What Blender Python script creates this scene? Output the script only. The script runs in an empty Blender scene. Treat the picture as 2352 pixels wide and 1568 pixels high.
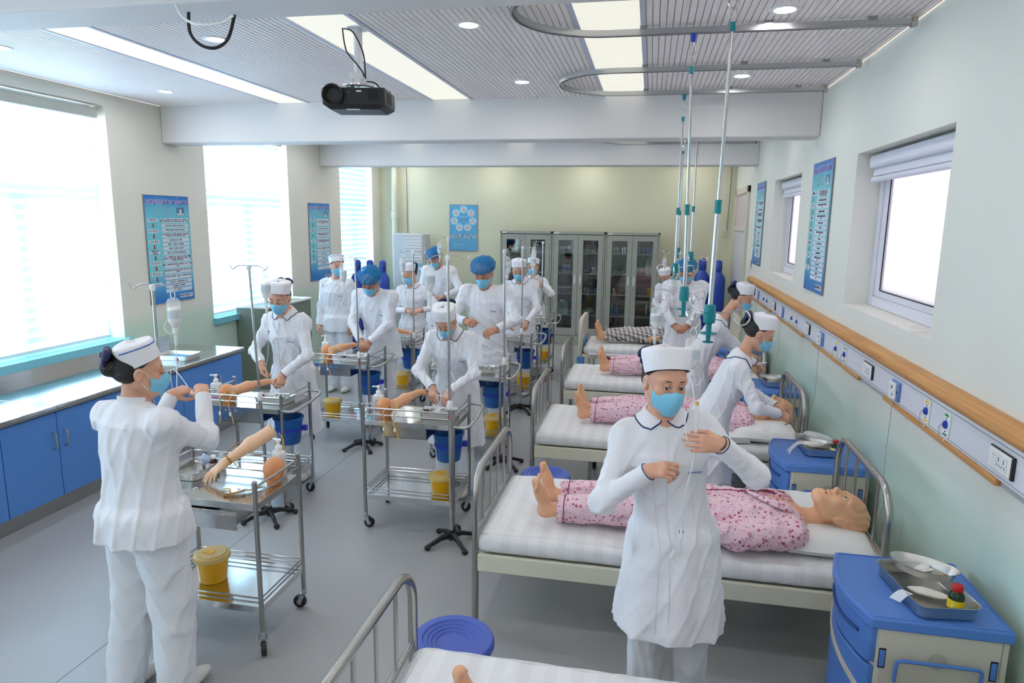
import bpy, math, random
import numpy as np
from mathutils import Vector, Matrix
R = math.radians
PI = math.pi
sc = bpy.context.scene
COL = sc.collection
random.seed(7)

# ---------------------------------------------------------------- camera
def rotm(cols):
    return Matrix(((cols[0][0], cols[1][0], cols[2][0]), (cols[0][1], cols[1][1], cols[2][1]), (cols[0][2], cols[1][2], cols[2][2])))
YAW, PIT, ROL, FPX, CAMZ = .196806, .177554, -.0128728, 1562.4, 2.2
_f = Vector((-math.sin(YAW)*math.cos(PIT), math.cos(YAW)*math.cos(PIT), -math.sin(PIT)))
_r = Vector((math.cos(YAW), math.sin(YAW), 0)); _d = _f.cross(_r)
_rt = math.cos(ROL)*_r + math.sin(ROL)*_d; _dn = -math.sin(ROL)*_r + math.cos(ROL)*_d
cam_d = bpy.data.cameras.new('camera'); cam = bpy.data.objects.new('camera', cam_d); COL.objects.link(cam)
cam.matrix_world = Matrix.Translation((0, 0, CAMZ)) @ rotm((_rt, -_dn, -_f)).to_4x4()
cam_d.sensor_width = 36; cam_d.lens = FPX/2352*36; cam_d.clip_start = .05; cam_d.clip_end = 200
sc.camera = cam

# ---------------------------------------------------------------- world, daylight, exposure
w = bpy.data.worlds.new('sky'); sc.world = w; w.use_nodes = True
bgn = w.node_tree.nodes['Background']; bgn.inputs[0].default_value = (.955, .975, 1, 1); bgn.inputs[1].default_value = 6.5
sc.view_settings.view_transform = 'Standard'; sc.view_settings.look = 'None'
sc.view_settings.gamma = 1; sc.view_settings.use_curve_mapping = False
sc.view_settings.exposure = 1.17
PANEL_E, SPOT_E = .34, 66.0
def area(name, loc, rot, sx, sy, e, col=(1, 1, 1), portal=False, spread=PI):
    l = bpy.data.lights.new(name, 'AREA'); l.shape = 'RECTANGLE'; l.size = sx; l.size_y = sy; l.energy = e; l.color = col; l.spread = spread
    o = bpy.data.objects.new(name, l); COL.objects.link(o); o.location = loc; o.rotation_euler = rot
    if portal: l.cycles.is_portal = True
    return o
XL, XR, YB, YF, CZ = -5.15, 1.42, 12.6, -4.1, 3.33
LWIN = [(-3.26, -1.36), (.32, 2.22), (3.95, 5.86), (7.31, 9.2), (10.88, 12.25)]      # window openings along the outer wall; first two, behind the viewer, added for daylight
RWIN = [(-3.2, -1.6), (.28, 1.9), (3.77, 5.39), (7.24, 8.74)]  # first two openings are unseen, added to let in more daylight
for a, b in LWIN: area('window_daylight', (XL-.42, (a+b)/2, 2.1), (0, -R(90), 0), 2.2, b-a, 1, portal=True)
for a, b in RWIN: area('window_daylight', (XR+.42, (a+b)/2, 2.15), (0, R(90), 0), 1.05, b-a, 1, portal=True)

# ---------------------------------------------------------------- materials
MATS = {}
def mat(name, col, rough=.5, metal=0., spec=.5, bump=0., bscale=200., trans=0., ior=1.45, alpha=1., emis=None, estr=0., sss=0., coat=0., sheen=0.):
    if name in MATS: return MATS[name]
    m = bpy.data.materials.new(name); m.use_nodes = True; nt = m.node_tree; b = nt.nodes['Principled BSDF']
    b.inputs['Base Color'].default_value = (*col, 1); b.inputs['Roughness'].default_value = rough; b.inputs['Metallic'].default_value = metal
    b.inputs['Specular IOR Level'].default_value = spec; b.inputs['IOR'].default_value = ior; b.inputs['Alpha'].default_value = alpha
    b.inputs['Transmission Weight'].default_value = trans; b.inputs['Coat Weight'].default_value = coat; b.inputs['Sheen Weight'].default_value = sheen
    if sss: b.inputs['Subsurface Weight'].default_value = sss; b.inputs['Subsurface Radius'].default_value = (.02, .008, .004); b.inputs['Subsurface Scale'].default_value = .6
    if emis: b.inputs['Emission Color'].default_value = (*emis, 1); b.inputs['Emission Strength'].default_value = estr
    if bump:
        tc = nt.nodes.new('ShaderNodeTexCoord'); n = nt.nodes.new('ShaderNodeTexNoise'); n.inputs['Scale'].default_value = bscale; n.inputs['Detail'].default_value = 4
        bp = nt.nodes.new('ShaderNodeBump'); bp.inputs['Strength'].default_value = bump; bp.inputs['Distance'].default_value = .01
        nt.links.new(tc.outputs['Object'], n.inputs['Vector']); nt.links.new(n.outputs['Fac'], bp.inputs['Height']); nt.links.new(bp.outputs['Normal'], b.inputs['Normal'])
    MATS[name] = m; return m
def nodes(m): return m.node_tree.nodes, m.node_tree.links
def noise_col(m, c1, c2, scale, detail=5, coords='Object', lo=.35, hi=.65):
    N, L = nodes(m); tc = N.new('ShaderNodeTexCoord'); n = N.new('ShaderNodeTexNoise'); n.inputs['Scale'].default_value = scale; n.inputs['Detail'].default_value = detail
    cr = N.new('ShaderNodeValToRGB'); cr.color_ramp.elements[0].color = (*c1, 1); cr.color_ramp.elements[1].color = (*c2, 1)
    cr.color_ramp.elements[0].position = lo; cr.color_ramp.elements[1].position = hi
    L.new(tc.outputs[coords], n.inputs['Vector']); L.new(n.outputs['Fac'], cr.inputs['Fac']); L.new(cr.outputs['Color'], N['Principled BSDF'].inputs['Base Color'])
    return cr
def rgb(r, g, b):
    f = lambda v: (v/255/12.92) if v/255 <= .04045 else ((v/255+.055)/1.055)**2.4
    return (f(r), f(g), f(b))
STEEL = mat('stainless_steel', (.52, .51, .50), .22, 1.)
STEELD = mat('brushed_tube_steel', (.42, .41, .39), .27, 1.)
TRAYS = mat('instrument_tray_steel', (.62, .62, .60), .33, 1.)
TRAYM = mat('pressed_steel', (.66, .66, .65), .12, 1., bump=.02, bscale=6)
CHROME = mat('chrome', (.8, .8, .8), .08, 1.)
ZINC = mat('zinc', (.55, .56, .57), .35, 1.)
BLACKR = mat('black_rubber', (.02, .02, .022), .55)
BLACKP = mat('black_plastic', (.018, .018, .02), .45, bump=.15, bscale=600)
DARK = mat('dark_void', (.008, .008, .009), .8)
WHITEP = mat('white_plastic', (.85, .85, .84), .35)
WHITEG = mat('white_paint_gloss', (.80, .80, .82), .35)
BLUEL = mat('blue_laminate', rgb(88, 144, 218), .38, bump=.05, bscale=500)
BLUEP = mat('blue_plastic', rgb(84, 130, 206), .4, bump=.04, bscale=300)
BLUED = mat('deep_blue_plastic', rgb(26, 62, 175), .42)
BLUEB = mat('bucket_blue', rgb(24, 92, 168), .4)
BLUEH = mat('bracket_blue', rgb(50, 60, 190), .45)
CREAMP = mat('cream_plastic', rgb(205, 200, 185), .5, bump=.03, bscale=300)
CREAMS = mat('cream_enamel', rgb(225, 222, 202), .35)
YELLOW = mat('sharps_yellow', rgb(250, 185, 5), .35, trans=.15)
YLID = mat('sharps_lid', rgb(238, 205, 125), .4, trans=.25)
TEAL = mat('teal_plastic', rgb(5, 130, 140), .35)
SKINM = mat('mannequin_vinyl', rgb(232, 178, 140), .45, sss=.08)
BABYM = mat('infant_vinyl', rgb(222, 150, 100), .42, sss=.08)
LATEX = mat('latex_tube', rgb(225, 180, 90), .45)
GLASSM = mat('clear_glass', (1, 1, 1), .02, trans=1., ior=1.3)
CLEARP = mat('clear_tube_plastic', (.9, .92, .93), .2, alpha=.55)
WATER = mat('saline', (.92, .96, 1), .02, trans=1., ior=1.33)
NAVY = mat('navy_piping', rgb(28, 36, 96), .6)
WFAB = mat('white_uniform_cotton', (.80, .80, .845), .8, bump=.10, bscale=90, sheen=.15)
WFAB2 = mat('white_trouser_cotton', (.77, .78, .82), .82, bump=.14, bscale=60, sheen=.1)
CAPM = mat('white_cap_cotton', (.85, .84, .88), .7)
SHEETM = mat('bed_sheet_cotton', (.72, .72, .73), .85)
PILM = mat('pillow_cotton', (.84, .83, .83), .85, bump=.3, bscale=14)
MASKM = mat('mask_blue', rgb(128, 200, 230), .75)
HAIRM = mat('black_hair', (.014, .011, .011), .42, bump=.5, bscale=160)
SKINA = mat('skin_light', rgb(216, 164, 138), .5, sss=.1)
SKINB = mat('skin_tan', rgb(196, 138, 110), .52, sss=.1)
WOODM = mat('beech_rail', rgb(192, 130, 66), .38)
ALU = mat('aluminium_track', (.50, .51, .52), .32, 1.)
PAPERM = mat('white_paper', (.86, .86, .86), .8)
REDM = mat('red_plastic', rgb(190, 20, 25), .4)
REDP = mat('red_print', rgb(175, 22, 30), .6)
INK = mat('print_ink', (.03, .03, .035), .7)
LABELY = mat('yellow_label', rgb(235, 205, 30), .6)
AMBER = mat('amber_glass', rgb(60, 18, 10), .1)
GREENG = mat('green_glass', rgb(12, 50, 30), .1)
PLASF = mat('plastic_wrap', (.85, .87, .88), .3, alpha=.5, bump=.6, bscale=40)
CURTM = mat('bouffant_cap_fabric', rgb(26, 130, 190), .75, alpha=.68, bump=.7, bscale=60)
# seam of sheet stripes (satin stripe woven in) 
def sheet_stripes():
    N, L = nodes(SHEETM); tc = N.new('ShaderNodeTexCoord'); wv = N.new('ShaderNodeTexWave'); wv.bands_direction = 'X'; wv.inputs['Scale'].default_value = 3.2
    cr = N.new('ShaderNodeValToRGB'); cr.color_ramp.interpolation = 'LINEAR'
    cr.color_ramp.elements[0].position = .45; cr.color_ramp.elements[1].position = .55
    cr.color_ramp.elements[0].color = (.82, .82, .83, 1); cr.color_ramp.elements[1].color = (.775, .775, .785, 1)
    L.new(tc.outputs['Object'], wv.inputs['Vector']); L.new(wv.outputs['Fac'], cr.inputs['Fac']); L.new(cr.outputs['Color'], N['Principled BSDF'].inputs['Base Color'])
    n = N.new('ShaderNodeTexNoise'); n.inputs['Scale'].default_value = 4.5; n.inputs['Detail'].default_value = 5; n.inputs['Distortion'].default_value = .8
    bp = N.new('ShaderNodeBump'); bp.inputs['Strength'].default_value = .5; bp.inputs['Distance'].default_value = .05
    L.new(tc.outputs['Object'], n.inputs['Vector']); L.new(n.outputs['Fac'], bp.inputs['Height']); L.new(bp.outputs['Normal'], N['Principled BSDF'].inputs['Normal'])
sheet_stripes()
def wood_grain(m, c1, c2):
    N, L = nodes(m); tc = N.new('ShaderNodeTexCoord'); mp = N.new('ShaderNodeMapping'); mp.inputs['Scale'].default_value = (30, .8, 30)
    n = N.new('ShaderNodeTexNoise'); n.inputs['Scale'].default_value = 2.5; n.inputs['Detail'].default_value = 6
    cr = N.new('ShaderNodeValToRGB'); cr.color_ramp.elements[0].color = (*c1, 1); cr.color_ramp.elements[1].color = (*c2, 1); cr.color_ramp.elements[0].position = .3; cr.color_ramp.elements[1].position = .7
    L.new(tc.outputs['Object'], mp.inputs['Vector']); L.new(mp.outputs['Vector'], n.inputs['Vector']); L.new(n.outputs['Fac'], cr.inputs['Fac']); L.new(cr.outputs['Color'], N['Principled BSDF'].inputs['Base Color'])
wood_grain(WOODM, rgb(190, 128, 64), rgb(220, 164, 98))

def pajama_mat():
    m = mat('pink_flowered_cotton', rgb(236, 200, 210), .85); N, L = nodes(m); tc = N.new('ShaderNodeTexCoord')
    cur = None
    base = N.new('ShaderNodeRGB'); base.outputs[0].default_value = (*rgb(238, 205, 214), 1); cur = base.outputs[0]
    for scale, r0, r1, col, seed, keep in ((40, .17, .33, rgb(178, 62, 100), 0., .55), (54, .0, .20, rgb(120, 20, 40), 7.3, .35), (84, .0, .20, rgb(205, 110, 150), 3.1, .6), (68, .20, .34, rgb(214, 150, 200), 11.7, .5)):
        mp = N.new('ShaderNodeMapping'); mp.inputs['Location'].default_value = (seed, seed*1.7, seed*.6)
        v = N.new('ShaderNodeTexVoronoi'); v.inputs['Scale'].default_value = scale; v.inputs['Randomness'].default_value = .75
        L.new(tc.outputs['Object'], mp.inputs['Vector']); L.new(mp.outputs['Vector'], v.inputs['Vector'])
        g = N.new('ShaderNodeMath'); g.operation = 'GREATER_THAN'; g.inputs[1].default_value = r0; L.new(v.outputs['Distance'], g.inputs[0])
        l = N.new('ShaderNodeMath'); l.operation = 'LESS_THAN'; l.inputs[1].default_value = r1; L.new(v.outputs['Distance'], l.inputs[0])
        sp = N.new('ShaderNodeSeparateColor'); L.new(v.outputs['Color'], sp.inputs[0]); k = N.new('ShaderNodeMath'); k.operation = 'LESS_THAN'; k.inputs[1].default_value = keep; L.new(sp.outputs[0], k.inputs[0])
        m1 = N.new('ShaderNodeMath'); m1.operation = 'MULTIPLY'; L.new(g.outputs[0], m1.inputs[0]); L.new(l.outputs[0], m1.inputs[1])
        m2 = N.new('ShaderNodeMath'); m2.operation = 'MULTIPLY'; L.new(m1.outputs[0], m2.inputs[0]); L.new(k.outputs[0], m2.inputs[1])
        mx = N.new('ShaderNodeMix'); mx.data_type = 'RGBA'; L.new(m2.outputs[0], mx.inputs[0]); L.new(cur, mx.inputs[6]); mx.inputs[7].default_value = (*col, 1); cur = mx.outputs[2]
    L.new(cur, N['Principled BSDF'].inputs['Base Color']); return m
PAJ = pajama_mat()
def plaid_mat():
    m = mat('black_white_plaid_cotton', (.7, .7, .7), .85); N, L = nodes(m); tc = N.new('ShaderNodeTexCoord'); cur = None
    vt = N.new('ShaderNodeVectorMath'); vt.operation = 'DOT_PRODUCT'; vt.inputs[1].default_value = (1, .9, .25); L.new(tc.outputs['Object'], vt.inputs[0])
    vz = N.new('ShaderNodeVectorMath'); vz.operation = 'DOT_PRODUCT'; vz.inputs[1].default_value = (.1, .2, 1); L.new(tc.outputs['Object'], vz.inputs[0]); sp = None
    outs = []
    for ax in (0, 2):
        for ph in (0, .25):
            mm = N.new('ShaderNodeMath'); mm.operation = 'MULTIPLY_ADD'; mm.inputs[1].default_value = 17; mm.inputs[2].default_value = ph; L.new((vt if ax == 0 else vz).outputs['Value'], mm.inputs[0])
            fr = N.new('ShaderNodeMath'); fr.operation = 'FRACT'; L.new(mm.outputs[0], fr.inputs[0])
            lt = N.new('ShaderNodeMath'); lt.operation = 'LESS_THAN'; lt.inputs[1].default_value = .12; L.new(fr.outputs[0], lt.inputs[0]); outs.append(lt.outputs[0])
    a = outs[0]
    for o in outs[1:]:
        ad = N.new('ShaderNodeMath'); ad.operation = 'MAXIMUM'; L.new(a, ad.inputs[0]); L.new(o, ad.inputs[1]); a = ad.outputs[0]
    mx = N.new('ShaderNodeMix'); mx.data_type = 'RGBA'; L.new(a, mx.inputs[0]); mx.inputs[6].default_value = (.72, .68, .68, 1); mx.inputs[7].default_value = (.04, .035, .05, 1)
    L.new(mx.outputs[2], N['Principled BSDF'].inputs['Base Color']); return m
PLAID = plaid_mat()

# ---------------------------------------------------------------- mesh builder
class MB:
    def __init__(s, M=None): s.v = []; s.f = []; s.M = M or Matrix.Identity(4)
    def add(s, vs, fs):
        n = len(s.v); M = s.M; s.v += [tuple(M @ Vector(p)) for p in vs]; s.f += [tuple(i+n for i in f) for f in fs]; return s
    def box(s, c, d, R3=None):
        x, y, z = d[0]/2, d[1]/2, d[2]/2; c = Vector(c)
        P = [Vector((a, b, e)) for e in (-z, z) for a, b in ((-x, -y), (x, -y), (x, y), (-x, y))]
        if R3 is not None: P = [R3 @ p for p in P]
        return s.add([c+p for p in P], [(3, 2, 1, 0), (4, 5, 6, 7), (0, 1, 5, 4), (1, 2, 6, 5), (2, 3, 7, 6), (3, 0, 4, 7)])
    def bx(s, x0, x1, y0, y1, z0, z1): return s.box(((x0+x1)/2, (y0+y1)/2, (z0+z1)/2), (x1-x0, y1-y0, z1-z0))
    def loft(s, rings, cap=True, closed=False):
        n = len(rings[0]); vs = [p for r in rings for p in r]; fs = []
        m = len(rings)
        for i in range(m if closed else m-1):
            j = (i+1) % m
            for k in range(n): fs.append((i*n+k, i*n+(k+1) % n, j*n+(k+1) % n, j*n+k))
        if cap and not closed: fs += [tuple(range(n))[::-1], tuple((m-1)*n+k for k in range(n))]
        return s.add(vs, fs)
    def grid(s, rows):
        n = len(rows[0]); vs = [p for r in rows for p in r]
        return s.add(vs, [(i*n+k, i*n+k+1, (i+1)*n+k+1, (i+1)*n+k) for i in range(len(rows)-1) for k in range(n-1)])
    def tube(s, pts, r, n=8, closed=False, cap=True, rs=None):
        pts = [Vector(p) for p in pts]; m = len(pts); rings = []; up = None
        for i, p in enumerate(pts):
            if closed: t = pts[(i+1) % m]-pts[i-1]
            else: t = pts[min(i+1, m-1)]-pts[max(i-1, 0)]
            if t.length < 1e-9: t = Vector((0, 0, 1))
            t.normalize()
            if up is None: up = Vector((0, 0, 1)) if abs(t.z) < .9 else Vector((0, 1, 0))
            u = t.cross(up)
            if u.length < 1e-4: u = t.cross(Vector((1, 0, 0)))
            u.normalize(); v = u.cross(t); v.normalize(); up = v
            rr = rs[i] if rs else r
            rings.append([p+u*(rr*math.cos(2*PI*k/n))-v*(rr*math.sin(2*PI*k/n)) for k in range(n)])
        return s.loft(rings, cap, closed)
    def lathe(s, prof, n=20, c=(0, 0, 0), R3=None, cap=False):
        rings = []; c = Vector(c)
        for r, z in prof:
            ring = [Vector((r*math.cos(2*PI*k/n), r*math.sin(2*PI*k/n), z)) for k in range(n)]
            if R3 is not None: ring = [R3 @ p for p in ring]
            rings.append([c+p for p in ring])
        return s.loft(rings, cap)
    def cyl(s, a, b, r, r2=None, n=16): 
        return s.tube([a, b], r, n, rs=[r, r if r2 is None else r2])
    def ell(s, c, r, n=16, m=10, R3=None):
        c = Vector(c); rings = []
        for i in range(m+1):
            t = PI*(i/m); t = min(max(t, .02), PI-.02); ring = []
            for k in range(n):
                p = Vector((r[0]*math.sin(t)*math.cos(2*PI*k/n), r[1]*math.sin(t)*math.sin(2*PI*k/n), -r[2]*math.cos(t)))
                ring.append(c+(R3 @ p if R3 is not None else p))
            rings.append(ring)
        return s.loft(rings, True)
    def prism(s, poly, z0, z1):
        n = len(poly); return s.loft([[Vector((x, y, z0)) for x, y in poly], [Vector((x, y, z1)) for x, y in poly]], True)
    def mesh(s, name, m, sharp=35, smooth=True):
        me = bpy.data.meshes.new(name); me.from_pydata([tuple(p) for p in s.v], [], s.f); me.update()
        if smooth:
            me.polygons.foreach_set('use_smooth', [True]*len(me.polygons)); me.set_sharp_from_angle(angle=R(sharp))
        if m: me.materials.append(m)
        return me
    def obj(s, name, m, parent=None, bev=0, sharp=35, smooth=True, seg=2):
        return mkobj(name, s.mesh(name, m, sharp, smooth), parent, bev, seg)
def mkobj(name, me, parent=None, bev=0, seg=2):
    o = bpy.data.objects.new(name, me); COL.objects.link(o)
    if parent is not None: o.parent = parent
    if bev:
        b = o.modifiers.new('bevel', 'BEVEL'); b.width = bev; b.segments = seg; b.limit_method = 'ANGLE'; b.angle_limit = R(40); b.harden_normals = False
    return o
def tag(o, label=None, cat=None, group=None, kind=None):
    if label: o['label'] = label
    if cat: o['category'] = cat
    if group: o['group'] = group
    if kind: o['kind'] = kind
    return o
def thing(name, label, cat, loc=(0, 0, 0), rz=0, group=None):
    o = bpy.data.objects.new(name, None); COL.objects.link(o); o.location = loc; o.rotation_euler = (0, 0, rz); o.empty_display_size = .1
    return tag(o, label, cat, group)
def dup(root, loc, rz=None, label=None, group=None):
    def cp(o, par):
        c = o.copy(); COL.objects.link(c)
        if par is not None: c.parent = par
        for ch in o.children: cp(ch, c)
        return c
    r = cp(root, None); r.location = loc
    if rz is not None: r.rotation_euler = (0, 0, rz)
    if label: r['label'] = label
    if group: r['group'] = group
    return r
def arc(c, r, a0, a1, n, u=(1, 0, 0), v=(0, 0, 1)):
    c, u, v = Vector(c), Vector(u), Vector(v)
    return [c+u*(r*math.cos(a0+(a1-a0)*i/n))+v*(r*math.sin(a0+(a1-a0)*i/n)) for i in range(n+1)]
def spline(pts, n=8):
    pts = [Vector(p) for p in pts]; out = []
    for i in range(len(pts)-1):
        p0, p1, p2, p3 = pts[max(i-1, 0)], pts[i], pts[i+1], pts[min(i+2, len(pts)-1)]
        for k in range(n):
            t = k/n; out.append(.5*((2*p1)+(-p0+p2)*t+(2*p0-5*p1+4*p2-p3)*t*t+(-p0+3*p1-3*p2+p3)*t**3))
    return out+[pts[-1]]
def rrect(w, h, r, n=4):
    out = []
    for cx, cy, a in ((w/2-r, h/2-r, 0), (-w/2+r, h/2-r, 90), (-w/2+r, -h/2+r, 180), (w/2-r, -h/2+r, 270)):
        for i in range(n+1): out.append((cx+r*math.cos(R(a+90*i/n)), cy+r*math.sin(R(a+90*i/n))))
    return out
def text(s, size, M, m, parent, align='CENTER', name='lettering', sx=1.):
    cu = bpy.data.curves.new(name, 'FONT'); cu.body = s; cu.size = size; cu.align_x = align; cu.align_y = 'CENTER'; cu.resolution_u = 2; cu.extrude = .0004
    cu.materials.append(m); o = bpy.data.objects.new(name, cu); COL.objects.link(o); o.parent = parent
    o.matrix_local = M @ Matrix.Diagonal((sx, 1, 1, 1)); return o
def struct(name, mb, m, parent=None, **k):
    o = mb.obj(name, m, parent, **k)
    if parent is None: o['kind'] = 'structure'
    return o
# ================================================================ ROOM
def wall_mat(name, top, low, zsplit, blend=.05):
    m = mat(name, top, .6); N, L = nodes(m); g = N.new('ShaderNodeNewGeometry'); sp = N.new('ShaderNodeSeparateXYZ'); L.new(g.outputs['Position'], sp.inputs[0])
    mr = N.new('ShaderNodeMapRange'); mr.inputs[1].default_value = zsplit-blend; mr.inputs[2].default_value = zsplit+blend; L.new(sp.outputs[2], mr.inputs[0])
    mx = N.new('ShaderNodeMix'); mx.data_type = 'RGBA'; L.new(mr.outputs[0], mx.inputs[0]); mx.inputs[6].default_value = (*low, 1); mx.inputs[7].default_value = (*top, 1)
    L.new(mx.outputs[2], N['Principled BSDF'].inputs['Base Color'])
    n = N.new('ShaderNodeTexNoise'); n.inputs['Scale'].default_value = 3; n.inputs['Detail'].default_value = 6; bp = N.new('ShaderNodeBump'); bp.inputs['Strength'].default_value = .06; bp.inputs['Distance'].default_value = .02
    L.new(g.outputs['Position'], n.inputs['Vector']); L.new(n.outputs['Fac'], bp.inputs['Height']); L.new(bp.outputs['Normal'], N['Principled BSDF'].inputs['Normal'])
    return m
GREENW = rgb(196, 220, 204)
WL = wall_mat('plaster_cream_green', rgb(228, 224, 212), rgb(196, 216, 198), 1.12, .09)
WR = wall_mat('plaster_white_green', rgb(231, 230, 221), rgb(200, 222, 210), 1.02, .12)
WB = wall_mat('plaster_back', rgb(214, 212, 184), rgb(196, 210, 186), 1.1, .08)
BEAMM = mat('beam_paint', rgb(228, 224, 222), .6)
floor_m = mat('grey_vinyl_floor', rgb(150, 152, 154), .27, spec=.45)
N, L = nodes(floor_m)
cr = noise_col(floor_m, rgb(158, 158, 159), rgb(168, 168, 169), .7, 3, lo=.2, hi=.8)
n2 = N.new('ShaderNodeTexNoise'); n2.inputs['Scale'].default_value = 2; n2.inputs['Detail'].default_value = 8
tc2 = N.new('ShaderNodeTexCoord'); L.new(tc2.outputs['Object'], n2.inputs['Vector'])
mr = N.new('ShaderNodeMapRange'); mr.inputs[1].default_value = .35; mr.inputs[2].default_value = .7; mr.inputs[3].default_value = .30; mr.inputs[4].default_value = .40
L.new(n2.outputs['Fac'], mr.inputs[0]); L.new(mr.outputs[0], N['Principled BSDF'].inputs['Roughness'])
fl = struct('floor', MB().bx(XL-.3, XR+.3, YF-.2, YB+.2, -.1, 0), floor_m)
MB().bx(-2.679, -2.675, 1.6, YB, 0, .0006).bx(-4.9, -2.68, 4.40, 4.404, 0, .0006).obj('floor_seam', mat('seam_grey', (.14, .14, .14), .6), fl)

def wall_with_holes(name, x0, x1, wins, z0, z1, m):
    b = MB(); ys = YF-.2
    for a, c in wins:
        b.bx(x0, x1, ys, a, 0, CZ); b.bx(x0, x1, a, c, 0, z0); b.bx(x0, x1, a, c, z1, CZ); ys = c
    b.bx(x0, x1, ys, YB+.2, 0, CZ); return struct(name, b, m)
wall_with_holes('wall_left', XL-.3, XL, LWIN, .97, 3.22, WL)
wall_with_holes('wall_right', XR, XR+.28, RWIN, 1.62, 2.69, WR)
struct('wall_back', MB().bx(XL-.3, XR+.3, YB, YB+.25, 0, CZ), WB)
struct('wall_front', MB().bx(XL-.3, XR+.3, YF-.25, YF, 0, CZ), WR)
# ceiling slab and the grooved panels under it
slat_m = mat('painted_slats', rgb(248, 240, 238), .5)
slatb = mat('slat_backing', rgb(205, 194, 190), .7)
ceil = struct('ceiling', MB().bx(XL-.3, XR+.3, YF-.2, YB+.2, CZ+.05, CZ+.3), BEAMM)
BEAMS = [(-.6, -.3, 3.0), (3.08, 3.38, 3.19), (6.62, 6.9, 2.95), (10.2, 10.5, 2.985)]
for i, (a, b, z) in enumerate(BEAMS):
    struct('trim_%d' % (i+1), MB().bx(XL, XR, a, b, z, CZ+.06), BEAMM, bev=.012)
STRIPS = [(-3.77, -3.45), (-2.13, -1.76), (-.47, -.115)]
edgem = mat('strip_frame', rgb(205, 206, 222), .4)
panm = mat('luminous_panel', (.35, .35, .31), .5, emis=(1, .975, .86), estr=PANEL_E)
PIT_S = .0395
def slat_mesh(L):
    b = MB(); w = PIT_S
    prof = [(-w/2+.0015, .011), (-w/2+.003, .0025), (-w/2+.008, 0), (w/2-.008, 0), (w/2-.003, .0025), (w/2-.0015, .011)]
    b.loft([[Vector((x, 0, z)) for x, z in prof], [Vector((x, L, z)) for x, z in prof]], True); return b
bays = [(YF, -.6), (-.3, 3.08), (3.38, 6.62), (6.9, 10.2), (10.5, YB)]
for bi, (ya, yb) in enumerate(bays):
    L_ = yb-ya; segs = [(XL, STRIPS[0][0]-.03), (STRIPS[0][1]+.03, STRIPS[1][0]-.03), (STRIPS[1][1]+.03, STRIPS[2][0]-.03), (STRIPS[2][1]+.03, XR-.02)]
    MB().bx(XL, XR, ya, yb, CZ+.011, CZ+.05).obj('ceiling_backing', slatb, ceil)
    me = slat_mesh(L_).mesh('slat', slat_m, smooth=False) if bi == 2 else None; joined = MB()
    for x0, x1 in segs:
        n = int(round((x1-x0)/PIT_S))
        for k in range(n):
            x = x0+(k+.5)*(x1-x0)/n
            if bi == 2:
                o = mkobj('slat', me, ceil); o.location = (x, ya, CZ)
            else:
                joined.M = Matrix.Translation((x, ya, CZ)); joined.loft([[Vector((px, 0, z)) for px, z in ((-.0182, .011), (-.0165, .0025), (-.0115, 0), (.0115, 0), (.0165, .0025), (.0182, .011))], [Vector((px, L_, z)) for px, z in ((-.0182, .011), (-.0165, .0025), (-.0115, 0), (.0115, 0), (.0165, .0025), (.0182, .011))]], True)
    if bi != 2: joined.obj('slat', slat_m, ceil, smooth=False)['kind'] = 'stuff'
    for si, (a, b) in enumerate(STRIPS):
        lab = ['acrylic light strip nearest the big windows', 'acrylic light strip above the projector', 'acrylic light strip above the bed curtain tracks'][si]
        where = ['', 'behind the camera beam', 'in the front ceiling bay', 'in the second ceiling bay', 'in the last ceiling bay'][bi]
        if bi not in (2, 3): 
            fr = MB().bx(a-.03, a, ya, yb, CZ-.004, CZ+.02).bx(b, b+.03, ya, yb, CZ-.004, CZ+.02).obj('strip_frame', edgem, ceil)
            MB().bx(a, b, ya, yb, CZ+.004, CZ+.012).obj('light_panel', panm, ceil); continue
        t = thing('ceiling_light_strip', 'glowing cream %s, %s' % (lab, where), 'ceiling light', ((a+b)/2, (ya+yb)/2, CZ))
        hw = (b-a)/2; hl = L_/2
        MB().bx(-hw-.03, -hw, -hl, hl, -.004, .02).bx(hw, hw+.03, -hl, hl, -.004, .02).obj('frame', edgem, t)
        cuts = [-hl, -hl/3-.04, hl/3, hl]
        for c0, c1 in zip(cuts[:-1], cuts[1:]): MB().bx(-hw, hw, c0+.003, c1-.003, .003, .010).obj('panel', panm, t)
# downlights
spotm = mat('lamp_face', (1, 1, 1), .4, emis=(1, .985, .97), estr=SPOT_E)
DL = [(-1.116, 4.157), (.652, 4.132), (-1.113, 5.867), (.642, 5.859), (-4.489, 5.87), (-2.839, 4.231), (-2.84, 5.87), (-4.49, 4.2)]
DLL = ['between the two loops of curtain track and the projector, nearer beam', 'above the front bed, near end of the track', 'near the far beam beside the second track loop tip', 'near the far beam inside the second track loop', 'by the left windows near the far beam', 'beside the black ceiling cable', 'hidden right behind the projector bracket', 'by the left windows, front row']
t0 = None
for (x, y), s in zip(DL, DLL):
    if t0 is None:
        t0 = thing('downlight', '', 'downlight', (x, y, CZ)); 
        MB().lathe([(.055, .012), (.056, -.004), (.078, -.006), (.082, 0), (.082, .004)], 28).obj('bezel', WHITEG, t0)
        MB().cyl((0, 0, -.001), (0, 0, .004), .056, n=28).obj('lamp', spotm, t0); t = t0
    else: t = dup(t0, (x, y, CZ))
    t['label'] = 'round recessed downlight ' + s
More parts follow.
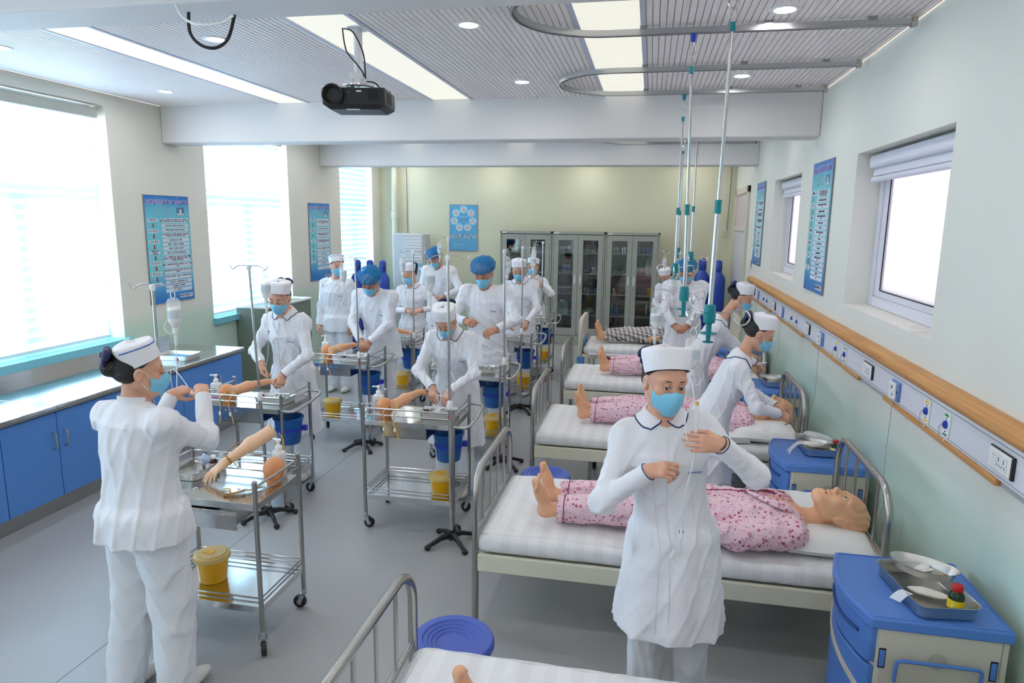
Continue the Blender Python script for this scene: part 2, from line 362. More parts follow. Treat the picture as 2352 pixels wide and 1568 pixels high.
for bi_, (y1_, y2_) in enumerate(((-3.0, -1.4), (.6, 2.3), (7.7, 9.4), (11.1, 12.1))):  # unseen downlights added in the other bays to fill the room with light
    for xi_, x_ in enumerate((-4.49, -2.84, -1.115, .65)):
        for yi_, y_ in enumerate((y1_, y2_)): dup(t0, (x_, y_, CZ), label='unseen added downlight, %s lamp %s in the %s' % (('front', 'rear')[yi_], ('by the windows', 'left of the middle', 'right of the middle', 'over the beds')[xi_], ('rearmost bay', 'bay above the viewer', 'bay beyond the far beam', 'bay at the back wall')[bi_]))
# curtain tracks
def track(cy, label, r=.47, xe=1.35, xt=-.78):
    t = thing('curtain_track', label, 'curtain track', (0, cy, CZ-.045)); xc = xt+r
    pts = [Vector((xe, r, 0))]+[Vector((xc+.02+(xe-xc)*(1-i/6), r, 0)) for i in range(1, 6)]+[Vector((xc-r*math.sin(a), r*math.cos(a), 0)) for a in [PI*i/24 for i in range(25)]]+[Vector((xc+.02+(xe-xc)*(i/6), -r, 0)) for i in range(1, 6)]+[Vector((xe, -r, 0))]
    rings = []
    for i, p in enumerate(pts):
        d = (pts[min(i+1, len(pts)-1)]-pts[max(i-1, 0)]).normalized(); s = Vector((d.y, -d.x, 0))
        rings.append([p+s*a+Vector((0, 0, z)) for a, z in ((-.014, .028), (-.014, -.004), (-.018, -.008), (-.006, -.010), (-.006, .006), (.006, .006), (.006, -.010), (.018, -.008), (.014, -.004), (.014, .028))])
    MB().loft(rings, True).obj('rail', ALU, t, sharp=25)
    for sy in (-r, r): 
        MB().box((xe+.012, sy, .008), (.03, .045, .05)).obj('end_cap', STEELD, t, bev=.003)
        for x in (-.1, .6, 1.15): MB().bx(x-.02, x+.02, sy-.02, sy+.02, .024, .046).obj('bracket', STEELD, t)
    return t
track(3.87, 'oval aluminium curtain track over the front bed, nearest beam')
track(5.84, 'oval aluminium curtain track over the second bed, in front of the far beam')
track(7.82, 'oval aluminium curtain track hidden behind the far beam')
track(9.72, 'aluminium curtain track glimpsed between the two far beams')

# ---------------------------------------------------------------- left windows, blinds, sills
tealm = mat('teal_sill_paint', rgb(120, 190, 205), .4)
framem = mat('window_frame_pvc', rgb(190, 214, 236), .4)
bandm = mat('blind_opaque_band', (.86, .95, .99), .8)
def translucent(m, col, tr, tp):
    N, L = nodes(m); b = N['Principled BSDF']; out = N['Material Output']
    d = N.new('ShaderNodeBsdfDiffuse'); d.inputs[0].default_value = (*col, 1); t = N.new('ShaderNodeBsdfTranslucent'); t.inputs[0].default_value = (*col, 1); p = N.new('ShaderNodeBsdfTransparent')
    m1 = N.new('ShaderNodeMixShader'); m1.inputs[0].default_value = tr; L.new(d.outputs[0], m1.inputs[1]); L.new(t.outputs[0], m1.inputs[2])
    m2 = N.new('ShaderNodeMixShader'); m2.inputs[0].default_value = tp; L.new(m1.outputs[0], m2.inputs[1]); L.new(p.outputs[0], m2.inputs[2]); L.new(m2.outputs[0], out.inputs[0])
translucent(bandm, (.70, .86, .95), .6, .05)
sheerm = mat('blind_sheer_band', (.9, .96, 1), .8); translucent(sheerm, (.74, .88, .95), .6, .45)
paneM = mat('window_glass', (.9, .95, 1), .05)
def glassy(m, tint, k=.06):
    N, L = nodes(m); out = N['Material Output']; p = N.new('ShaderNodeBsdfTransparent'); p.inputs[0].default_value = (*tint, 1); g = N.new('ShaderNodeBsdfGlossy'); g.inputs['Roughness'].default_value = .03
    mx = N.new('ShaderNodeMixShader'); mx.inputs[0].default_value = k; L.new(p.outputs[0], mx.inputs[1]); L.new(g.outputs[0], mx.inputs[2]); L.new(mx.outputs[0], out.inputs[0])
glassy(paneM, (.96, .98, 1))
bh = .052; bp_ = .088
band_me = {}
for wi, (a, b) in enumerate(LWIN):
    z0, z1 = .97, 3.22; yc = (a+b)/2; W = b-a
    wroot = bpy.data.objects.new('window_%d' % (wi+1), None); COL.objects.link(wroot); wroot['kind'] = 'structure'; wroot.location = (XL-.2, yc, z0)
    H = z1-z0; f = MB()
    for y0, y1, q0, q1 in ((-W/2, -W/2+.06, 0, H), (W/2-.06, W/2, 0, H), (-W/2+.06, W/2-.06, 0, .06), (-W/2+.06, W/2-.06, H-.06, H), (-W/2+.06, W/2-.06, 1.37, 1.46), (-.04, .04, .06, 1.37)): f.bx(-.03, .03, y0, y1, q0, q1)
    f.obj('window_frame', framem, wroot, bev=.004)
    for y0, y1, q0, q1 in ((-W/2+.06, -.04, .06, 1.37), (.04, W/2-.06, .06, 1.37), (-W/2+.06, W/2-.06, 1.46, H-.06)): MB().bx(-.004, .004, y0, y1, q0, q1).obj('pane', paneM, wroot)
    MB().bx(.02, .26, -W/2-.02, W/2+(.06 if wi != 3 else .12), -.07, .005).obj('sill', tealm, wroot, bev=.006)
    # zebra roller blind
    wn = ['far behind the viewer', 'behind the viewer', 'in the large window over the steel counter', 'in the window above the green metal box', 'in the far window by the oxygen cylinders'][wi]
    t = thing('roller_blind', 'white striped roller blind ' + wn, 'roller blind', (XL-.10, yc, z0))
    BW = W-.16
    zt = H-.13 if wi == 2 else H-.05
    MB().bx(-.05, .05, -BW/2-.05, BW/2+.05, zt, zt+.10).obj('head_box', mat('blind_box', rgb(190, 190, 180), .5), t, bev=.02, seg=3)
    k = 0; z = zt-.02
    key = round(BW, 2)
    if key not in band_me: band_me[key] = (MB().bx(-.001, .001, -BW/2, BW/2, -bh, 0).mesh('band', bandm, smooth=False))
    while z-bp_ > .05:
        o = mkobj('band', band_me[key], t); o.location = (.012, 0, z)
        z -= bp_
    MB().bx(-.006, -.005, -BW/2, BW/2, z-.02, zt).obj('sheer_layer', sheerm, t, smooth=False)
    MB().bx(-.012, .012, -BW/2, BW/2, z-.05, z-.02).obj('bottom_bar', WHITEP, t, bev=.006)
# neighbouring building seen dimly through the blinds
bm = mat('facade_blue_grey', rgb(118, 150, 180), .8)
t = thing('building', 'blue grey neighbouring building dimly visible through the far striped blinds', 'building', (-10.2, 21.3, 0))
MB().bx(-2, 2, -11, 22, 0, 26).obj('facade', bm, t)
for zz in (1.2, 4.4, 7.6):
    for yy in range(-9, 13, 4): MB().bx(2, 2.06, yy, yy+2, zz, zz+1.8).obj('window', mat('dark_glass', (.05, .06, .08), .1), t)
# ---------------------------------------------------------------- right windows
frost = mat('frosted_glass', (.9, .86, .9), .5); translucent(frost, (.34, .328, .347), .82, .0)
pvcw = mat('white_pvc', rgb(226, 224, 234), .35)
rblind = mat('blind_fabric_white', rgb(222, 222, 232), .7)
for wi, (a, b) in enumerate(RWIN):
    z0, z1 = 1.62, 2.69; yc = (a+b)/2; W = b-a; H = z1-z0
    wroot = bpy.data.objects.new('window_%d' % (wi+6), None); COL.objects.link(wroot); wroot['kind'] = 'structure'; wroot.location = (XR+.2, yc, z0)
    f = MB()
    for y0, y1, q0, q1 in ((-W/2, -W/2+.07, 0, H), (W/2-.07, W/2, 0, H), (-W/2+.07, W/2-.07, 0, .07), (-W/2+.07, W/2-.07, H-.07, H)): f.bx(-.035, .035, y0, y1, q0, q1)
    f.obj('window_frame', pvcw, wroot, bev=.006)
    f = MB()
    for y0, y1, q0, q1 in ((W/2-.18, W/2-.07, .07, H-.07), (-W/2+.07, -W/2+.13, .07, H-.07), (-W/2+.13, W/2-.18, .07, .12), (-W/2+.13, W/2-.18, H-.12, H-.07)): f.bx(-.02, .03, y0, y1, q0, q1)
    f.obj('sash', pvcw, wroot, bev=.004)
    MB().bx(-.022, -.016, W/2-.19, W/2-.18, .12, H-.12).bx(-.022, -.016, -W/2+.13, W/2-.19, .115, .122).obj('gasket', BLACKR, wroot)
    MB().bx(-.004, .004, -W/2+.13, W/2-.18, .12, H-.12).obj('pane', frost, wroot)
    t = thing('roller_blind', 'raised white roller blind at the top of the ' + ['rearmost unseen window', 'unseen window', 'near window over the bed handrail', 'far window over the bed handrail'][wi], 'roller blind', (XR+.12, yc, z1))
    MB().bx(-.05, .05, -W/2+.04, W/2-.03, -.11, -.015).obj('head_box', rblind, t, bev=.025, seg=3)
    MB().bx(-.02, .04, -W/2+.04, W/2-.05, -.16, -.11).obj('fabric', rblind, t, bev=.004)
    MB().bx(-.035, .01, -W/2+.04, W/2-.05, -.20, -.165).obj('bottom_bar', rblind, t, bev=.012, seg=3)
    if wi == 3:
        cd = MB(); cd.tube(spline([(-.04, W/2-.14, -.1), (-.05, W/2-.16, -.6), (-.03, W/2-.15, -1.05), (-.15, W/2-.2, -1.06), (-.14, -W/2+.05, -1.25)], 6), .002, 5); cd.obj('pull_cord', WHITEP, t)
    if wi == 2:
        cd = MB(); cd.tube(spline([(-.06, .35+.1*math.cos(u)-.7, -1.06) for u in [0]]+[(-.06+.05*math.sin(u*1.3), -.45+.13*math.cos(u), -1.063) for u in [i*.5 for i in range(22)]], 3), .0025, 5); cd.obj('pull_cord', WHITEP, t)
# ---------------------------------------------------------------- door in the right wall near the back
dm = mat('door_pvc', rgb(205, 203, 206), .45); dfm = mat('door_frame_paint', rgb(214, 206, 190), .5)
dr = bpy.data.objects.new('door_1', None); COL.objects.link(dr); dr['kind'] = 'structure'; dr.location = (XR, 11.55, 0)
f = MB()
for y0, y1, q0, q1 in ((-.78, -.68, 0, 2.74), (.68, .78, 0, 2.74), (-.78, .78, 2.64, 2.74), (-.68, .68, 2.06, 2.12)): f.bx(-.04, .0, y0, y1, q0, q1)
f.obj('door_frame', dfm, dr, bev=.006)
MB().bx(-.012, 0, -.68, .68, 2.12, 2.64).obj('transom_pane', mat('transom_pink', rgb(214, 196, 204), .3), dr)
for s in (-1, 1):
    o = MB().bx(-.03, 0, min(0, s*.68)+.005, max(0, s*.68)-.005, .01, 2.055).obj('door_leaf', dm, dr, bev=.004)
    for k in range(2): MB().bx(-.034, -.03, s*(.18+.25*k)-.03, s*(.18+.25*k)+.03, .25, 1.3).obj('stripe_panel', mat('door_stripe', rgb(160, 168, 205), .5), o)
MB().bx(-.05, -.034, -.05, -.03, 1.0, 1.28).obj('door_handle', STEEL, dr)
tag(MB(Matrix.Translation((1.40, 10.2, 1.62))).bx(-.012, .012, -.045, .045, -.06, .06).obj('light_switch', WHITEP, bev=.004), 'small white wall switch beside the far end of the handrail', 'light switch')
tag(MB(Matrix.Translation((1.27, YB-.02, 2.0))).bx(-.03, .03, -.02, .01, -.04, .04).obj('switch_box', CREAMP, bev=.004), 'small cream switch box on the back wall by the door', 'switch box')
t = thing('security_camera', 'tiny black camera under the far beam in the back right corner', 'camera', (1.22, YB-.15, 3.2))
MB().box((0, 0, 0), (.06, .12, .05)).obj('housing', BLACKP, t, bev=.006); MB().cyl((0, .05, 0), (.08, .12, .06), .01).obj('bracket', BLACKP, t)
tag(MB().tube([(1.32, YB-.04, 3.3), (1.32, YB-.04, 2.9), (1.30, YB-.03, 2.05)], .008, 6).obj('cable', mat('cable_grey', (.25, .25, .24), .6)), 'thin grey cable running down the back right corner', 'cable')
# waste pipe and cable in the back left corner
t = thing('drain_pipe', 'cream drain pipe standing in the back left corner above the air conditioner', 'pipe', (-4.80, YB-.12, 0))
MB().cyl((0, 0, 0), (0, 0, 3.3), .055, n=20).obj('pipe', mat('pipe_paint', rgb(216, 216, 196), .5), t)
MB().lathe([(.056, 2.20), (.068, 2.205), (.068, 2.33), (.056, 2.335)], 20).obj('joint_collar', mat('pipe_paint', (1, 1, 1)), t)
tag(MB().tube([(-4.60, YB-.02, 3.3), (-4.58, YB-.03, 2.8), (-4.59, YB-.02, 2.2), (-4.57, YB-.02, 1.7)], .007, 6).obj('cable', MATS['cable_grey']), 'thin dark cable hanging on the back wall beside the drain pipe', 'cable')

# ---------------------------------------------------------------- wall service rail on the right wall
t = thing('handrail', 'long beech wood handrail above the white service panel', 'handrail', (XR, 0, 0))
for y0, y1 in ((-1.4, 3.92), (3.922, 9.98)):
    prof = [(0, 1.385), (-.035, 1.385), (-.058, 1.390), (-.070, 1.403), (-.074, 1.422), (-.070, 1.440), (-.055, 1.455), (-.025, 1.464), (0, 1.465)]
    MB().loft([[Vector((x, y0, z)) for x, z in prof[::-1]], [Vector((x, y1, z)) for x, z in prof[::-1]]], True).obj('rail', WOODM, t, sharp=50)
MB().ell((-.03, 9.98, 1.425), (.043, .05, .040), 14, 8).obj('end_cap', WOODM, t)
t = thing('service_panel', 'long white bed service panel with thin wood strip below the handrail', 'service panel', (XR-.003, 0, 0))
pm = mat('panel_white', rgb(222, 222, 230), .4)
MB().bx(-.045, 0, -1.4, 9.95, 1.225, 1.385).obj('panel', pm, t, bev=.004)
MB().bx(-.047, -.045, -1.4, 9.95, 1.366, 1.369).bx(-.047, -.045, -1.4, 9.95, 1.238, 1.240).obj('groove', mat('groove_grey', (.3, .3, .32), .6), t)
br = [-1.4, -.5, 1.17, 2.85, 4.19, 4.69, 6.0, 6.4, 7.7, 8.1, 9.95]
for i, (y0, y1) in enumerate(zip(br[:-1], br[1:])):
    g = i in (0, 2, 4, 6, 8) and i > 0
    g = (y0, y1) in ((1.17, 2.85), (4.19, 4.69), (6.0, 6.4), (7.7, 8.1))
    MB().bx(-.05 if not g else -.03, 0, y0, y1, 1.196, 1.225).obj('cover_strip' if g else 'wood_strip', mat('strip_grey', rgb(176, 176, 180), .5) if g else WOODM, t, bev=.003)
FR = Matrix(((0, 0, -1, 0), (-1, 0, 0, 0), (0, 1, 0, 0), (0, 0, 0, 1)))      # u=-Y, v=Z, n=-X for things on the right wall
FL = Matrix(((0, 0, 1, 0), (1, 0, 0, 0), (0, 1, 0, 0), (0, 0, 0, 1)))        # u=+Y, v=Z, n=+X
FB = Matrix(((1, 0, 0, 0), (0, 0, -1, 0), (0, 1, 0, 0), (0, 0, 0, 1)))       # u=+X, v=Z, n=-Y
def wall_thing(name, label, cat, loc, F, group=None):
    o = bpy.data.objects.new(name, None); COL.objects.link(o); o.matrix_world = Matrix.Translation(loc) @ F; return tag(o, label, cat, group)
def socket(y, lab):
    t = wall_thing('power_socket', 'white black edged socket plate on the service panel ' + lab, 'socket', (XR-.048, y, 1.302), FR)
    MB().bx(-.085, .085, -.042, .042, 0, .012).obj('plate', WHITEP, t, bev=.005)
    MB().bx(.085, .100, -.042, .042, 0, .012).bx(-.085, .10, .042, .047, 0, .010).obj('edge', BLACKP, t, bev=.003)
    MB().bx(-.055, -.02, -.028, .028, .012, .014).bx(-.018, .06, -.028, .028, .012, .0145).obj('insert', WHITEG, t, bev=.002)
    for k in (0, .038):
        h = MB()
        for u, v in ((.0, .014), (.0, .005)): h.box((k, v, .0148), (.004, .007, .001))
        for u, s in ((-.010, 1), (.010, -1)): h.box((k+u, -.013, .0148), (.009, .003, .001), Matrix.Rotation(R(30*s), 3, 'Z'))
        h.obj('pin_holes', BLACKR, t)
    MB().box((-.042, .018, .0145), (.012, .003, .001)).obj('indicator', mat('orange_mark', rgb(230, 150, 60), .5), t)
def gas(y, c, lab):
    t = wall_thing('gas_outlet', lab, 'gas outlet', (XR-.048, y, 1.302), FR); m = LABELY if c == 'y' else mat('green_label', rgb(50, 150, 100), .5)
    MB().bx(-.032, .032, -.06, .055, 0, .008).obj('plate', WHITEP, t, bev=.002)
    MB().bx(-.02, .02, .038, .050, .008, .009).bx(-.02, .02, -.052, -.042, .008, .009).obj('colour_label', m, t)
    MB().lathe([(.0, .022), (.008, .022), (.010, .018), (.018, .016), (.020, .008)], 18).obj('knob', BLUED, t)
    MB().box((0, .028, .009), (.006, .006, .002)).box((0, -.032, .009), (.006, .006, .002)).obj('screw', BLACKR, t)
    MB().tube(spline([(-.008, 0, .024), (-.022, -.02, .026), (-.024, -.06, .022), (-.012, -.085, .02), (-.002, -.08, .012), (0, -.068, .006)], 5), .0013, 5).obj('wire', STEEL, t)
def call(y, lab, cord):
    t = wall_thing('call_box', 'white and blue nurse call box ' + lab, 'call box', (XR-.048, y, 1.30), FR)
    MB().bx(-.055, .055, -.055, .052, 0, .018).obj('back_shell', mat('call_blue', rgb(110, 145, 215), .4), t, bev=.006)
    MB().bx(-.05, .045, -.045, .046, .018, .03).obj('cover', WHITEP, t, bev=.004)
    MB().bx(-.008, .006, .01, .028, .03, .031).obj('speaker_holes', BLACKR, t); MB().cyl((.012, -.02, .03), (.012, -.02, .032), .008, n=12).obj('button', mat('call_blue', (1, 1, 1)), t)
    MB().bx(.047, .053, -.004, .004, .018, .0215).obj('jack', BLACKR, t)
    MB().tube(spline([(0, -.05, .02)]+cord, 6), .0025, 6).obj('cord', mat('cord_grey', rgb(190, 188, 182), .5), t)
for y, l in ((2.83, 'above the front bedside cabinet'), (4.5, 'nearest the second bedside cabinet'), (6.21, 'past the second call box'), (7.87, 'behind the farther leaning nurse'), (9.4, 'at the far end of the rail')): socket(y, l)
for y, l in ((3.56, 'over the front bed'), (5.25, 'over the second bed'), (6.86, 'over the third bed'), (8.53, 'over the last bed')):
    gas(y, 'y', 'yellow marked gas outlet with blue knob ' + l)
    gas(y-.23, 'g', 'green marked gas outlet with blue knob ' + l)
for y, l, c in ((3.99, 'above the front bed headboard', [(0, -.2, .02), (-.01, -.4, .02), (.02, -.62, .02), (.08, -.7, .05), (.10, -.9, .05), (.06, -.98, .1)]),
                (5.69, 'above the second bed headboard', [(0, -.2, .02), (.01, -.45, .02), (-.05, -.62, .03), (.02, -.8, .04)]),
                (7.35, 'above the third bed headboard', [(0, -.2, .02), (.02, -.4, .02), (-.06, -.62, .03), (-.03, -.8, .04)]),
                (9.0, 'above the last bed', [(0, -.2, .02), (.0, -.4, .02), (-.04, -.55, .03)])): call(y, l, c)

# ---------------------------------------------------------------- posters
def poster_mat():
    m = mat('poster_print', (.3, .7, .85), .35); N, L = nodes(m); tc = N.new('ShaderNodeTexCoord'); sp = N.new('ShaderNodeSeparateXYZ'); L.new(tc.outputs['Generated'], sp.inputs[0])
    cr = N.new('ShaderNodeValToRGB'); e = cr.color_ramp.elements
    e[0].position = 0; e[0].color = (*rgb(45, 115, 190), 1); e[1].position = 1; e[1].color = (*rgb(45, 115, 200), 1)
    for p, c in ((.12, rgb(70, 150, 205)), (.3, rgb(130, 208, 218)), (.7, rgb(115, 205, 215)), (.88, rgb(100, 190, 215))): x = e.new(p); x.color = (*c, 1)
    n = N.new('ShaderNodeTexNoise'); n.inputs['Scale'].default_value = 5; L.new(tc.outputs['Generated'], n.inputs['Vector'])
    a = N.new('ShaderNodeMath'); a.operation = 'MULTIPLY_ADD'; a.inputs[1].default_value = .16; L.new(n.outputs['Fac'], a.inputs[0]); L.new(sp.outputs[1], a.inputs[2])
    a2 = N.new('ShaderNodeMath'); a2.operation = 'SUBTRACT'; a2.inputs[1].default_value = .08; L.new(a.outputs[0], a2.inputs[0])
    L.new(a2.outputs[0], cr.inputs['Fac']); L.new(cr.outputs['Color'], N['Principled BSDF'].inputs['Base Color']); return m
POSTM = poster_mat()
TITLEM = mat('title_print', rgb(46, 30, 130), .5); GREYT = mat('subtitle_print', rgb(150, 196, 200), .5); BOXM = mat('flow_box_print', rgb(214, 220, 232), .6); OUTLM = mat('title_outline', rgb(205, 190, 235), .5)
PHOTM = mat('photo_print', rgb(90, 120, 160), .4)
def poster(label, loc, F, W, H, sub, pin, rows, left, full=True):
    t = wall_thing('poster', label, 'poster', loc, F)
    MB().bx(-W/2, W/2, -H/2, H/2, 0, .012).obj('board', mat('board_edge', rgb(130, 130, 140), .4), t, bev=.001)
    MB().bx(-W/2+.006, W/2-.006, -H/2+.006, H/2-.006, .012, .0128).obj('print', POSTM, t, smooth=False)
    T = lambda x, y, z=.0135: Matrix.Translation((x, y, z))
    ts = W*.80/12/.98
    text('石家庄北方医学中等专业学校', ts*1.04, T(0, H/2-.075, .0132), OUTLM, t, name='title_outline').data.offset = .004
    text('石家庄北方医学中等专业学校', ts*1.04, T(0, H/2-.075, .0137), TITLEM, t, name='title')
    text(sub, ts*1.15, T(-.06*W/.7, H/2-.145), GREYT, t, name='subtitle'); text(pin, ts*.9, T(-.06*W/.7, H/2-.19), GREYT, t, name='subtitle')
    ph_ = MB().bx(W*.20, W*.38, H/2-.215, H/2-.125, .013, .0138).obj('photo', PHOTM, t)
    MB().bx(W*.205, W*.375, H/2-.212, H/2-.185, .0138, .0141).obj('photo_table', mat('photo_pale', rgb(185, 195, 205), .5), ph_); MB().ell((W*.29, H/2-.168, .0139), (.016, .034, .0006), 14, 6).obj('photo_figure', mat('photo_white', rgb(225, 230, 236), .5), ph_); MB().ell((W*.29, H/2-.135, .0141), (.007, .008, .0006), 10, 6).obj('photo_head', mat('photo_dark', rgb(60, 50, 50), .5), ph_)
    z = H/2-.24; tot = sum(.034+.023*n for n, s in rows); fk = min(1.25, (H-.24-.10)/tot)
    for i, (n, s) in enumerate(rows):
        h = (.020+.023*n)*fk; gap = .014*fk
        o = MB().bx(-W*.165, W*.445, z-h, z, .013, .0142).obj('text_box', BOXM, t, smooth=False)
        text(s, .0205*min(1, fk**.5), T(W*.14, z-h/2, .0147), INK, t)
        z -= h+gap
    zz = H/2-.255; step = (zz-z)/len(left)
    for i, s in enumerate(left):
        o = MB().bx(-W*.46, -W*.235, zz-.024, zz+.012, .013, .0142).obj('text_box', BOXM, t, smooth=False)
        text(s, .023, T(-W*.348, zz-.006, .0147), INK, t)
        if i < len(left)-1:
            yb_ = zz-.024-(step-.036)/2; x = -W*.348
            MB().add([(x-.009, yb_+.024, .0145), (x+.009, yb_+.024, .0145), (x+.009, yb_-.004, .0145), (x-.009, yb_-.004, .0145), (x-.018, yb_-.004, .0145), (x+.018, yb_-.004, .0145), (x, yb_-.026, .0145)], [(3, 2, 1, 0), (4, 6, 5)]).obj('arrow', REDP, t, smooth=False)
            MB().bx(-W*.235, -W*.165, zz-.002, zz-.0005, .013, .0137).obj('connector', GREYT, t, smooth=False)
        zz -= step
    MB().bx(W*.14, W*.46, -H/2+.035, -H/2+.075, .013, .0142).obj('text_box', BOXM, t, smooth=False); text('基础护理教研室  宣', .026, T(W*.30, -H/2+.055, .0147), INK, t)
    return t
ROWS1 = [(2, '治疗盘、无菌治疗巾、消毒用物、棉签、注射药物、\n弯盘、皮肤消毒液、砂轮、按需5ml或2ml注射器、注射卡'), (1, '备几置注射盘→检查药品→核对注射卡片'), (1, '擦安瓿→锯安瓿→消毒瓶颈→折断安瓿'), (2, '检查注射器包装→取注射器→抽吸药液→排尽注射器\n内→放注射卡片→放空安瓿与药瓶→备用'), (1, '携用至床旁→查对→解释'), (1, '侧卧位：上腿伸直、下腿稍弯曲'), (1, '俯卧位：足尖相对、足跟分开'), (1, '仰卧位：适用于危重及不能翻身的病人'), (3, '十字法：以臀裂顶点向左（或右）划一水平线、由髂嵴\n最高点作一垂直平分线将一侧臀部分为四个象限、其外\n上象限避开内角为注射区'), (2, '联线法：从髂前上棘至尾骨作一连线的外上三分之一处为注\n射区'), (2, '常规消毒皮肤→取干棉签→取注射器→查对→排气→绷\n紧皮肤'), (2, '90°角进针→抽动活塞（无回血）→缓慢推药→观察反\n应'), (1, '注射完毕针头→棉签按压拔针→查对'), (1, '整理用物单位→清理用物'), (1, '洗手做记录')]
LEFT1 = ['药 物 准 备', '治 疗 前 准 备', '治 疗 准 备', '协助病人取\n注射体位', '取 注 射 部 位', '肌 内 注 射', '注 射 后']
poster('blue flow chart poster with red arrows between the two big left windows', (XL+.002, 6.61, 1.83), FL, .70, 1.15, '肌内注射法', 'JINEIZHUSHEFA', ROWS1, LEFT1)
ROWS2 = [(3, '治疗盘、弯盘、棉签、注射器、药液、治疗\n卡、止血带、胶布、输液架、注射、输液\n器具'), (1, '核对→查对药物→开瓶盖→消毒瓶塞'), (2, '检查输液器→插管→关闭调节→洗手戴口罩\n药物→挂于输液架上→排尽空气'), (3, '备物、携用物至床旁核对（解释）→选静脉\n→扎止血带→消毒皮肤→再次核对、穿刺\n固定'), (2, '松开止血带→打开调节器、滴速合适→记录签名\n整理'), (1, '核对、调节滴速'), (1, '巡视、观察'), (1, '整理用物、洗手'), (1, '记录')]
LEFT2 = ['用物准备', '治疗前准备', '穿 刺', '输液观察', '整 理']
poster('blue flow chart poster behind the standing nurse, by the far left window', (XL+.002, 10.1, 1.81), FL, .70, 1.2, '密闭式静脉输液法', 'MIBISHIJINGMAISHUYEFA', ROWS2, LEFT2)
ROWS3 = [(3, '弯盘、治疗巾、消毒液、镊子、棉球\n纱布、剪、胶布、绷带、洗手液、无菌\n、手套、治疗车、床旁、记录单'), (1, '备物→检查物品→铺无菌盘→核对'), (2, '打开包装→放治疗巾→镊子→倒入消毒\n液'), (1, '协助病人摆体位→暴露部位'), (2, '评估伤口情况→揭去敷料→用镊子夹取\n棉球'), (1, '消毒伤口→清洗→擦干'), (1, '第一次消毒'), (2, '更换镊子→消毒伤口、由内向外、\n擦干'), (1, '覆盖纱布'), (1, '第二次→再次消毒→固定'), (1, '清理→观察'), (1, '协助病人取舒适卧位'), (2, '整理用物分类处理、垃圾分类\n消毒'), (1, '洗手→记录→签名'), (1, '观察伤口'), (1, '整理床单位'), (1, '记录')]
LEFT3 = ['用物准备', '评 估', '换药前', '消毒换药', '包扎固定', '整 理', '记 录']
poster('blue flow chart poster between the two right windows, larger in view', (XR-.002, 6.34, 2.165), FR, .70, 1.11, '无菌换药法', 'HUANYAOFA', ROWS3, LEFT3)
poster('blue flow chart poster past the far right window, seen very obliquely', (XR-.002, 9.71, 2.18), FR, .70, 1.09, '鼻饲法', 'BISIFA', ROWS2[:8]+ROWS3[4:7], LEFT2+['记 录'])
# handwashing poster on the back wall
t = wall_thing('poster', 'light blue hand washing poster with seven round pictures on the back wall', 'poster', (-3.47, YB-.002, 2.03), FB)
MB().bx(-.275, .275, -.43, .43, 0, .015).obj('board', MATS['board_edge'], t, bev=.002); MB().bx(-.268, .268, -.423, .423, .015, .016).obj('print', mat('poster_blue', rgb(92, 165, 205), .4), t)
handm = mat('hand_print', rgb(225, 170, 155), .6); ringm = mat('ring_print', rgb(170, 215, 230), .5)
for k in range(7):
    a = PI/2+2*PI*k/7; x, y = .185*math.cos(a), .17+.175*math.sin(a)
    MB().cyl((x, y, .016), (x, y, .0168), .072, n=24).obj('round_picture', ringm, t, smooth=False)
    MB().ell((x-.008, y-.01, .017), (.048, .018, .001), 12, 6, Matrix.Rotation(.4*(k-3), 3, 'Z')).ell((x+.015, y-.015, .017), (.03, .022, .0012), 10, 6, Matrix.Rotation(-.6*(k-3), 3, 'Z')).obj('hand_drawing', handm, t)
    text('洗手步骤', .018, Matrix.Translation((x, y+.045, .0172)), TITLEM, t)
text('六步洗手法', .036, Matrix.Translation((0, .20, .0165)), ringm, t); MB().bx(-.09, .09, .155, .160, .016, .0165).obj('underline', mat('violet_line', rgb(90, 80, 170), .5), t)
wav = mat('water_print', rgb(30, 70, 130), .4); noise_col(wav, rgb(25, 50, 110), rgb(190, 225, 240), 12, 6, 'Generated', .4, .6)
MB().bx(-.266, .266, -.20, -.12, .016, .0165).obj('water_picture', wav, t, smooth=False)
text('认真洗手  健康你我', .03, Matrix.Translation((-.1, -.31, .0165)), ringm, t); text('护理  实训  中心', .024, Matrix.Translation((-.1, -.355, .0165)), ringm, t)
# ================================================================ FURNITURE
# ---- long steel topped counter with blue doors under the windows
C0, C1 = 1.2, 6.43
xf = -4.22
ct = thing('base_cabinet', 'long base cabinet with bright blue doors under the left windows', 'cabinet', (0, 0, 0))
MB().bx(XL+.01, xf-.02, C0, C1, .12, .775).obj('carcass', BLUEL, ct)
MB().bx(XL+.05, xf-.05, C0, C1-.01, 0, .12).obj('plinth', mat('plinth_steel', (.42, .42, .42), .35, .8), ct)
ys = [1.2, 1.72, 2.24, 2.70, 3.16, 3.62, 4.07, 4.53, 4.98, 5.46, 5.935, 6.41]
dme = MB().bx(-.018, 0, .003, .455, .125, .765).mesh('door', BLUEL)
for k, (a, b) in enumerate(zip(ys[:-1], ys[1:])):
    d = mkobj('door', MB().bx(-.018, 0, .003, b-a-.003, .125, .765).mesh('door', BLUEL), ct, bev=.003); d.location = (xf, a, 0)
    hy = .05 if k % 2 == 0 else (b-a-.05)
    if k in (8, 10): hy = .05
    MB().tube([(0, hy, .50), (.028, hy, .505), (.034, hy, .52), (.034, hy, .60), (.028, hy, .615), (0, hy, .62)], .007, 8).obj('handle', ZINC, d)
wt = thing('worktop', 'long stainless steel worktop with raised back edge on the blue cabinets', 'worktop', (0, 0, 0))
